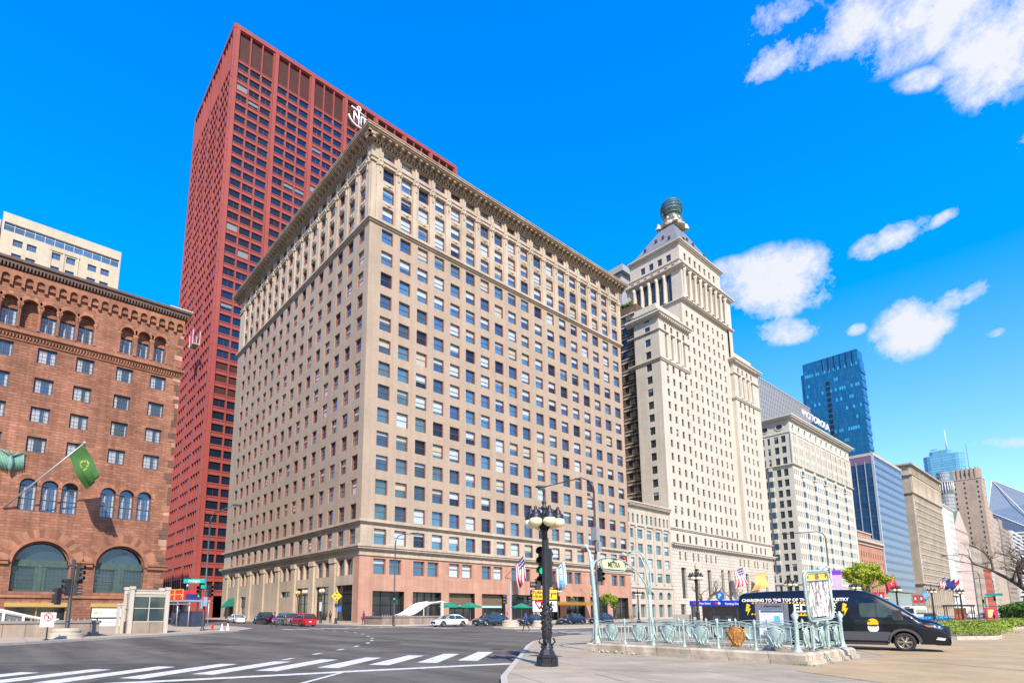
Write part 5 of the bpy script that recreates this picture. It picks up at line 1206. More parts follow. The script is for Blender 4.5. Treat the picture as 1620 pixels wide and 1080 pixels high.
MIC = flat('street_sign_green', (.0, .35, .28), .5); SW = flat('sign_letter_white', (.8, .8, .8), .6)
def sign_blade(t, p, u, n, w, h, txt, mat=MIC, ts=None, name='street_sign', col=None):
    u = Vector(u).normalized(); n = Vector(n).normalized(); T = plane_T(p, u, n); m = MB(); m.T = T; m.box(-w / 2, w / 2, -h / 2, h / 2, -.02, .02); s_ = m.build(name, mat, t)
    if txt: text_mesh(txt, ts or h * .75, col or SW, s_, Matrix.Translation(Vector((0, 0, 0))) @ plane_T(Vector(p) + n * .03, u, n), ext=.004)
    return s_
def ex_left(t):
    sign_blade(t, (-.75, -.75, 4.3), (.65, .76, 0), (.76, -.65, 0), 1.9, .36, 'Michigan', ts=.3); sign_blade(t, (-.1, -.1, 3.8), (.65, .76, 0), (.76, -.65, 0), .5, .3, '')
    m = MB(); m.box(-.65, -.2, -.2, .1, 1.9, 2.5); m.box(.2, .45, -.2, .1, 2.1, 2.9); m.build('control_box', flat('box_blue_grey', (.22, .28, .36), .6), t)
arm_light('arm street light with green street name sign in front of the red tower', -52.6, 14.1, 10.6, 50, 2.0, heads=(((-.45, -.35, 3.35), -40, 'g'), ((.3, .3, 3.4), 30, '')), extra=ex_left, drop=-.5)
arm_light('tall thin light pole on the plaza, casting a long line of shadow', 4.0, 18.3, 9.2, 200, 1.6, r=.07)
def ban(t):
    for s_, mt_, txt in ((-1, flat('banner_purple', (.14, .03, .42), .8), ''), (1, flat('banner_lilac', (.42, .30, .62), .8), '')):
        m = MB(); m.T = plane_T((s_ * .62, s_ * .5, 5.5), (.77, .64, 0), (.64, -.77, 0)); n_ = 8
        for i in range(n_): 
            z0, z1 = -1.15 + 2.3 * i / n_, -1.15 + 2.3 * (i + 1) / n_; m.box(-.5, .5, z0, z1, -.02 + .03 * math.sin(i), .01 + .03 * math.sin(i), 1 if (s_ > 0 and i >= 6) else 0)
        b_ = m.build('banner', [mt_, flat('banner_purple', (.14, .03, .42), .8)], t)
        if txt: text_mesh('DEPAUL', .5, SW, b_, plane_T((s_ * .62 + .05, s_ * .5 - .06, 5.4), (0, 0, 1), (.64, -.77, 0)), ext=.004)
arm_light('arm street light with two purple banners behind the van', -23.9, 77.7, 11.5, 190, 4.0, extra=ban)
for lab, x, y in (('dark arm street light in front of the gabled stone club', -16.8, 121.6), ('dark arm street light beyond, before the tan fronts', -22.8, 171.9), ('most distant dark arm street light beside the bare tree', -25.2, 210)): arm_light(lab, x, y, 11, 200, 3.0, drop=.1)
CONP = flat('cast_concrete', (.38, .32, .245), .85, var=.2, scale=3, bump=.2)
def planter_base(name, lab, x, y, r=.85, h=.62, z0=.13):
    m = MB(); m.lathe((x, y, z0), [(r, 0), (r * 1.02, h * .35), (r * .98, h * .5), (r * .84, h * .56), (r * .92, h * .68), (r * .86, h * .85), (r * .66, h), (.1, h)], 24); tag(m.build(name, CONP), lab, 'post base')
# the signal post on the left refuge
t = thing('traffic_signal', 'black traffic signal post on a round concrete base before the granite wall', 'traffic light', (-42.6, 3.6, .13))
m = MB(); m.lathe((0, 0, .5), [(.16, 0), (.11, .1), (.1, 3.2), (.09, 4.3)], 12); m.lathe((0, 0, 1.0), [(.14, 0), (.14, .06)], 12); m.box(-.25, -.1, -.12, .12, 1.1, 1.6); m.build('post', POLEG, t)
for p, f in (((.02, -.2, 3.1), -75), ((.02, .25, 3.1), 80), ((-.5, -.6, 2.55), 215), ((.3, .3, 4.0), 60)): head(t, p, f, '')
m = MB(); m.box(-.02, .1, -.12, .05, 3.5, 4.85); m.tube([(0, 0, 2.4), (-.5, -.6, 2.4)], .03, 5); m.build('bracket', POLEG, t)
planter_base('signal_base', 'round stepped concrete base under the signal post before the granite wall', -42.6, 3.6)
# silver pole with signals and round bases in the median
t = thing('traffic_signal', 'silver signal post in the median beside green umbrellas', 'traffic light', (-45.2, 44.2, .14))
m = MB(); m.lathe((0, 0, 0), [(.1, 0), (.08, 4.9)], 12); m.build('post', GALV, t)
head(t, (-.4, -.3, 3.0), 230, 'r'); head(t, (.4, .3, 3.05), 20, '')
m = MB(); m.box(-.5, -.2, -.2, -.15, 1.2, 1.6); m.build('small_sign', flat('sign_orange_red', (.6, .15, .08), .6), t)
t = thing('traffic_signal', 'dark signal post with a lit green lens, in the median beside the walking woman', 'traffic light', (-43.2, 46.2, .14))
m = MB(); m.lathe((0, 0, 0), [(.12, 0), (.08, 5.3)], 12); m.tube([(0, 0, 4.0), (.5, .35, 4.0)], .03, 5); m.build('post', POLEG, t)
head(t, (-.4, -.3, 2.8), 230, 'r'); head(t, (.35, .2, 3.3), -45, 'g', 4)
planter_base('signal_base', 'round concrete base under the silver signal post in the median', -45.2, 44.2, .95, .75)
planter_base('signal_base', 'round concrete base beside the woman in blue in the median', -42.9, 46.4, .8, .7)
# near signal with big signs behind the lamp
SGX, SGY = -13.95, 15.6
t = thing('traffic_signal', 'black signal post hidden behind the big lamp, carrying yellow and white turn signs', 'traffic light', (SGX, SGY, .13))
m = MB(); m.lathe((0, 0, 0), [(.1, 0), (.06, .1), (.055, 4.3)], 10); m.build('post', POLEG, t)
head(t, (-.13, -.10, 3.27), -72, 'g', 4, 1.05); head(t, (-.3, -.25, 2.4), -130, '', 2, .9); head(t, (-.02, .02, 3.2), 120, '', 4, 1.05)
uu, nn = Vector((.72, .69, 0)), Vector((.69, -.72, 0)); Ts = lambda u, z, o=.0: plane_T(Vector((0, 0, 0)) + uu * (u - .14) + nn * (.12 + o) + Vector((0, 0, z)), uu, nn)
m = MB(); m.T = Ts(0, 2.21); m.box(-.46, .46, -.19, .19, -.01, .01, 1); m.box(-.44, .44, -.17, .17, .01, .013, 0); ys = m.build('turning_sign', [flat('sign_yellow', (.80, .50, .0), .5), flat('sign_black', (.02, .02, .02), .5)], t)
text_mesh('TURNING\nVEHICLES', .145, flat('sign_black', (.02, .02, .02), .5), ys, Ts(-.12, 2.21, .02), ext=.002, bold=.004)
m = MB(); m.T = Ts(.32, 2.2, .018); m.box(-.09, -.055, -.1, .05, 0, .004); m.box(-.09, .06, .03, .065, 0, .004); m.face([(.05, -.0, .004), (.12, .047, .004), (.05, .095, .004)]); m.build('arrow', flat('sign_black', (.02, .02, .02), .5), ys)
m = MB(); m.T = Ts(0, 1.79); m.box(-.46, .46, -.21, .21, -.01, .01, 1); m.box(-.44, .44, -.19, .19, .01, .013, 0); ws_ = m.build('yield_sign', [flat('sign_paper_white', (.78, .78, .78), .5), flat('sign_black', (.02, .02, .02), .5)], t)
m = MB(); m.T = Ts(-.2, 1.83, .018)
for (a, b), (c, d) in (((-.16, .13), (.16, .13)), ((.16, .13), (0, -.13)), ((0, -.13), (-.16, .13))): m.tube([(a, b, 0), (c, d, 0)], .028, 4)
m.build('triangle', flat('sign_red', (.6, .02, .04), .5), ws_)
m = MB(); m.T = Ts(.22, 1.79, .018); m.ball((.02, .14, 0), .035, 8, 5); m.tube([(.02, .09, 0), (0, -.02, 0)], [.04, .035], 5); m.tube([(0, -.02, 0), (.07, -.1, 0), (.06, -.16, 0)], .022, 4); m.tube([(0, -.02, 0), (-.05, -.09, 0), (-.11, -.13, 0)], .022, 4); m.tube([(.02, .08, 0), (.09, .03, 0), (.12, .05, 0)], .018, 4); m.tube([(.02, .08, 0), (-.06, .04, 0), (-.09, -.02, 0)], .018, 4)
m.build('walker_symbol', flat('sign_black', (.02, .02, .02), .5), ws_)
# no left turn sign
t = thing('turn_sign', 'square white no-turn sign with a red ring before the granite stair wall', 'sign', (-40.5, 2.5, .13)); NS = lambda z, o=0: plane_T(Vector((0, 0, z)) + Vector((.9, -.2, 0)).normalized() * (.04 + o), (.25, .97, 0), (.97, -.25, 0))
m = MB(); m.tube([(0, 0, 0), (0, 0, 1.6)], .035, 6); m.lathe((0, 0, 0), [(.2, 0), (.08, .08)], 10); m.build('post', POLEG, t)
m = MB(); m.T = NS(1.32); m.box(-.36, .36, -.24, .24, 0, .02); q = m.build('sign_plate', flat('sign_paper_white', (.78, .78, .78), .5), t)
m = MB(); m.T = NS(1.32, .025); m.tube([(.2 * math.cos(2 * math.pi * i / 16), .2 * math.sin(2 * math.pi * i / 16), 0) for i in range(17)], .028, 5); m.tube([(-.14, .14, 0), (.14, -.14, 0)], .025, 4); m.build('ring', flat('sign_red', (.6, .02, .04), .5), q)
m = MB(); m.T = NS(1.32, .02); m.box(-.03, .03, -.13, .06, 0, .005); m.box(-.12, .03, .03, .08, 0, .005); m.build('arrow', flat('sign_black', (.02, .02, .02), .5), q)
m = MB(); m.T = NS(.9); m.box(-.36, .3, -.15, .15, 0, .02); m.box(-.3, -.1, .03, .08, .02, .024, 1); m.box(-.3, -.1, -.08, -.03, .02, .024, 1); m.box(0, .25, -.06, .03, .02, .024, 1); m.build('small_plate', [flat('sign_paper_white', (.78, .78, .78), .5), flat('sign_faint', (.45, .45, .4), .6)], t)
# yellow diamond sign and blue transit sign on one post
t = thing('warning_sign', 'yellow diamond warning sign above a small blue sign, on a black post at the corner', 'sign', (-73.2, 37.2, .13)); DS = lambda z, o=0.: plane_T(Vector((0, 0, z)) + Vector((.9, -.43, 0)).normalized() * (.1 + o), (.43, .9, 0), (.9, -.43, 0))
m = MB(); m.tube([(0, 0, 0), (0, 0, 4.0)], .07, 6); m.cbox((0, 0, 0), (.3, .3, .8)); m.cbox((0, 0, 2.3), (.35, .35, .5)); m.build('post', POLEG, t)
m = MB(); m.T = DS(3.85) @ Matrix.Rotation(R(45), 4, 'Z'); m.box(-.52, .52, -.52, .52, 0, .03); q = m.build('sign_plate', flat('sign_amber', (.80, .42, .0), .5), t)
m = MB(); m.T = DS(3.85, .03); m.lathe((0, .4, 0), [(.13, 0), (.12, .02)], 10); m.lathe((0, -.42, 0), [(.13, 0), (.12, .02)], 10); m.box(-.36, -.12, -.1, .1, 0, .01); m.box(.12, .34, -.06, .06, 0, .01); m.build('symbol', flat('sign_black', (.02, .02, .02), .5), q)
m = MB(); m.T = DS(2.05) @ Matrix.Translation((.45, 0, 0)); m.box(-.22, .22, -.35, .35, 0, .03); m.build('transit_sign', flat('sign_blue', (.01, .10, .5), .5), t)

# ---------------- granite stair walls, canopies, lift kiosk ----------------
GRAN = stone('granite_wall', (.35, .27, .21), 1.15, 1.4, .55, .1, stain=.35, bump=.15, msize=.03, big=.6)
GCAP = stone('granite_cap', (.27, .24, .22), 9, 9, .8, .1, stain=.3)
t = thing('stair_wall', 'low grey granite wall round a subway stair before the brownstone building', 'wall', (-46, 3, .13), world=True)
m = MB(); m.box(-46.4, -46.0, -9, 5.3, .13, 1.0); m.box(-53, -46.0, 5.3, 5.7, .13, 1.0); m.build('panels', GRAN, t)
m = MB(); m.box(-46.5, -45.93, -9.1, 5.8, 1.0, 1.16); m.box(-53, -45.9, 5.2, 5.78, .995, 1.155)
for i in range(22): m.lathe((-46.2, -2 + i * .36, 1.16), [(.07, 0), (.05, .1), (.01, .16)], 5)
m.build('cap', GCAP, t)
CANW = flat('canopy_white', (.62, .56, .47), .6, var=.12, scale=2)
def scurve(x, y0, y1, z0, z1, n=16): return [(x, y0 + (y1 - y0) * i / n, z0 + (z1 - z0) * (1 - math.cos(math.pi * i / n)) / 2) for i in range(n + 1)]
t = thing('stair_canopy', 'cream S-curved stair canopy frame over the granite wall before the brownstone building', 'canopy', (-46, 0, 1.1), world=True)
m = MB(); m.tube(scurve(-46.2, 3.4, -1.2, 1.22, 2.05) + [(-46.2, -6, 2.1)], .1, 6); m.tube(scurve(-46.2, 3.7, -1.2, 1.12, 1.9) + [(-46.2, -6, 1.95)], .06, 5)
for y, z in ((.55, 1.85), (1.55, 1.6), (-1.5, 2.0)): m.box(-46.28, -46.12, y - .07, y + .07, 1.15, z)
m.build('frame', CANW, t)
m = MB(); m.face([(-46.25, 1.5, 1.16), (-46.25, -6, 1.16), (-46.25, -6, 2.0), (-46.25, -1.2, 2.0), (-46.25, .4, 1.9), (-46.25, 1.5, 1.6)]); m.build('glass', glass('canopy_glass', (.12, .16, .17), metal=.3), t)
t = thing('stair_wall', 'low tan granite wall of the subway stair beside the white car', 'wall', (-62, 43, .13), world=True)
m = MB(); m.box(-62.6, -62.2, 38.0, 49.0, .13, 1.05); m.box(-66.5, -62.6, 38.0, 38.4, .13, 1.05); m.build('panels', GRAN, t)
m = MB(); m.box(-62.7, -62.1, 37.9, 49.1, 1.05, 1.25); m.box(-66.5, -62.7, 37.9, 38.5, 1.05, 1.25)
for i in range(12): m.lathe((-62.4, 38.2 + i * .35, 1.25), [(.08, 0), (.05, .12), (.01, .2)], 5)
m.build('cap', GCAP, t)
t = thing('stair_canopy', 'white wave-shaped canopy roof over the subway stair at the corner', 'canopy', (-63, 45, 1.2), world=True)
m = MB(); c1 = scurve(-62.4, 42.0, 46.6, 1.3, 3.05) + [(-62.4, 47.6, 3.2), (-62.4, 48.6, 3.0)]; c2 = scurve(-65.8, 42.0, 46.6, 1.3, 3.05) + [(-65.8, 47.6, 3.2), (-65.8, 48.6, 3.0)]
for i in range(len(c1) - 1): m.face([c1[i], c1[i + 1], c2[i + 1], c2[i]], 0, True); m.face([(p[0], p[1], p[2] - .1) for p in (c1[i], c2[i], c2[i + 1], c1[i + 1])], 0, True)
m.build('roof', flat('roof_white', (.62, .62, .60), .45, var=.06, scale=1.5), t)
m = MB(); m.tube(c1, .12, 6); m.tube(c2, .1, 6); m.box(-62.55, -62.25, 47.6, 47.9, 1.2, 3.1); m.box(-66, -65.7, 47.6, 47.9, 1.2, 3.1); m.box(-62.45, -62.35, 44.6, 44.7, 1.2, 2.4)
m.build('frame', CANW, t)
# lift kiosk
KC = flat('kiosk_concrete', (.44, .39, .32), .8, var=.12, scale=2, bump=.1)
t = thing('elevator_kiosk', 'square glazed elevator kiosk with pale concrete corner posts before the brownstone building', 'kiosk', (-50.0, 9.15, .13)); t.rotation_euler = (0, 0, R(2))
m = MB(); w_, d_, h_ = 1.9, 2.45, 3.3
for sx in (-1, 1):
    for sy in (-1, 1):
        m.cbox((sx * w_ / 2, sy * d_ / 2, 0), (.29, .29, h_)); m.cbox((sx * w_ / 2, sy * d_ / 2, h_), (.38, .38, .22))
m.box(-w_ / 2, w_ / 2, -d_ / 2, d_ / 2, h_ - .55, h_ - .05); m.box(-w_ / 2 - .05, w_ / 2 + .05, -d_ / 2 - .05, d_ / 2 + .05, 2.95, h_ - .25)
for i in range(12): m.cbox((w_ / 2, -.94 + i * .17, h_ - .1), (.12, .1, .1))
m.build('frame', KC, t)
m = MB(); m.box(w_ / 2 - .05, w_ / 2 + .06, -1.05, 1.05, 0, .85); m.box(-.82, .82, -d_ / 2 - .06, -d_ / 2 + .05, 0, .85); m.build('base_panel', GRAN, t)
m = MB(); m.box(w_ / 2 - .1, w_ / 2 - .04, -1.05, 1.05, .85, 2.85); m.box(-.82, .82, -d_ / 2 + .04, -d_ / 2 + .1, .85, 2.85); m.build('glazing', glass('kiosk_glass', (.035, .06, .065), metal=.2, scale=1.4), t)
m = MB(); x = w_ / 2
for z in (.85, 1.85, 2.84): m.box(x - .04, x + .02, -1.05, 1.05, z, z + .06); m.box(-.82, .82, -d_ / 2 - .02, -d_ / 2 + .04, z, z + .06)
m.box(x - .03, x + .03, -.03, .03, .86, 2.85); m.box(-.03, .03, -d_ / 2 - .01, -d_ / 2 + .05, .86, 2.85); m.build('glazing_bar', KC, t)
m = MB()
for i, (a, b) in enumerate(((.35, -1.62), (-.3, -1.78))): m.cbox((a, b, 0), (.2, .2, 2.1)); m.cbox((a, b, 2.1), (.27, .27, .15))
tag(m.build('gate_pier', KC, t), None)

# ---------------- verdigris subway entrance ----------------
VG = flat('verdigris_paint', (.33, .42, .38), .5, .1, var=.22, scale=9, bump=.15)
VRUST = flat('rusting_cast_iron', (.40, .19, .05), .75, .2, var=.75, scale=16, bump=.3)
LST = stone('worn_limestone', (.58, .48, .36), 1.3, .5, .6, .15, stain=.4, bump=.4, msize=.02, big=1.4)
EX0, EX1, EY0, EY1 = -14.4, -6.9, 19.0, 23.05
t = thing('stair_curb', 'worn pale limestone curb round the subway stair under the verdigris railing', 'curb', (-10.6, 18.8, .13), world=True)
m = MB()
def curbpiece(x0, x1, y0, y1, ax_, e=0.):
    # stepped section: plinth, then bevelled upper course
    m.box(x0 - .08, x1 + .08, y0 - (0 if e else .08), y1 + (0 if e else .08), .13, .26 - e, 0)
    o = [(x0 - .0, y0 - .0, .26), (x1, y0, .26), (x1, y1, .26), (x0, y1, .26)]; i_ = .10
    tp = [(x0 + i_, y0 + i_, .50), (x1 - i_, y0 + i_, .50), (x1 - i_, y1 - i_, .50), (x0 + i_, y1 - i_, .50)]; md = [(p[0], p[1], .42) for p in o]
    for k in range(4): j = (k + 1) % 4; m.face([o[k], o[j], md[j], md[k]]); m.face([md[k], md[j], tp[j], tp[k]])
    m.face(tp)
curbpiece(EX0 - .35, EX1 + .3, EY0 - .3, EY0 + .22, 0); curbpiece(EX0 - .3, EX1 + .3, EY1 - .22, EY1 + .3, 0); curbpiece(EX1 - .25, EX1 + .3, EY0 + .302, EY1 - .302, 0, .003)
m.build('curb_stone', LST, t)
m = MB()
for i in range(20): m.ball((EX0 + .1 + random.uniform(0, 2.1), EY0 - .39 + random.uniform(-.02, .03), .15 + random.uniform(0, .06)), random.uniform(.02, .055), 6, 4)
m.build('exposed_rubble', flat('pale_rubble', (.45, .38, .29), .9, var=.3, scale=8), t)
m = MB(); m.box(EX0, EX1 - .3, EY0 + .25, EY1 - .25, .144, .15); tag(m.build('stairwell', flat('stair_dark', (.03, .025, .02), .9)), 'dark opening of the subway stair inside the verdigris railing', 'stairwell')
rail_ = thing('entrance_railing', 'verdigris art nouveau iron railing with shield panels around the subway stair', 'railing', (-10.6, 19, .5), world=True)
def rpost(x, y, big=False):
    m = MB(); h = 1.12 if big else .93; r = .06 if big else .032
    m.lathe((x, y, .46), [(r * 3.2, 0), (r * 2.6, .03), (r * 1.7, .12), (r * 1.15, .26), (r, .5), (r * .95, h * .8), (r * 1.3, h * .86), (r * 1.0, h * .9), (r * 1.8, h), (r * .6, h + .05), (.002, h + .1)], 10)
    if big: m.lathe((x, y, .46 + h), [(.11, 0), (.12, .04), (.05, .1), (.03, .16)], 6)
    m.build('post', VG, rail_)
def panel(a, b, mat, narrow=False):
    """one bay: curved top rail, twin bars, lower rail and a cast shield"""
    a, b = Vector(a), Vector(b); L_ = (b - a).length; u = (b - a) / L_; n = Vector((u.y, -u.x, 0)); W = lambda s, z, d=0.: a + u * (s * L_) + n * d + Vector((0, 0, z))
    m = MB(); m.tube([W(s / 10, 1.30 + .085 * math.sin(math.pi * s / 10)) for s in range(11)], .018, 6); m.tube([W(s / 10, 1.24 + .05 * math.sin(math.pi * s / 10)) for s in range(11)], .012, 5)
    m.tube([W(.02, .66), W(.98, .66)], .018, 6); m.tube([W(.02, .60), W(.98, .60)], .01, 5)
    m.tube([W(.05, 1.2), W(.12, 1.25), W(.2, 1.22), W(.3, 1.25), W(.4, 1.2)], .015, 5); m.tube([W(.95, 1.2), W(.88, 1.25), W(.8, 1.22), W(.7, 1.25), W(.6, 1.2)], .015, 5)
    m.tube([W(.2, .66), W(.24, .6), W(.3, .62)], .014, 4); m.tube([W(.8, .66), W(.76, .6), W(.7, .62)], .014, 4); m.build('rail', VG, rail_)
    for s in ((.13, .87) if not narrow else (.1, .9)):
        mm = MB(); mm.tube([W(s, .56), W(s, .8), W(s, 1.27)], [.02, .014, .014], 6); mm.build('bar', VG, rail_)
    m = MB(); wd = (.28 if not narrow else .17) ; zs = [.58, .63, .70, .79, .90, 1.0, 1.09, 1.15, 1.19, 1.22]; hw = [.22, .34, .52, .80, .98, 1.02, .95, .8, .66, .4]
    G_ = []
    for z, h in zip(zs, hw):
        G_.append([W(.5, z) + u * (wd * h * c) + n * (.075 * (1 - c * c) + .02) for c in (-1, -.8, -.55, -.3, 0, .3, .55, .8, 1)])
    vs_ = [p for r_ in G_ for p in r_]; m.faces(vs_, [(9 * i + j, 9 * i + j + 1, 9 * i + j + 10, 9 * i + j + 9) for i in range(len(G_) - 1) for j in range(8)], 0, True); m.faces([p - n * .035 for p in vs_], [(9 * i + j, 9 * i + j + 9, 9 * i + j + 10, 9 * i + j + 1) for i in range(len(G_) - 1) for j in range(8)], 0, True)
    for sgn in (-1, 1):      # feet and shoulder scrolls
        m.tube([W(.5, .74, .03) + u * (sgn * wd * .3), W(.5, .64, .05) + u * (sgn * wd * .42), W(.5, .585, .03) + u * (sgn * wd * .62)], [.035, .03, .02], 6); m.ball(W(.5, 1.13, .03) + u * (sgn * wd * .95), .045, 8, 6, 0, (1, 1, .8))
    for sgn in (-1, 1):
        m.tube([W(.5, .6) + u * (sgn * wd * .12), W(.5, .74, .09) + u * (sgn * wd * .25), W(.5, .9, .09) + u * (sgn * wd * .45), W(.5, 1.0, .06) + u * (sgn * wd * .8), W(.5, 1.1, .05) + u * (sgn * wd * 1.0)], .016, 5)
        m.tube([W(.5, .62) + u * (sgn * wd * .4), W(.5, .7, .06) + u * (sgn * wd * .75), W(.5, .85, .04) + u * (sgn * wd * 1.12), W(.5, 1.05, .03) + u * (sgn * wd * 1.1), W(.5, 1.18, .03) + u * (sgn * wd * .6)], .018, 5)
        m.tube([W(.5, .6, .08) + u * (sgn * wd * .3), W(.5, .66, .11) + u * (sgn * wd * .15), W(.5, .78, .1)], .02, 5)
        for q in range(5): m.ball(W(.5, .86 + q * .05, .07) + u * (sgn * wd * (.62 + .03 * q)), .018, 6, 4)
    m.tube([W(.5, 1.19, .05) - u * wd * .75, W(.5, 1.24, .08), W(.5, 1.19, .05) + u * wd * .75], .02, 5)
    m.tube([W(.5, .64, .1), W(.5, .9, .12), W(.5, 1.1, .09)], .008, 4)
    o = m.build('shield', mat, rail_)
    if mat is VRUST: o['label'] = 'shield panel with its paint rusted away to brown and orange'
nx = 6; xs = [EX0 + .1 + (EX1 - EX0 - .1) * i / nx for i in range(nx + 1)]
for i in range(nx):
    panel((xs[i], EY0, 0), (xs[i + 1], EY0, 0), VRUST if i == 4 else VG); panel((xs[i + 1], EY1, 0), (xs[i], EY1, 0), VG)
    if i: rpost(xs[i], EY0); rpost(xs[i], EY1)
rpost(EX1, EY0, True); rpost(EX1, EY1, True)
ye = [EY0 + (EY1 - EY0) * i / 3 for i in range(4)]
for i in range(3):
    panel((EX1, ye[i], 0), (EX1, ye[i + 1], 0), VG, True)
    if i:
        rpost(EX1, ye[i])
        m = MB(); [m.tube([(EX1 + .05, ye[i] + s, .55), (EX1 + .2, ye[i] + s, .5), (EX1 + .34, ye[i] + s, .4), (EX1 + .42, ye[i] + s * 1.4, .2), (EX1 + .5, ye[i] + s * 1.4, .14)], .022, 5) for s in (-.06, .06)]; m.build('foot_strap', flat('verdigris_rusted', (.28, .33, .28), .6, .2, var=.4, scale=12), rail_)
# entrance arch with sign and two red lamp stalks
t = thing('entrance_arch', 'verdigris iron arch with an oval cream sign and two curved stalks with red lamps', 'arch', (EX0, 21, .46), world=True)
REDL = flat('red_lamp_glass', (.42, .012, .008), .25, coat=.4, var=.1)
def stalk(base, pts, rr, name='stalk'):
    m = MB(); x, y, z = base; m.lathe((x, y, z), [(.24, 0), (.2, .06), (.13, .2), (.11, .3)], 12)
    for i in range(5): a = i * 1.256; m.tube([(x + .27 * math.cos(a), y + .27 * math.sin(a), z + .02), (x + .15 * math.cos(a), y + .15 * math.sin(a), z + .3), (x + .085 * math.cos(a), y + .085 * math.sin(a), z + .9)], [.05, .04, .02], 5)
    m.tube([base] + pts, rr, 10); m.build(name, VG, t)
def lampheadr(x, y, z, dy=0.):
    m = MB(); m.tube([(x + .18, y, z + .12), (x + .02, y, z + .17), (x - .14, y + dy, z + .1), (x - .2, y + dy, z - .02)], [.05, .12, .09, .03], 8); m.build('lamp_hood', VG, t)
    m = MB(); m.ball((x - .0, y, z - .01), .1, 12, 8, 0, (1.3, .9, .8)); m.build('lamp_glass', REDL, t)
stalk((-14.4, 19.0, .46), [(-14.42, 19.0, 1.4), (-14.47, 19.0, 2.6), (-14.56, 19.0, 3.6), (-14.66, 19.02, 4.2), (-14.8, 19.05, 4.42)], [.105, .095, .085, .075, .06, .045])
lampheadr(-14.95, 19.12, 4.32)
stalk((-14.4, 23.0, .46), [(-14.4, 23.0, 1.4), (-14.4, 23.0, 2.5)], [.10, .095, .085])
for dx, dy, tp in ((0, .08, 4.55), (-.1, -.08, 4.42)):
    m = MB(); m.tube([(-14.4, 23.0, 2.3), (-14.4 + dx * .4, 23.08 + dy, 3.0), (-14.45 + dx * .7, 23.1 + dy * 1.5, 3.7), (-14.6 + dx, 23.0 + dy, 4.2), (-14.85, 22.85 + dy, tp), (-15.15, 22.65, tp - .02), (-15.35, 22.5, tp - .2)], [.06, .042, .036, .032, .03, .028, .022], 8); m.build('stalk_branch', VG, t)
lampheadr(-15.38, 22.5, 4.22)
m = MB(); m.tube([(-14.42, 22.98, 2.2), (-14.5, 22.85, 3.0), (-14.68, 22.5, 3.55), (-14.85, 22.1, 3.88), (-14.93, 21.7, 4.05), (-14.95, 21.1, 4.14), (-14.95, 20.5, 4.1), (-14.88, 20.0, 4.0), (-14.75, 19.5, 3.85), (-14.6, 19.15, 3.6), (-14.5, 19.02, 3.3)], [.045, .038, .034, .034, .03, .03, .03, .034, .038, .038, .038], 8)
m.tube([(-14.93, 22.0, 3.95), (-14.95, 22.05, 3.75), (-14.95, 21.9, 3.55), (-14.95, 21.5, 3.5), (-14.95, 20.7, 3.5), (-14.95, 20.3, 3.55), (-14.95, 20.1, 3.72), (-14.93, 20.05, 3.95)], .04, 6)
m.build('arch_frame', VG, t)
m = MB(); m.T = plane_T((-14.95, 21.08, 3.8), (0, 1, 0), (1, 0, 0)); P_ = [(-.82, -.1), (-.78, -.18), (-.6, -.2), (.6, -.2), (.78, -.18), (.82, -.1), (.82, .1), (.76, .2), (.5, .22), (0, .2), (-.5, .22), (-.76, .2), (-.82, .1)]; m.prism(P_, -.03, .03)
q = m.build('sign_plate', flat('cream_enamel', (.64, .57, .31), .4, coat=.2, var=.05), t)
text_mesh('METRA', .34, flat('sign_dark_green', (.02, .09, .06), .5), q, plane_T((-14.91, 21.08, 3.79), (0, 1, 0), (1, 0, 0)), ext=.006, sx=.85, bold=.004)
m = MB(); m.box(-14.92, -14.9, 20.95, 21.15, 3.93, 3.96); m.box(-14.92, -14.9, 21.04, 21.07, 3.93, 4.0); m.build('sign_mark', flat('sign_dark_green', (.02, .09, .06), .5), q)
# tall tilted map frame, its poster peeling, on the end of the railing
t = thing('poster_sign', 'tall rounded verdigris poster frame with peeling white paper and yellow top', 'sign', (-6.9, 20.4, 1.4), world=True)
FT = plane_T((-6.75, 20.75, 2.25), (.15, .985, 0), (.985, -.15, 0)) @ Matrix.Rotation(R(3.5), 4, 'Z')
def rrect(w, h, r, n=5):
    o = []
    for cx, cy, a0 in ((w - r, h - r, 0), (-w + r, h - r, 90), (-w + r, -h + r, 180), (w - r, -h + r, 270)):
        for i in range(n + 1): a = R(a0 + 90 * i / n); o.append((cx + r * math.cos(a), cy + r * math.sin(a)))
    return o
m = MB(); m.T = FT; o_ = rrect(.78, .8, .25); m.tube([(x, y, 0) for x, y in o_ + o_[:1]], .045, 6); m.tube([(x * .9, y * .92, .03) for x, y in o_ + o_[:1]], .02, 5); m.tube([(-.7, .5, .03), (.7, .5, .03)], .025, 5); m.tube([(-.3, -.8, 0), (-.3, -1.0, -.05)], .05, 6); m.tube([(.3, -.8, 0), (.3, -1.0, -.05)], .05, 6); m.build('frame', VG, t)
pp, ppt, pb = newmat('peeling_poster'); n_, l_ = ppt.nodes, ppt.links
g = n_.new('ShaderNodeNewGeometry'); mpx = n_.new('ShaderNodeMapping'); mpx.inputs['Scale'].default_value = (4, 4, 1.3); z1 = n_.new('ShaderNodeTexNoise'); z1.inputs['Scale'].default_value = 1.5; z1.inputs['Detail'].default_value = 9; z1.inputs['Roughness'].default_value = .75
l_.new(g.outputs['Position'], mpx.inputs[0]); l_.new(mpx.outputs[0], z1.inputs['Vector']); rp = n_.new('ShaderNodeValToRGB'); rp.color_ramp.elements[0].position = .47; rp.color_ramp.elements[1].position = .53; rp.color_ramp.elements[0].color = (.17, .14, .13, 1); rp.color_ramp.elements[1].color = (.72, .71, .74, 1); l_.new(z1.outputs['Fac'], rp.inputs[0]); l_.new(rp.outputs[0], pb.inputs['Base Color'])
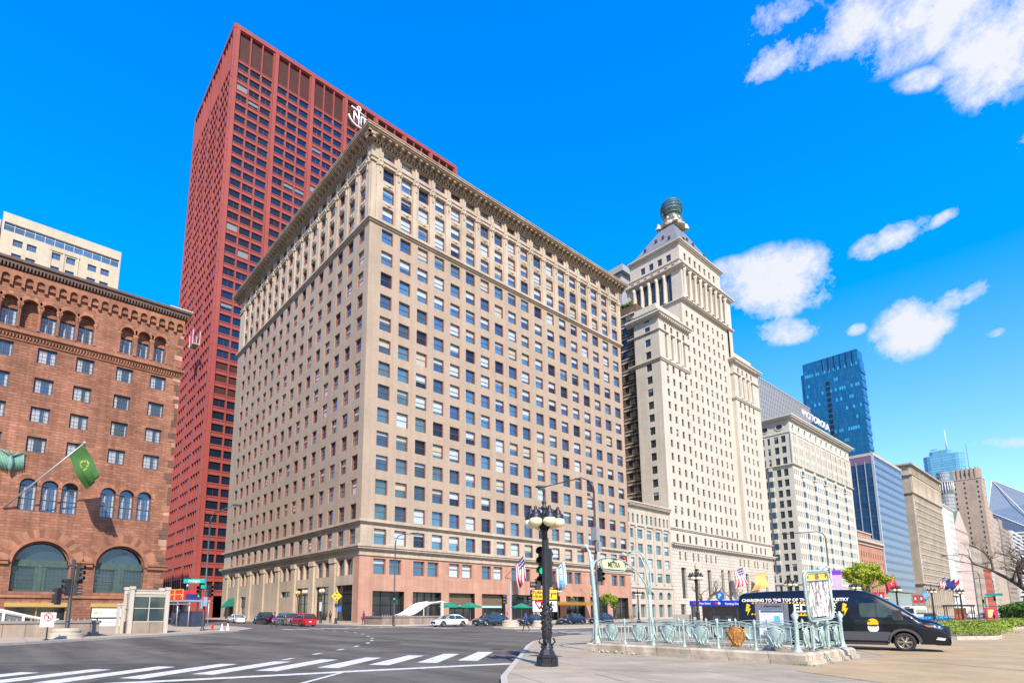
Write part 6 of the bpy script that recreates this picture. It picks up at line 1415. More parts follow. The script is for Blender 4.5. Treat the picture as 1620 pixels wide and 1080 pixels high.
m = MB(); m.T = FT; m.prism([p for p in [(x * .93, y * .95) for x, y in o_] if p[1] < .49] + [], -.02, .0) if False else m.box(-.7, .7, -.68, .49, -.02, .0); m.build('poster', pp, t)
m = MB(); m.T = FT; P_ = [(x * .92, y * .94) for x, y in o_ if y > .5] + [(-.71, .52), (.71, .52)]; m.prism(P_, -.02, .01); m.build('yellow_panel', flat('enamel_yellow', (.72, .48, .02), .4, coat=.4), t)
m = MB(); m.T = FT; m.lathe((0, .615, .012), [(.13, 0), (.12, .01), (.08, .012)], 16, 0, False); m.box(-.6, -.5, .57, .66, .01, .014); m.box(.5, .6, .57, .66, .01, .014); m.build('enamel_mark', flat('enamel_brown', (.2, .12, .03), .5), t)
m = MB(); m.T = FT; [m.ball((.35 + .13 * i, .86 + .05 * math.sin(i * 2), -.03), .12 - .012 * i, 8, 6, 0, (1, .8, .8)) for i in range(5)]; m.build('scroll', VG, t)

# map kiosk and paper boxes behind the railing
t = thing('map_kiosk', 'grey steel information panel with a city map between railing and van', 'kiosk', (-10.1, 25.4, .13), world=True); TK = plane_T((-10.15, 25.5, 0), (1, .25, 0), (.243, -.97, 0))
m = MB(); m.T = TK; m.box(-.62, -.48, .13, 2.1, -.08, .08); m.box(.48, .62, .13, 2.1, -.08, .08); m.box(-.48, .48, 1.84, 2.1, -.06, .06); m.box(-.48, .48, .2, .75, -.06, .06); m.build('frame', flat('kiosk_steel', (.22, .215, .22), .5, .4), t)
m = MB(); m.T = TK; m.box(-.48, .48, .75, 1.84, -.03, .03); m.box(-.42, .42, 1.7, 1.79, .03, .035, 1); m.box(.08, .3, 1.25, 1.55, .03, .035, 2); m.box(.15, .34, .85, 1.25, .03, .035, 2); m.box(-.4, -.05, 1.62, 1.64, .03, .034, 3); m.box(-.35, .1, 1.1, 1.4, .03, .034, 3); m.box(-.1, .12, .85, 1.05, .03, .034, 4)
q = m.build('map', [flat('map_paper', (.62, .64, .66), .4, coat=.4), flat('map_blue_bar', (.05, .10, .22), .5), flat('map_lake', (.10, .45, .62), .5), flat('map_land', (.52, .54, .50), .5), flat('map_yellow', (.6, .58, .25), .5)], t)
text_mesh('i  Information', .14, flat('sign_navy', (.02, .03, .2), .5), t, TK @ Matrix.Translation((0, 1.97, .07)), ext=.003)
for i, (x, lab) in enumerate(((-16.3, 'black newspaper box with a small white mark behind the railing, next to the lamp post'), (-15.7, 'black newspaper box with a round logo in the middle of its row'), (-14.9, 'black newspaper box nearest the van tail'))):
    t = thing('newspaper_box', lab, 'newspaper box', (x, 33 + i * .35, .13), .5, 'newspaper boxes behind the railing')
    m = MB(); m.box(-.3, .3, -.25, .25, .35, 1.5); m.box(-.25, .25, -.2, .2, 0, .35); m.box(-.3, .3, -.27, .25, 1.5, 1.6); m.build('box', flat('box_black', (.02, .02, .025), .4, .2), t)
    m = MB(); m.box(-.2, .2, -.275, -.25, .9, 1.35); q = m.build('door', flat('box_window', (.05, .06, .07), .2, .2), t)
    m = MB(); m.box(-.05, .08, -.29, -.275, 1.05, 1.2); m.build('mark', SW, q)
# garage entrance banner
t = thing('parking_banner', 'long blue parking entrance banner with a round P sign on top', 'sign', (-40, 80, .14), world=True)
m = MB(); m.box(-43.4, -34, 79.95, 80.05, 2.62, 3.4); q = m.build('banner', flat('parking_blue', (.01, .04, .42), .5, coat=.2), t)
text_mesh('Not Enter', .42, SW, q, plane_T((-41.0, 79.93, 3.0), (1, 0, 0), (0, -1, 0)), ext=.004, bold=.01); text_mesh('Parking Entrance', .42, SW, q, plane_T((-36.6, 79.93, 2.9), (1, 0, 0), (0, -1, 0)), ext=.004, bold=.01)
for x, c_ in ((-42.6, 'sign_red'), (-39.4, 'sign_red'), (-38.9, 'sign_letter_white')): m = MB(); m.lathe((x, 79.94, 3.0), [(.2, 0), (.19, .02)], 12, 0, True, (0, -1, 0)); m.build('disc', MATS[c_], q)
m = MB(); m.lathe((-38.7, 80, 4.0), [(.62, 0), (.62, .1)], 20, 0, False, (0, -1, 0)); m.box(-38.9, -38.5, 79.95, 80.05, 3.3, 3.6); q = m.build('p_sign', flat('parking_light_blue', (.01, .17, .55), .5), t)
text_mesh('P', .9, SW, q, plane_T((-38.7, 79.88, 4.0), (1, 0, 0), (0, -1, 0)), ext=.004, bold=.02)
m = MB(); [m.box(x - .08, x + .08, 80.1, 80.3, .14, 3.3) for x in (-43.2, -39.9, -36.5, -34.1)]; m.build('post', POLEG, t)
t = thing('garage_ramp_wall', 'low cream wall and dark ramp mouth below the blue parking banner', 'wall', (-40, 81, .14), world=True)
m = MB(); m.box(-46.5, -43.6, 80.4, 81, .14, 1.4); m.box(-43.6, -36, 84, 84.3, .14, 2.7, 1); m.box(-36, -33.9, 80.4, 84, .14, 2.6); m.build('wall', [KC, flat('ramp_dark', (.03, .025, .02), .8)], t)

# tar seams in the roadway and cracks in the plaza
def crack(pts, wd, z, m):
    for (a, b), (c, d) in zip(pts, pts[1:]):
        t_ = Vector((c - a, d - b)).normalized(); n_ = Vector((-t_.y, t_.x)) * wd / 2 * random.uniform(.5, 1.3)
        m.face([(a - n_.x, b - n_.y, z), (c - n_.x, d - n_.y, z), (c + n_.x, d + n_.y, z), (a + n_.x, b + n_.y, z)])
def wob(a, b, n, k): return [(a[0] + (b[0] - a[0]) * i / n + random.uniform(-k, k), a[1] + (b[1] - a[1]) * i / n + random.uniform(-k, k)) for i in range(n + 1)]
m = MB()
for a, b in (((-40, -2), (-18, 17)), ((-33, -6), (-22, 3)), ((-46, 9), (-27, 25)), ((-34, 18), (-30, 60)), ((-55, 22), (-40, 36)), ((-27, -4), (-19.5, 12)), ((-24, 4), (-36, 14))): crack(wob(a, b, 26, .1), .05, .0075, m)
tag(m.build('tar_seams', flat('tar', (.035, .033, .03), .7)), kind='structure')
m = MB()
for a, b in (((-9.8, 12.6), (-4.6, 17.4)), ((-12.6, 14.8), (-9.2, 18.0)), ((-5.8, 15.2), (-1, 12.4)), ((-9.2, 12.0), (-6.0, 10.2)), ((-6, 22.5), (2, 26)), ((-3, 27), (4, 24)), ((-11.6, 11.3), (-8.3, 14.6))): crack(wob(a, b, 22, .03), .022, .1475, m)
tag(m.build('pavement_cracks', flat('crack_dark', (.09, .075, .055), .9)), kind='structure')
m = MB()
for i in range(260):
    x, y = random.uniform(-13, 3), random.uniform(10, 30)
    if y > 10 + (-x) * .5 + 1: 
        r_ = random.uniform(.008, .022); m.face([(x - r_, y, .148), (x, y - r_, .148), (x + r_, y, .148), (x, y + r_, .148)])
tag(m.build('pavement_specks', MATS['crack_dark']), kind='stuff')

# ---------------- vehicles ----------------
TYRE = flat('tyre_rubber', (.02, .02, .02), .8); RIM = flat('alloy_rim', (.45, .45, .46), .3, .8, var=0); CGL = glass('car_glass', (.05, .07, .075), metal=.35, var=.1); VGL = glass('van_side_glass', (.07, .095, .08), metal=.35, var=.6, scale=2.5)
def carpaint(name, col, metal=.3): return flat(name, col, .28, metal, var=0, coat=1.)
BLKP = flat('black_plastic', (.025, .025, .027), .6, var=0); HLAMP = flat('headlamp_glass', (.6, .62, .65), .12, .4, var=0, coat=1); TLAMP = flat('tail_lamp_red', (.45, .01, .01), .2, coat=1, var=0); PLATE = flat('number_plate', (.45, .6, .7), .5, var=0)
def wheels(t, xs, y, r, wd=.2, rim=RIM, spokes=5):
    for x in xs:
        for s_ in (-1, 1):
            m = MB(); m.lathe((x, s_ * y, r), [(r * .62, -wd / 2), (r * .93, -wd / 2), (r, -wd / 3), (r, wd / 3), (r * .93, wd / 2), (r * .62, wd / 2)], 20, 0, True, (0, s_, 0)); w_ = m.build('wheel', TYRE, t)
            m = MB(); m.lathe((x, s_ * (y + wd * .35), r), [(r * .64, 0), (r * .66, wd * .2), (r * .6, wd * .16), (r * .56, 0)], 20, 0, True, (0, s_, 0), False); m.lathe((x, s_ * (y + wd * .38), r), [(r * .6, 0), (.001, .005)], 16, 1, True, (0, s_, 0), False)
            for k in range(spokes):
                a = 2 * math.pi * k / spokes + .3; d = Vector((math.cos(a), 0, math.sin(a))); c = Vector((x, s_ * (y + wd * .48), r)); e = Vector((-d.z, 0, d.x)) * r * .09
                for q in ((-.09, .0) if spokes > 6 else (0,)):
                    m.face([c + d * r * .08 - e, c + d * r * .08 + e, c + d * r * .6 + e, c + d * r * .6 - e])
            m.lathe((x, s_ * (y + wd * .46), r), [(r * .16, 0), (r * .14, .03)], 10, 0, True, (0, s_, 0)); m.build('rim', [rim, BLKP], w_)
def loft(m, st, prof, mi=0, smooth=True):
    """st: list of (x, data); prof(data) gives the right half section [(y,z)] from bottom to top centre; mirrored and skinned"""
    rings = []
    for x, dta in st:
        h = prof(dta); rings.append([(x, -y, z) for y, z in h] + [(x, y, z) for y, z in h[::-1][1:]])
    n = len(rings[0]); b = len(m.v)
    for r_ in rings:
        for p in r_: m.vt(p)
    for i in range(len(rings) - 1):
        for j in range(n - 1): m.f.append([b + i * n + j, b + (i + 1) * n + j, b + (i + 1) * n + j + 1, b + i * n + j + 1]); m.m.append(mi); m.sm.append(smooth)
    m.f.append([b + j for j in range(n)][::-1]); m.m.append(mi); m.sm.append(False); k = b + (len(rings) - 1) * n
    m.f.append([k + j for j in range(n)]); m.m.append(mi); m.sm.append(False)
def car(name, label, loc, hd, paint, kind='sedan', Lc=4.6, Wc=1.8, Hc=1.45, z0=.004, group=None, black_low=False):
    t = thing(name, label, 'car' if kind != 'pickup' else 'pickup truck', (*loc, z0), R(hd), group)
    L2, W2 = Lc / 2, Wc / 2; r = .33 if kind == 'sedan' else .37; xf, xr = L2 * .62, -L2 * .60
    belt = Hc * (.62 if kind == 'sedan' else .6); hood = belt * .93; gc = .2
    def zb(x):
        for xc in (xf, xr):
            d = abs(x - xc); ra = r * 1.22
            if d < ra: return max(gc, r + math.sqrt(ra * ra - d * d) - .02)
        return gc
    st = []; N_ = 46
    for i in range(N_ + 1):
        x = -L2 + Lc * i / N_; f = x / L2
        w_ = W2 * (1 - .10 * abs(f) ** 5 - (.16 if abs(f) > .985 else 0)); zt = belt
        if f > .35: zt = belt - (belt - hood) * min(1, (f - .35) / .2)
        if f > .8: zt = hood - (f - .8) / .2 * (hood * .22)
        if kind == 'sedan' and f < -.75: zt = belt - (-f - .75) * .25
        if f < -.96: zt -= .08
        st.append((x, (w_, zb(x), zt)))
    def prof(d):
        w_, b_, tz = d; md = max(b_ + .03, tz * .62); return [(w_ * .93, b_), (w_ * .985, b_ + .02), (w_, md), (w_ * .97, max(md + .02, tz - .08)), (w_ * .9, tz), (0, tz + .02)]
    m = MB(); loft(m, st, prof); body = m.build('body', paint, t)
    # greenhouse
    if kind == 'sedan': gp = [(-L2 * .80, belt), (-L2 * .45, Hc * .97), (-L2 * .1, Hc), (L2 * .12, Hc * .985), (L2 * .48, belt)]
    elif kind == 'pickup': gp = [(-L2 * .18, belt), (-L2 * .14, Hc * .98), (L2 * .05, Hc), (L2 * .25, Hc * .98), (L2 * .46, belt)]
    else: gp = [(-L2 * .97, belt), (-L2 * .84, Hc * .94), (-L2 * .55, Hc * .99), (L2 * .08, Hc), (L2 * .42, belt)] if kind == 'suv' else [(-L2 * .95, belt), (-L2 * .6, Hc * .90), (-L2 * .2, Hc * .99), (L2 * .08, Hc), (L2 * .45, belt)]
    m = MB(); loft(m, [(x, z) for x, z in gp], lambda z: [(W2 * .9, belt - .05), (W2 * .9, belt), (W2 * (.9 - .2 * (z - belt) / (Hc - belt)), max(belt + .005, z - .05)), (W2 * .62, max(belt + .01, z)), (0, max(belt + .012, z + .01))]); m.build('windows', CGL, t)
    m = MB(); top = [p for p in gp if p[1] > belt + .1]; loft(m, [(x, z) for x, z in top], lambda z: [(W2 * (.915 - .2 * (z - belt) / (Hc - belt)), z - .09), (W2 * (.9 - .2 * (z - belt) / (Hc - belt)), z - .03), (W2 * .62, z + .02), (0, z + .035)]); m.build('roof', paint, t)
    m = MB()
    for s_ in (-1, 1):
        tp = lambda i: (gp[i][0], s_ * W2 * (.915 - .2 * (gp[i][1] - belt) / (Hc - belt)), gp[i][1] - .04); bt = lambda x: (x, s_ * W2 * .91, belt)
        m.tube([bt(gp[-1][0]), tp(-2)], .03, 4); m.tube([bt(gp[0][0]), tp(1)], .045 if kind != 'suv' else .06, 4); xm = (gp[1][0] + gp[-2][0]) / 2 + .1; m.tube([bt(xm), (xm - .05, s_ * W2 * .73, Hc - .05)], .03, 4)
        if kind in ('suv', 'coupe'): m.tube([bt(gp[0][0] + .75), (gp[0][0] + .85, s_ * W2 * .74, Hc * .95)], .035, 4)
    m.build('pillar', paint, t)
    for s_ in (-1, 1):
        m = MB(); m.ball((gp[-1][0] - .35, s_ * (W2 + .09), belt + .06), .1, 8, 6, 0, (.8, 1, .7)); m.build('mirror', paint, t)
        m = MB(); m.ball((L2 * .955, s_ * W2 * .72, hood * .74), .14, 10, 6, 0, (.9, 1.5, .6)); m.build('headlight', HLAMP, t)
        m = MB(); m.box(-L2 - .01, -L2 + .16, s_ * W2 * .82 - .16, s_ * W2 * .82 + .13, belt * .72, belt * .92); m.build('tail_light', TLAMP, t)
        m = MB(); m.box(-.6, .75, s_ * W2 * .995 - .01, s_ * W2 * .995 + .01, belt * .78, belt * .80); m.box(.72, .735, s_ * W2 * .98 - .012, s_ * W2 * .99 + .012, gc + .1, belt); m.box(-.42, -.405, s_ * W2 * .98 - .012, s_ * W2 * .99 + .012, gc + .1, belt); m.build('door_seam', BLKP, t)
    m = MB(); m.box(L2 - .06, L2 + .015, -W2 * .5, W2 * .5, hood * .42, hood * .74); m.build('grille', BLKP, t)
    m = MB(); m.box(-L2 * .97, L2 * .97, -W2 * .9, W2 * .9, gc - .04, gc + .06); m.build('sill', BLKP, t)
    m = MB(); m.box(-L2 - .02, -L2, -.16, .16, belt * .55, belt * .55 + .12); m.box(L2, L2 + .03, -.16, .16, hood * .35, hood * .35 + .11); m.build('number_plate', PLATE, t)
    if kind == 'pickup': m = MB(); m.box(-L2 * .97, -L2 * .2, -W2 * .8, W2 * .8, belt + .0, belt + .035); m.build('bed_cover', BLKP, t)
    wheels(t, (xf, xr), W2 - .12, r)
    return t
car('parked_car', 'red suv waiting at the side street kerb, nearest the corner', (-67.2, 29.6), 180, carpaint('paint_red', (.55, .012, .02)), 'suv', 4.6, 1.85, 1.6)
car('parked_car', 'silver grey suv waiting between the red suv and the black pickup', (-73.4, 29.9), 180, carpaint('paint_silver', (.30, .31, .33), .6), 'suv', 4.7, 1.9, 1.68)
car('pickup_truck', 'black pickup truck waiting ahead of the silver suv', (-80.6, 30.0), 180, carpaint('paint_black', (.012, .012, .015)), 'pickup', 5.6, 1.95, 1.75)
car('parked_car', 'white sedan in the side street before the green awning', (-94, 30.2), 180, carpaint('paint_white2', (.72, .72, .72), 0), 'sedan', 4.6, 1.8, 1.42)
wc = car('parked_car', 'white sedan with a small hood emblem print stopped by the granite stair wall', (-54.2, 42.6), -92, carpaint('paint_white', (.76, .76, .76), 0), 'sedan', 4.8, 1.85, 1.45)
car('parked_car', 'steel blue coupe-like suv stopped behind the white sedan', (-54.3, 49.4), -90, carpaint('paint_steel_blue', (.055, .085, .14), .6), 'coupe', 4.9, 1.95, 1.7)
car('parked_car', 'dark navy car half hidden behind the steel blue suv', (-54.5, 57.2), -90, carpaint('paint_navy', (.008, .02, .055)), 'sedan', 4.7, 1.85, 1.45)
car('parked_car', 'dark blue sedan behind the big lamp and the turn signs', (-54.5, 66.0), -90, carpaint('paint_navy', (.008, .02, .055)), 'sedan', 4.7, 1.85, 1.5)
car('parked_car', 'dark blue hatchback with red tail lamp right of the big lamp', (-54.6, 73.2), -88, carpaint('paint_dark_blue', (.015, .02, .07)), 'coupe', 4.6, 1.85, 1.6)
# the black van
VD = 13.8; vt_ = thing('delivery_van', 'black high-roof electric van with white lettering and yellow hazard stripes parked behind the railing', 'van', (-6.3 + .0, 28.5, .13), R(VD))
# local: x forward from front wheel contact, y=0 is the near side face, body to +y
VB = flat('van_black', (.006, .008, .013), .3, .0, var=0, coat=.55, spec=.2); vw = 2.05; yc = 1.02
topz = [(-6.12, 2.22), (-6.05, 2.42), (-5.9, 2.5), (-5, 2.56), (-3, 2.585), (-1.7, 2.57), (-1.2, 2.5), (-.8, 2.33), (-.4, 2.07), (0, 1.8), (.3, 1.56), (.52, 1.37), (.56, 1.34), (.9, 1.28), (1.15, 1.17), (1.32, 1.02), (1.42, .8), (1.46, .62)]
def lerp(tab, x):
    for (a, b), (c, d) in zip(tab, tab[1:]):
        if x <= c: return b + (d - b) * max(0, (x - a)) / (c - a)
    return tab[-1][1]
def vzb(x):
    for xc in (0., -4.35):
        d = abs(x - xc)
        if d < .47: return max(.3, .37 + math.sqrt(.47 ** 2 - d * d) - .01)
    return .3 if x < 1.1 else .3 + (x - 1.1) * .15
def vprof(d):
    x, b_, tz = d; w_ = vw / 2 * (1 - max(0, (x - .5)) ** 2 * .16 - (.04 if x < -6.08 else 0))
    zs_ = [b_, max(b_ + .02, .55), max(b_ + .03, min(1.1, tz * .7)), max(b_ + .04, min(1.35, tz * .86)), max(b_ + .05, min(2.2, tz - .16)), max(b_ + .06, tz - .05), tz]
    ws_ = [w_ * .97, w_, w_, w_ * .995, w_ * (.985 - .10 * max(0, min(1, (zs_[4] - 1.35) / .85))) if tz > 1.5 else w_ * .94, w_ * (.78 if tz > 1.5 else .86), 0]
    return list(zip(ws_, zs_))
xsn = sorted(set([-6.12, -6.05, -5.9] + [-5.9 + i * .1 for i in range(74)] + [1.46]))
m = MB(); m.T = Matrix.Translation((0, yc, 0)); loft(m, [(x, (x, vzb(x), lerp(topz, x))) for x in xsn], vprof); m.build('body', VB, vt_)
def side(x0, x1, z0, z1, mat, name, d=.012, poly=None, par=None):
    """flat panel on the near flank, which leans in a little above the belt"""
    yy = lambda z: (0 if z < 1.35 else (z - 1.35) / .85 * .105) - d
    m = MB(); P_ = poly or [(x0, z0), (x1, z0), (x1, z1), (x0, z1)]
    m.face([(x, yy(z), z) for x, z in P_]); n = len(P_)
    for i in range(n): (a, b), (c, e) = P_[i], P_[(i + 1) % n]; m.face([(a, yy(b), b), (a, yy(b) + d + .02, b), (c, yy(e) + d + .02, e), (c, yy(e), e)])
    return m.build(name, mat, par or vt_)
GP = flat('van_grey_cladding', (.06, .06, .065), .5, var=0)
side(0, 0, 0, 0, VGL, 'side_window', poly=[(-1.36, 1.38), (-1.42, 1.5), (-1.42, 1.93), (-1.33, 1.97), (-.72, 1.95), (-.62, 1.92), (-.02, 1.42), (-.08, 1.36)])
side(-.86, -.82, 1.38, 1.95, BLKP, 'window_post', .02)
side(-1.5, -1.48, .5, 2.1, BLKP, 'door_seam', .006); side(-2.62, -2.6, .5, 2.2, BLKP, 'door_seam', .006); side(-.32, -.3, .5, 1.36, BLKP, 'door_seam', .006)
side(0, 0, 0, 0, GP, 'cladding', .03, poly=[(-3.85, .42), (-.5, .42), (-.46, .62), (-.44, .78), (-3.9, .78)]); side(0, 0, 0, 0, GP, 'cladding', .03, poly=[(-6.05, .42), (-4.85, .42), (-4.85, .78), (-6.05, .78)])
m = MB(); m.box(-3.85, -.55, .02, .2, .24, .34); m.build('step', BLKP, vt_)
for xc in (0, -4.35):
    m = MB(); n = 14
    for i in range(n):
        a0, a1 = math.pi * i / n * 1.0, math.pi * (i + 1) / n; q = lambda a, r_: (xc + r_ * math.cos(a), -.03, .37 + r_ * math.sin(a))
        m.face([q(a0, .46), q(a0, .56), q(a1, .56), q(a1, .46)]); m.face([q(a0, .56), (q(a0, .56)[0], .03, q(a0, .56)[2]), (q(a1, .56)[0], .03, q(a1, .56)[2]), q(a1, .56)])
    m.build('wheel_arch', GP, vt_)
    m = MB(); m.box(xc - .46, xc + .46, .35, .4, .3, .85); m.build('wheel_well', flat('well_black', (.005, .005, .005), .9, var=0), vt_)
tw_ = vt_; 
for xc in (0., -4.35):
    for yy, s_ in ((.13, -1), (1.92, 1)):
        m = MB(); m.lathe((xc, yy, .375), [(.24, -.12), (.35, -.12), (.375, -.08), (.375, .08), (.35, .12), (.25, .13), (.24, .08)], 28, 0, True, (0, s_, 0)); w_ = m.build('wheel', TYRE, vt_)
        m = MB(); m.lathe((xc, yy + s_ * .1, .375), [(.25, 0), (.255, .025), (.235, .02), (.22, -.04)], 28, 0, True, (0, s_, 0), False); m.lathe((xc, yy + s_ * .02, .375), [(.24, 0), (.001, .01)], 20, 1, True, (0, s_, 0), False)
        for k in range(6):
            for off in (-.13, .13):
                a = 2 * math.pi * k / 6 + off; d = Vector((math.cos(a), 0, math.sin(a))); c = Vector((xc, yy + s_ * .1, .375)); e = Vector((-d.z, 0, d.x)) * .016; o = Vector((0, s_ * .015, 0))
                m.face([c + d * .03 - e + o, c + d * .03 + e + o, c + d * .235 + e, c + d * .235 - e]); m.face([c + d * .03 - e + o, c + d * .235 - e, c + d * .235 - e - o * 3, c + d * .03 - e - o * 3])
        m.lathe((xc, yy + s_ * .09, .375), [(.06, 0), (.055, .03), (.02, .035)], 12, 0, True, (0, s_, 0)); m.build('rim', [flat('van_rim', (.42, .36, .27), .35, .7, var=0), BLKP], w_)
# windscreen, mirror, lamps, grille, plate
def over(x0, x1, y0, y1, mat, name, lift=.012, n=8):
    m = MB()
    for i in range(n):
        for j in range(6):
            xa, xb = x0 + (x1 - x0) * i / n, x0 + (x1 - x0) * (i + 1) / n; ya, yb = y0 + (y1 - y0) * j / 6, y0 + (y1 - y0) * (j + 1) / 6
            def S(x, y):
                pr = vprof((x, vzb(x), lerp(topz, x))); ay_ = abs(y); z = pr[-1][1]
                for (wa, za), (wb, zb_) in zip(pr[3:], pr[4:]):
                    if wb <= ay_ <= wa: z = za + (zb_ - za) * (wa - ay_) / (wa - wb + 1e-9)
                return (x, yc + y, z + lift)
            m.face([S(xa, ya), S(xb, ya), S(xb, yb), S(xa, yb)], 0, True)
    return m.build(name, mat, vt_)
over(-.72, .5, -.86, .86, glass('van_windscreen', (.06, .22, .40), metal=.7, var=.2), 'windscreen', .014)
m = MB(); m.tube([(-.1, .02, 1.4), (-.12, -.18, 1.42)], .03, 6); m.box(-.3, -.02, -.36, -.14, 1.24, 1.66); m.build('mirror', BLKP, vt_)
m = MB(); m.box(-.31, -.3, -.33, -.17, 1.3, 1.42); m.box(-.02, -.01, -.33, -.2, 1.28, 1.4, 0); m.build('mirror_glass', HLAMP, vt_)
m = MB(); m.faces([(.66, .015, 1.08), (1.12, .04, .98), (1.3, .16, .93), (1.33, .22, 1.02), (1.15, .12, 1.13), (.72, .05, 1.17)], [tuple(range(6))]); 
m = MB(); P1 = [(.62, 1.13), (.78, 1.01), (1.18, .90), (1.27, .93), (1.18, 1.03), (.9, 1.13)]
def nosey(x, z): return yc - vw / 2 * (1 - max(0, (x - .5)) ** 2 * .16) * (.99 if z > 1.0 else 1.0) - .016
m.face([(x, nosey(x, z) + (.03 if z > 1.05 else 0), z) for x, z in P1]); m.tube([(x, nosey(x, z) + (.03 if z > 1.05 else 0), z) for x, z in P1 + P1[:1]], .012, 4); m.build('headlight', [flat('van_headlamp', (.16, .20, .30), .08, .5, coat=1, var=0)], vt_)
m = MB(); m.face([(x, nosey(x, z) - .006, z) for x, z in [(.66, 1.06), (.8, .99), (.86, 1.0), (.76, 1.07)]]); m.build('side_marker', flat('amber_lens', (.6, .15, .02), .3, var=0), vt_)
m = MB(); m.ball((.98, nosey(.98, 1) + .02, 1.01), .05, 8, 6); m.ball((1.12, nosey(1.12, 1) + .03, .98), .045, 8, 6); m.build('lamp_reflector', flat('lamp_white', (.8, .8, .8), .1, .3, var=0, coat=1), vt_)
m = MB()
for i in range(6): m.box(1.36 - i * .0, 1.485, .34, 1.7, .56 + i * .075, .60 + i * .075)
m.box(1.3, 1.46, .3, 1.74, .5, 1.02, 1); m.build('grille', [flat('grille_blue_grey', (.06, .14, .30), .3, .5, var=0), BLKP], vt_)
m = MB(); m.box(1.0, 1.44, .3, 1.75, .27, .42); m.build('bumper', BLKP, vt_)
m = MB(); m.face([(x, nosey(x, z) - .012, z) for x, z in [(.98, .5), (1.25, .47), (1.3, .56), (1.05, .6)]]); m.build('fog_lamp', HLAMP, vt_)
m = MB(); m.box(1.5, 1.52, .75, 1.1, .38, .52); m.build('number_plate', PLATE, vt_)
m = MB(); m.tube([(-.02, .02, 1.4), (.3, .06, 1.3), (.62, .06, 1.16)], .012, 4); m.build('trim_strip', flat('chrome_strip', (.5, .5, .5), .2, .8, var=0), vt_)
WL = flat('van_lettering_white', (.78, .78, .76), .4, var=0); YL = flat('van_yellow', (.85, .46, .0), .4, var=0)
TV = lambda x, z, d=.02: plane_T((x, (0 if z < 1.35 else (z - 1.35) / .85 * .105) - d, z), (1, 0, 0), (0, -1, (.105 / .85 if z > 1.35 else 0)))
text_mesh('CHARGING TO THE TOP OF THE DOCK INDUSTRY', .185, WL, vt_, TV(-3.86, 2.12), ext=.004, bold=.006, sx=.98)
text_mesh('ED', .50, WL, vt_, TV(-3.55, 1.74), ext=.004, bold=.012); text_mesh('OR\nCK', .25, WL, vt_, TV(-2.42, 1.77), ext=.004, bold=.01)
text_mesh('EDIL.C', .11, WL, vt_, TV(-2.45, 1.40), ext=.004, bold=.004)
for z in (2.0, 1.49):
    for (xa, xb) in ((-5.55, -4.45), (-4.3, -2.15)) if z > 1.8 else ((-5.6, -4.9), (-3.9, -2.15)):
        k = 0; x = xa
        while x < xb - .1: side(0, 0, 0, 0, YL, 'hazard_stripe', .014, poly=[(x, z - .035), (x + .075, z - .035), (x + .115, z + .035), (x + .04, z + .035)]); x += .135
for bx in (-5.78, -2.0): side(0, 0, 0, 0, YL, 'bolt', .016, poly=[(bx + .02, 1.98), (bx + .16, 1.92), (bx + .1, 1.74), (bx + .19, 1.76), (bx + .02, 1.42), (bx + .06, 1.64), (bx - .04, 1.62)])
side(-3.9, -3.2, 1.42, 1.47, YL, 'yellow_bar', .014)
m = MB(); m.T = TV(-1.0, 1.02, .008) @ Matrix.Diagonal((1, 1, 1, 1)); m.lathe((0, .11, 0), [(.19, 0), (.19, .006)], 20, 0, False); m.lathe((0, -.08, 0), [(.19, 0), (.19, .004)], 20, 1, False); m.box(-.16, .16, -.02, .05, .006, .009, 2); m.build('door_emblem', [YL, WL, BLKP], vt_)
for x in (-1.62, -1.28): m = MB(); m.box(x, x + .2, -.04, .0, 1.2, 1.24); m.build('door_handle', BLKP, vt_)

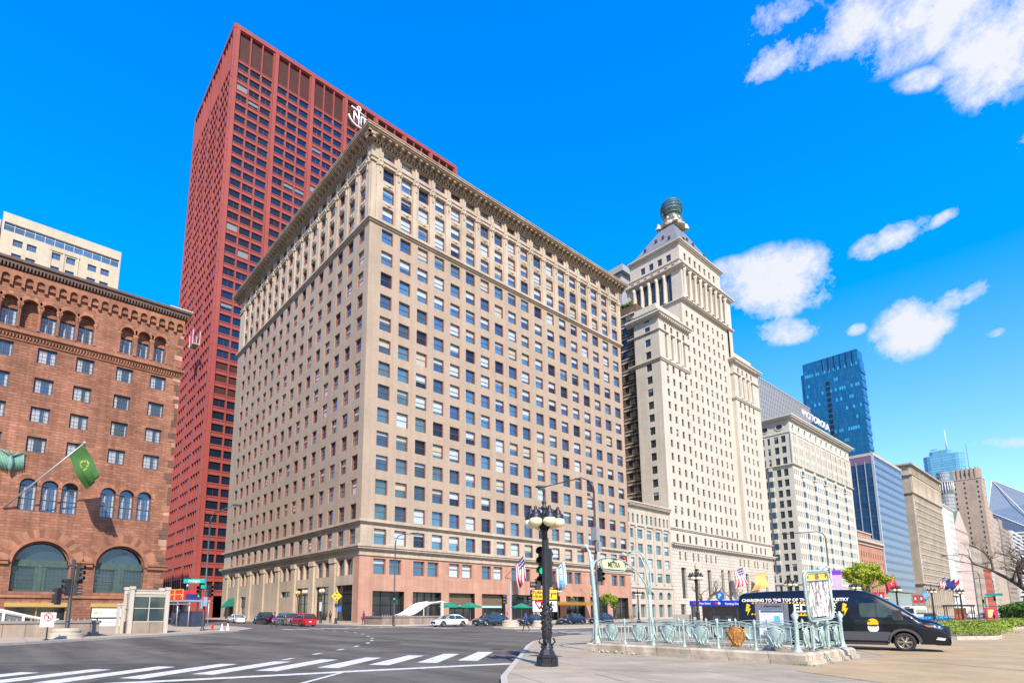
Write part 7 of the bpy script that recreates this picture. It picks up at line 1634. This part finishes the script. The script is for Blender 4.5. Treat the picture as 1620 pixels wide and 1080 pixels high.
# ---------------- people ----------------
def person(label, loc, hd, top, legs, hair=(.03, .02, .015), skin=(.35, .2, .13), h=1.7, stride=.25, arms=.15, bag=None, long_coat=False, z0=.004, bend=0., hat=None):
    t = thing('person', label, 'person', (*loc, z0), R(hd)); k = h / 1.72
    V = [(0, 0, .95), (bend * .1, 0, 1.12), (bend * .25, 0, 1.38), (bend * .35, 0, 1.48), (bend * .45 + .02, 0, 1.56), (bend * .5 + .01, 0, 1.66)]; Rr = [(.15, .12), (.135, .11), (.175, .12), (.06, .06), (.075, .085), (.07, .085)]
    Eg = [(0, 1), (1, 2), (2, 3), (3, 4), (4, 5)]
    for s_ in (-1, 1):
        f = stride * s_; b = len(V)
        V += [(0, s_ * .09, .88), (f * .55 + .03, s_ * .1, .5), (f * 1.0 - (.06 if f < 0 else 0), s_ * .1, .09), (f * 1.0 + .14, s_ * .11, .035)]; Rr += [(.1, .1), (.065, .065), (.04, .045), (.045, .03)]; Eg += [(0, b), (b, b + 1), (b + 1, b + 2), (b + 2, b + 3)]
        b = len(V); a = -arms * s_; V += [(bend * .28, s_ * .2, 1.4), (bend * .28 + a * .6 - .02, s_ * .25, 1.14), (bend * .28 + a + .07, s_ * .24, .92), (bend * .28 + a + .1, s_ * .235, .83), (bend * .28 + a + .115, s_ * .225, .76)]; Rr += [(.06, .06), (.045, .045), (.032, .032), (.028, .04), (.015, .03)]; Eg += [(2, b), (b, b + 1), (b + 1, b + 2), (b + 2, b + 3), (b + 3, b + 4)]
    me = bpy.data.meshes.new('body'); me.from_pydata([(x * k, y * k, z * k) for x, y, z in V], Eg, []); o = bpy.data.objects.new('body', me); C.objects.link(o)
    sk = o.modifiers.new('s', 'SKIN'); 
    for i, v in enumerate(me.skin_vertices[0].data): v.radius = (Rr[i][0] * k, Rr[i][1] * k); v.use_root = (i == 0)
    ss = o.modifiers.new('u', 'SUBSURF'); ss.levels = 1; ss.render_levels = 1
    bpy.context.view_layer.update(); m2 = bpy.data.meshes.new_from_object(o.evaluated_get(bpy.context.evaluated_depsgraph_get())); bpy.data.objects.remove(o); m2.name = 'body'
    m2.materials.clear()
    for nm, cc_ in (('cloth_%s' % label[:9], top), ('trousers_%s' % label[:9], legs), ('skin_%.2f' % skin[0], skin), ('shoe_dark', (.03, .03, .03))): m2.materials.append(flat(nm, cc_, .8, var=.08))
    for p in m2.polygons:
        z = p.center.z / k; y = abs(p.center.y) / k; p.use_smooth = True
        p.material_index = 2 if z > 1.5 or (y > .16 and z < .86 and z > .6) else 3 if z < .08 else 1 if z < (.6 if long_coat else .93) and y < .2 else 0
    ob = bpy.data.objects.new('body', m2); C.objects.link(ob); ob.parent = t
    m = MB(); hx = bend * .5; m.ball(((hx - .015) * k, 0, 1.66 * k), .108 * k, 12, 8, 0, (1, .85, 1.05)); m.ball(((hx - .05) * k, 0, 1.58 * k), .085 * k, 8, 6); m.build('hair' if not hat else 'cap', flat('hair_%.3f' % (hat or hair)[0], hat or hair, .8), t)
    m = MB(); m.box((hx + .1) * k, (hx + .125) * k, -.012, .012, 1.58 * k, 1.62 * k); [m.ball(((hx + .09) * k, s_ * .035 * k, 1.635 * k), .012, 5, 4, 1) for s_ in (-1, 1)]; m.build('face_features', [MATS['skin_%.2f' % skin[0]], flat('eye_dark', (.02, .02, .02), .4)], t)
    if bag: m = MB(); m.ball((bag[0], bag[1], bag[2]), .17, 8, 6, 0, (.7, .9, 1.3)); m.build('bag', flat('bag_%s' % label[:6], bag[3], .8), t)
    return t
person('woman in blue sweatshirt and black leggings walking across the avenue before the median', (-37.2, 38.4), 215, (.03, .07, .30), (.012, .012, .014), (.02, .015, .012), stride=.26)
person('person in long purple coat standing at the corner crossing', (-64.9, 36.9), 200, (.13, .02, .13), (.03, .03, .04), (.12, .08, .05), stride=.08, long_coat=True, z0=.13, bag=(.0, .3, .85, (.25, .04, .04)))
person('person in grey coat looking at a phone beside the pink granite pier', (-66.8, 39.4), 20, (.09, .09, .10), (.03, .04, .07), (.015, .01, .01), stride=.12, long_coat=True, z0=.13)
person('person with a backpack standing against the pilaster near the warning sign', (-78.2, 38.8), 180, (.05, .045, .04), (.02, .02, .02), stride=.02, z0=.13, bag=(-.18, 0, 1.25, (.22, .19, .14)))
person('person in black crossing the side street behind the silver suv', (-63.5, 24.6), 250, (.012, .012, .015), (.05, .05, .06), stride=.3, long_coat=True)
person('person in red top and white trousers far down the side street before the red tower', (-128, 31.5), 0, (.45, .03, .03), (.6, .6, .58), stride=.1)
person('person in dark coat under the gold marquee', (-74.5, 90.4), 200, (.02, .02, .025), (.02, .02, .02), stride=.15, z0=.13)
person('worker in navy jacket and white cap on the raised platform', (-69.6, 16.6), 60, (.015, .03, .11), (.02, .03, .06), stride=.05, z0=3.1, bend=.3, hat=(.6, .6, .6))
person('person in yellow and red beside the pink advertising panel', (-14.6, 118), 200, (.6, .35, .03), (.02, .02, .02), stride=.1)
# small boom platform truck left of the street light
t = thing('platform_lift', 'yellow railed work platform with a red tarpaulin on a grey steel frame', 'work platform', (-70, 17, .13), R(20))
m = MB(); m.box(-2.2, 2.2, -1.3, 1.3, 2.75, 2.95); [m.tube([(x, y, 0), (x, y, 2.8)], .06, 6) for x in (-2.1, 0, 2.1) for y in (-1.2, 1.2)]; m.box(-2.2, 2.4, -1.35, -1.25, 2.45, 2.55); m.build('frame', GALV, t)
m = MB(); m.box(-2.2, .9, -1.3, -1.26, 3.0, 4.05); m.box(.88, .92, -1.3, 1.2, 3.0, 4.05); m.build('tarpaulin', flat('tarp_red', (.60, .03, .03), .7, var=.2, scale=2), t)
YW = flat('rail_yellow', (.62, .38, .06), .6)
m = MB(); 
for z in (3.5, 4.05): m.box(-2.2, 1.0, -1.36, -1.3, z, z + .1)
for x in (-2.2, -.6, .95): m.box(x, x + .1, -1.36, -1.3, 2.95, 4.1)
m.tube([(.5, -1.33, 3.0), (.95, -1.33, 3.6)], .05, 4); m.build('guard_rail', YW, t)
m = MB(); m.box(1.2, 2.0, -1.1, .2, 2.95, 3.6); m.build('crate', flat('crate_blue', (.02, .03, .16), .6), t)
m = MB(); m.box(-2, 2.1, -.6, .9, .1, 1.7); m.tube([(-1, -.9, .3), (0, -.9, 1.9)], .08, 5); m.build('machinery', flat('machine_dark', (.03, .04, .07), .6, var=.5), t)
m = MB(); m.box(-72.6, -72.2, 20.2, 20.6, .13, 3); 
for i, (x, y) in enumerate(((-52.2, 15.6), (-52.9, 16.3))):
    m = MB(); m.lathe((x, y, .13), [(.17, 0), (.17, .04), (.11, .05), (.03, .6), (.01, .61)], 10); tag(m.build('traffic_cone', flat('cone_white', (.7, .7, .7), .6)), 'white traffic cone by the street light, ' + ('nearer the roadway' if not i else 'nearer the red tower'), 'traffic cone')
m = MB(); m.lathe((-52.9, 15.0, .13), [(.13, 0), (.1, .1), (.09, .36), (.13, .4), (.08, .5), (.02, .55)], 10); m.box(-53.05, -52.75, 14.96, 15.04, .4, .48); tag(m.build('fire_hydrant', flat('hydrant_red', (.5, .02, .02), .5)), 'small red hydrant at the foot of the street light', 'hydrant')

# ---------------- umbrellas, bicycles, bins ----------------
UG = flat('umbrella_green', (.0, .19, .12), .75)
for lab, x, y in (('green café umbrella above the steel blue suv, beside the white canopy', -69.8, 59.2), ('green café umbrella between the silver signal post and the gold doors', -69.8, 71.0), ('green café umbrella just behind the end of the white canopy roof', -72.5, 57.0)):
    t = thing('cafe_umbrella', lab, 'umbrella', (x, y, .13), 0, 'green umbrellas along the shop windows')
    m = MB(); m.tube([(0, 0, 0), (0, 0, 3.2)], .04, 6); m.lathe((0, 0, 0), [(.3, 0), (.28, .08)], 10); m.build('pole', GALV, t)
    m = MB(); n = 8
    for i in range(n):
        a0, a1 = 2 * math.pi * i / n, 2 * math.pi * (i + 1) / n; p = (1.9 * math.cos(a0), 1.9 * math.sin(a0), 2.5); q = (1.9 * math.cos(a1), 1.9 * math.sin(a1), 2.5); md = ((p[0] + q[0]) / 2 * .95, (p[1] + q[1]) / 2 * .95, 2.5)
        m.face([(0, 0, 3.2), p, md]); m.face([(0, 0, 3.2), md, q]); m.face([p, (p[0], p[1], 2.3), (md[0], md[1], 2.36), md]); m.face([md, (md[0], md[1], 2.36), (q[0], q[1], 2.3), q])
    m.build('canopy', UG, t)
def bicycle(label, loc, hd, col, grp, z0=.13):
    t = thing('bicycle', label, 'bicycle', (*loc, z0), R(hd), grp)
    for x in (-.52, .52): m = MB(); m.tube([(x + .33 * math.cos(2 * math.pi * i / 16), 0, .34 + .33 * math.sin(2 * math.pi * i / 16)) for i in range(17)], .022, 5); m.build('wheel', TYRE, t)
    m = MB()
    for p, q in (((-.52, 0, .34), (-.1, 0, .34)), ((-.1, 0, .34), (-.22, 0, .85)), ((-.52, 0, .34), (-.2, 0, .78)), ((-.1, 0, .34), (.36, 0, .78)), ((-.2, 0, .76), (.34, 0, .84)), ((.52, 0, .34), (.33, 0, .98))): m.tube([p, q], .025, 5)
    m.build('frame', col, t)
    m = MB(); m.box(-.34, -.1, -.08, .08, .86, .92); m.build('saddle', BLKP, t)
    m = MB(); m.tube([(.25, -.28, 1.02), (.34, -.1, 1.0), (.34, .1, 1.0), (.25, .28, 1.02)], .02, 5); m.build('handlebar', BLKP, t)
    if 'hire' in label: m = MB(); m.box(.36, .66, -.16, .16, .72, .95); m.box(-.8, -.3, -.06, .06, .66, .74); m.build('basket', col, t)
BB = flat('hire_bike_blue', (.02, .33, .60), .4)
for i in range(11): bicycle('sky blue hire bicycle docked in the row beyond the van bonnet', (-20.5 + (i % 2) * .6, 100 + i * 1.7), 20 + 8 * (i % 3), BB, 'row of sky blue hire bicycles')
for i, (x, y) in enumerate(((-67, 95), (-66, 98), (-67, 101))): bicycle(['dark bicycle at the stand, closest to the gold marquee', 'dark bicycle at the stand, between two other dark bicycles', 'dark bicycle at the stand, closest to the young green tree'][i], (x, y), 80, BLKP, 'bicycles by the marquee')
bicycle('light blue bicycle beside the young green tree near the verdigris arch', (-66.2, 106), 60, BB, None)

# ---------------- flags ----------------
def flag(label, base, tip, w, l, pattern, fly=(0, 0, -1), root_name='flag', drift=.35, poler=.05, nx=14, ny=13, hoist_back=.0, finial=None):
    base, tip = Vector(base), Vector(tip); t = thing(root_name, label, 'flag', tuple(base), world=True); d = (tip - base).normalized()
    m = MB(); m.tube([base, tip], [poler, poler * .6], 8); m.ball(tip, poler * 1.8, 8, 6); q = m.build('pole', finial or BRF, t)
    f = Vector(fly).normalized(); m = MB(); nrm_ = d.cross(f).normalized(); cnt = 0
    P = lambda i, j: tip - d * (hoist_back + w * j / ny) + f * (l * i / nx) + nrm_ * (.13 * l * math.sin(i / nx * 5 + j / ny * 2.4) * (i / nx)) + d * (drift * l * (i / nx) ** 1.4 * (-.4 + .35 * math.sin(j * .9)))
    mats, fn = pattern
    for i in range(nx):
        for j in range(ny): m.face([P(i, j), P(i + 1, j), P(i + 1, j + 1), P(i, j + 1)], fn(i / nx, j / ny, i, j), True)
    m.build('cloth', mats, t); return t
FR, FW, FB_, FLB = flat('flag_red', (.50, .02, .04), .8), flat('flag_white', (.75, .75, .75), .8), flat('flag_navy', (.02, .03, .18), .8), flat('flag_light_blue', (.18, .45, .72), .8)
us = ([FR, FW, FB_], lambda a, b, i, j: (1 if (i % 2 and j % 2) else 2) if a < .42 and b < .54 else j % 2)
chi = ([FW, FLB, FR], lambda a, b, i, j: 1 if .16 < b < .32 or .68 < b < .84 else (2 if .4 < b < .62 and i % 4 == 1 else 0))
flag('american flag hanging from a slanting pole on the office block above the shop windows', (RX, 75.2, 8.3), (-74.2, 76.0, 12.2), 2.5, 4.2, us, (0.1, .25, -1), finial=BRF)
flag('white flag with light blue bars and red stars beside the big lamp', (RX, 87.4, 8.7), (-74.4, 88.2, 12.2), 2.5, 4.6, chi, (0.1, .2, -1))
flag('american flag on the pyramid tower base above the van', (RX, 162.2, 12), (-74.6, 169.5, 14.8), 3.2, 5, us, (0.1, .3, -1))
orf = ([flat('flag_orange', (.62, .38, .12), .8)], lambda *a: 0)
flag('plain orange yellow flag on the pyramid tower base', (RX, 178, 12.2), (-74.6, 186, 14.3), 4.4, 4.6, orf, (0.1, .1, -1), drift=.8)
grn = ([flat('flag_green', (.03, .11, .018), .75), flat('flag_emblem_yellow', (.27, .28, .03), .7)], lambda a, b, i, j: 1 if (.3 < a < .62 and abs((a - .46) ** 2 * 2 + (b - .5) ** 2 - .03) < .009) else 0)
flag('green flag with a yellow emblem on a long slanting pole before the brownstone wall', (RX + .1, -.25, 12.9), (-73.3, 5.96, 20.3), 2.0, 4.1, grn, (.1, .45, -1), drift=-.3, poler=.1, nx=24, ny=16, finial=GALV, hoist_back=.15)
flag('dark red flag with white mark in front of the brick hall', (RX, 330, 16), (-75, 333, 20), 5, 6, ([FR, FW], lambda a, b, i, j: 1 if (5 < i < 8 and 5 < j < 8) else 0), (0.1, .5, -1))
for i, (lab, pt) in enumerate((('small american flag over the entrance of the beige colonnaded block', us), ('blue flag second over the entrance of the beige colonnaded block', ([FB_], lambda *a: 0)), ('blue flag third over the entrance of the beige colonnaded block', ([FB_, FW], lambda a, b, i, j: 1 if (4 < i < 7 and j > 9) else 0)), ('red and white flag on the white fluted block', ([FR, FW], lambda a, b, i, j: i // 4 % 2)))):
    flag(lab, (RX, 440 + i * 14, 19), (-74, 441 + i * 14, 23), 4, 5.5, pt, (0, .4, -1), nx=8, ny=11)
flag('large blue flag on the roadside before the gabled club', (-60, 300, 8), (-57, 300, 12), 4, 6, ([FLB, FR], lambda a, b, i, j: 1 if j > 10 else 0), (0, .9, -.5), nx=8, ny=12)

# ---------------- trees ----------------
BARK = flat('tree_bark', (.10, .075, .055), .9, var=.3, scale=8, bump=.4)
LEAFG = flat('spring_leaf', (.34, .40, .03), .7, var=.35, scale=.9); LEAFY = flat('young_leaf', (.22, .31, .02), .7, var=.3, scale=2)
def tree(name, label, loc, h, spread, leaf=None, nleaf=0, ls=.18, depth=5, seed=1, tr=.2, cat='tree', up=.55, first=.25, bark=None, lean=0.):
    rnd = random.Random(seed); t = thing(name, label, cat, (*loc, .13)); m = MB(); tips = []
    def grow(p, d, L_, r, k):
        q = p.copy(); pts = [p.copy()]; dd = d.copy()
        for i in range(3):
            dd = (dd + Vector((rnd.uniform(-1, 1), rnd.uniform(-1, 1), rnd.uniform(-.5, .9) * up)) * .18).normalized(); q = q + dd * L_ / 3; pts.append(q.copy())
        m.tube(pts, [r, r * .9, r * .75, r * .6], 6 if k < 2 else 4 if k < 4 else 3, cap=False)
        if k >= 2: tips.extend(pts[1:])
        if k >= depth: return
        for i in range(rnd.choice([2, 3, 3]) if k < 4 else 2):
            a = rnd.uniform(0, 6.28); s_ = spread * rnd.uniform(.5, 1.1); nd = (dd + Vector((math.cos(a) * s_, math.sin(a) * s_, rnd.uniform(-.1, .5) * up))).normalized(); grow(pts[rnd.choice([2, 3, 3])], nd, L_ * rnd.uniform(.62, .85), r * .58, k + 1)
    grow(Vector((0, 0, 0)), Vector((lean, 0, 1)).normalized(), h * first, tr, 0)
    zmax = max(p.z for p in tips); sc_ = h / zmax
    for v in m.v: v.xyz = v * sc_
    m.build('trunk', bark or BARK, t)
    if leaf:
        m = MB(); 
        for i in range(nleaf):
            p = rnd.choice(tips) * sc_ + Vector((rnd.gauss(0, .35), rnd.gauss(0, .35), rnd.gauss(0, .3))) * h * .06
            a, b = rnd.uniform(0, 6.28), rnd.uniform(-1, 1); u = Vector((math.cos(a), math.sin(a), b)).normalized(); v = u.cross(Vector((rnd.uniform(-1, 1), rnd.uniform(-1, 1), rnd.uniform(-1, 1)))).normalized(); s_ = ls * rnd.uniform(.6, 1.3)
            m.face([p - u * s_, p + v * s_ * .5, p + u * s_, p - v * s_ * .5])
        m.build('crown', leaf, t)
    return t
tree('budding_tree', 'broad tree with bright yellow green spring leaves behind the van roof', (-49, 183), 15.5, 1.1, LEAFG, 17000, .25, 6, 5, .35, first=.16)
tree('young_tree', 'young bright green tree at the foot of the office block beside the verdigris arch', (-65.5, 92.5), 5.2, .55, LEAFY, 3000, .17, 5, 8, .12, first=.3)
tree('bare_tree', 'bare spreading tree in front of the arcaded block and tower base', (-66, 129.5), 9.6, .95, None, 0, .1, 6, 3, .5, bark=flat('pale_twig', (.19, .145, .105), .9))
tree('bare_tree', 'second bare tree before the pyramid tower base, nearer the parking banner', (-66, 145), 8.6, .95, None, 0, .1, 6, 11, .45, bark=MATS['pale_twig'])
tree('bare_tree', 'large bare dark tree spreading over the far end of the flower bed', (-6.3, 84), 10.5, 1.15, None, 0, .07, 8, 21, .34, up=.45, first=.16, lean=-.1)
tree('bare_tree', 'bare tree further off, behind the green construction fence', (-10.5, 140), 13, .95, flat('olive_bud', (.13, .12, .03), .8), 1800, .12, 6, 9, .4, up=.35)
# shrubs beyond the flower bed
def shrub(name, label, loc, r, h, mat, n=1800, ls=.12, seed=2):
    rnd = random.Random(seed); t = thing(name, label, 'shrub', (*loc, .13)); m = MB()
    for i in range(n):
        a, q = rnd.uniform(0, 6.28), math.sqrt(rnd.random()); p = Vector((math.cos(a) * q * r, math.sin(a) * q * r, h * rnd.random() ** .6 * (1 - q * .35))); u = Vector((rnd.uniform(-1, 1), rnd.uniform(-1, 1), rnd.uniform(-.4, 1))).normalized(); v = u.cross(Vector((rnd.uniform(-1, 1), rnd.uniform(-1, 1), .3))).normalized(); s_ = ls * rnd.uniform(.6, 1.4); m.face([p - u * s_, p + v * s_ * .5, p + u * s_, p - v * s_ * .5])
    m.build('foliage', mat, t); m = MB(); m.tube([(0, 0, 0), (0, 0, h * .6)], .05, 5); m.build('stem', BARK, t)
SHG = flat('shrub_green', (.06, .14, .015), .8, var=.4, scale=2)
shrub('hedge', 'mid green clipped hedge mass behind the far flower bed end', (-12.5, 152), 5.5, 4.2, SHG, 4200, .3, 5); shrub('hedge', 'long olive hedge slope behind the green construction fence', (-3, 150), 9, 6.5, flat('hedge_olive', (.13, .16, .02), .8, var=.3), 6000, .35, 6)
# flower bed with tufted ground cover
SOIL = flat('bed_soil', (.12, .075, .045), .95, var=.4, scale=3, bump=.5)
BED = [(-6.9, 42.2), (-5.6, 44.8), (-5.6, 47), (-7.8, 66), (-7.0, 92), (-1, 170), (-14.5, 180), (-15.5, 100), (-16.2, 70), (-15.6, 52), (-10.5, 42.4)]
m = MB(); m.prism(BED, .13, .36, 1); m.face([(x, y, .37) for x, y in BED], 0); o = m.build('flower_bed', [SOIL, KERB]); tag(o, kind='structure')
def inpoly(x, y, P_):
    c = False
    for (a, b), (d, e) in zip(P_, P_[1:] + P_[:1]):
        if (b > y) != (e > y) and x < (d - a) * (y - b) / (e - b) + a: c = not c
    return c
rnd = random.Random(4); m = MB(); cnt = 0
cen = []
while len(cen) < 1150:
    y = 43 + (rnd.random() ** 1.7) * 125; x = rnd.uniform(-16, 0)
    if inpoly(x, y, BED) and not (y < 49 and rnd.random() < .75): cen.append((x, y))
for cx_, cy_ in cen:
    dist = cy_; big = .14 + .30 * rnd.random() ** 1.5; n_ = 34 if dist < 60 else 18; s_ = .07 if dist < 60 else .13
    for i in range(n_):
        p = Vector((cx_ + rnd.gauss(0, big * 1.5), cy_ + rnd.gauss(0, big * 1.5), .37 + rnd.random() ** 1.5 * big * .75)); u = Vector((rnd.uniform(-1, 1), rnd.uniform(-1, 1), rnd.uniform(0, 1.4))).normalized(); v = u.cross(Vector((rnd.uniform(-1, 1), rnd.uniform(-1, 1), .1))).normalized(); m.face([p, p + (u + v * .4) * s_, p + u * s_ * 2, p + (u - v * .4) * s_], 0 if rnd.random() < .6 else 1)
tag(m.build('ground_cover', [flat('bed_leaf', (.16, .23, .02), .8, var=.45, scale=.5), flat('bed_leaf_light', (.27, .33, .035), .8, var=.4, scale=.5)]), kind='stuff')
m = MB()
for i in range(46): p = Vector((-6.6 + rnd.gauss(0, .22), 18.52 - abs(rnd.gauss(0, .05)), .145)); m.face([p, p + Vector((rnd.uniform(-.05, .05), .02, .03)), p + Vector((rnd.uniform(-.03, .03), -.02, rnd.uniform(.02, .07)))])
tag(m.build('weeds', MATS['bed_leaf']), kind='stuff')
# ---------------- far clutter along the avenue ----------------
def bus(label, loc, hd, col, L_=12, extra=True):
    t = thing('city_bus', label, 'bus', (*loc, .01), R(hd)); m = MB(); hw = 1.28
    loft(m, [(-L_ / 2, .9), (-L_ / 2 + .1, 1), (L_ / 2 - .3, 1), (L_ / 2, .93)], lambda k: [(hw * k, .35), (hw * k, 2.6), (hw * k * .9, 3.0 * (.97 + .03 * k)), (0, 3.1 * (.97 + .03 * k))], smooth=False); m.build('body', col, t)
    for s_ in (-1, 1): m = MB(); m.box(-L_ / 2 + .6, L_ / 2 - 1, s_ * hw - .02, s_ * hw + .02, 1.35, 2.35); m.build('window_band', CGL, t)
    m = MB(); m.box(-L_ / 2 - .03, -L_ / 2, -1, 1, 1.5, 2.5); m.build('rear_window', CGL, t); wheels(t, (L_ * .32, -L_ * .3), hw - .2, .48); 
    m = MB(); m.box(-L_ / 2 - .05, -L_ / 2, -.4, .4, 2.6, 2.8); m.build('rear_sign', TLAMP, t)
bus('white bus with black window band in the avenue beyond the hire bicycles', (-31, 150), 92, flat('bus_white', (.7, .7, .7), .4, coat=.5), 12); bus('second white bus further up the avenue, partly behind a kiosk', (-31, 205), 90, MATS['bus_white'], 12)
t = thing('news_kiosk', 'black roofed kiosk with brown advert panel at the pavement edge', 'kiosk', (-20.2, 128, .13)); m = MB(); m.box(-2, 2, -1.2, 1.2, 2.6, 2.85); [m.box(x - .06, x + .06, y - .06, y + .06, 0, 2.6) for x in (-1.8, 1.8) for y in (-1, 1)]; m.build('frame', flat('kiosk_black', (.02, .02, .02), .5), t); m = MB(); m.box(-.5, 1.1, -1.1, -1.0, .3, 2.3); m.box(-.3, .9, -1.12, -1.1, .5, 1.3, 1); m.build('advert_panel', [flat('advert_brown', (.22, .08, .03), .5), flat('advert_orange', (.55, .12, .05), .5)], t)
t = thing('advert_panel', 'bright pink and yellow advertising panel beside the walker', 'sign', (-15.0, 119, .13)); m = MB(); m.T = Matrix.Rotation(R(40), 4, 'Z'); m.box(-.75, .75, -.1, .1, .3, 2.3); m.box(-.5, .3, -.12, -.1, .8, 2.0, 1); m.box(-.7, -.6, -.08, .08, 0, .3); m.box(.6, .7, -.08, .08, 0, .3); m.build('panel', [flat('advert_pink', (.6, .02, .08), .5), flat('advert_yellow', (.7, .5, .15), .5)], t)
t = thing('construction_fence', 'dark green fabric construction fence beyond the flower bed', 'fence', (-13, 150, .13)); 
for i in range(7): m = MB(); m.box(i * 3.0, i * 3.0 + 2.95, 0, .06, .1, 2.9); m.build('fabric_panel', flat('fence_green', (.0, .12, .07), .8, var=.15, scale=.6), t); m = MB(); m.box(i * 3.0 - .05, i * 3 + .03, -.05, .1, 0, 3.0); m.build('post', POLEG, t)
t = thing('stone_bench', 'low stone bench at the far edge of the flower bed', 'bench', (-7.5, 138, .13)); m = MB(); m.box(-3, 3, -.4, .4, .45, .7); m.build('seat', CONP, t); m = MB(); m.box(-2.6, -2, -.3, .3, 0, .45); m.box(2, 2.6, -.3, .3, 0, .45); m.build('support', CONP, t)
cols_ = [(.02, .02, .025), (.5, .5, .5), (.3, .02, .02), (.02, .05, .2), (.1, .1, .11), (.6, .6, .58), (.15, .15, .16), (.35, .3, .2), (.02, .02, .02), (.4, .42, .45)]
nm_ = ['black', 'silver', 'dark red', 'blue', 'graphite', 'white', 'grey', 'beige', 'glossy black', 'pale grey']
for i in range(10):
    x = -29 - 3.2 * (i % 2) ; y = 84 + i * 17.5
    car('parked_car', nm_[i] + ' car in the avenue traffic seen past the van bonnet', (x, y), 90, carpaint('traffic_paint_%d' % i, cols_[i]), ['suv', 'sedan'][i % 2], 4.6, 1.85, 1.6)
for i in range(3):
    t = thing('traffic_signal', ['far traffic signal above the white bus roof', 'far traffic signal next to the red flag', 'far traffic signal by the distant green street sign'][i], 'traffic light', [(-37.8, 150, .14), (-60.5, 225, .13), (-19.5, 150, .13)][i]); m = MB(); m.tube([(0, 0, 0), (0, 0, 4.6)], .09, 6); m.tube([(0, 0, 4.5), (1.5, 0, 4.6)], .05, 5); m.build('post', POLEG, t); head(t, (-.3, -.2, 3.6), -70, 'g'); head(t, (1.4, -.1, 4.3), -70, 'r' if i == 2 else 'g')
    if i == 2: sign_blade(t, (1.4, -.3, 5.0), (1, 0, 0), (0, -1, 0), 2.6, .5, '', name='street_sign')
for i, (x, y) in enumerate(((-18.4, 116), (-12, 128), (-9.5, 133), (-6.5, 139), (-3, 146))):
    t = thing('park_lamp', 'slim dark park lamp post beyond the flower bed, ' + ['by the kiosk', 'before the hedge', 'before the fence start', 'above the stone bench', 'farthest out in the park'][i], 'lamp post', (x, y, .13)); m = MB(); m.tube([(0, 0, 0), (0, 0, 3.9)], .07, 6); m.build('post', POLEG, t); m = MB(); m.lathe((0, 0, 3.9), [(.06, 0), (.5, .12), (.1, .3)], 10); m.build('lamp_head', POLEG, t)
for i in range(2):
    t = thing('street_banner', ['pair-mate red banner nearer the banded glass block', 'red banner in front of the beige block entrance'][i], 'banner', (-42, 170 + 40 * i, .14)); m = MB(); m.tube([(0, 0, 0), (0, 0, 7)], .08, 6); m.build('post', POLEG, t); m = MB(); m.box(-1.3, -.15, -.03, .03, 4.4, 6.6); m.box(.15, 1.3, -.03, .03, 4.4, 6.6); m.box(-.9, -.5, -.04, -.03, 5.2, 6.0, 1); m.box(.5, .9, -.04, -.03, 5.2, 6.0, 1); m.build('banner', [flat('banner_red', (.5, .03, .04), .7), FW], t)
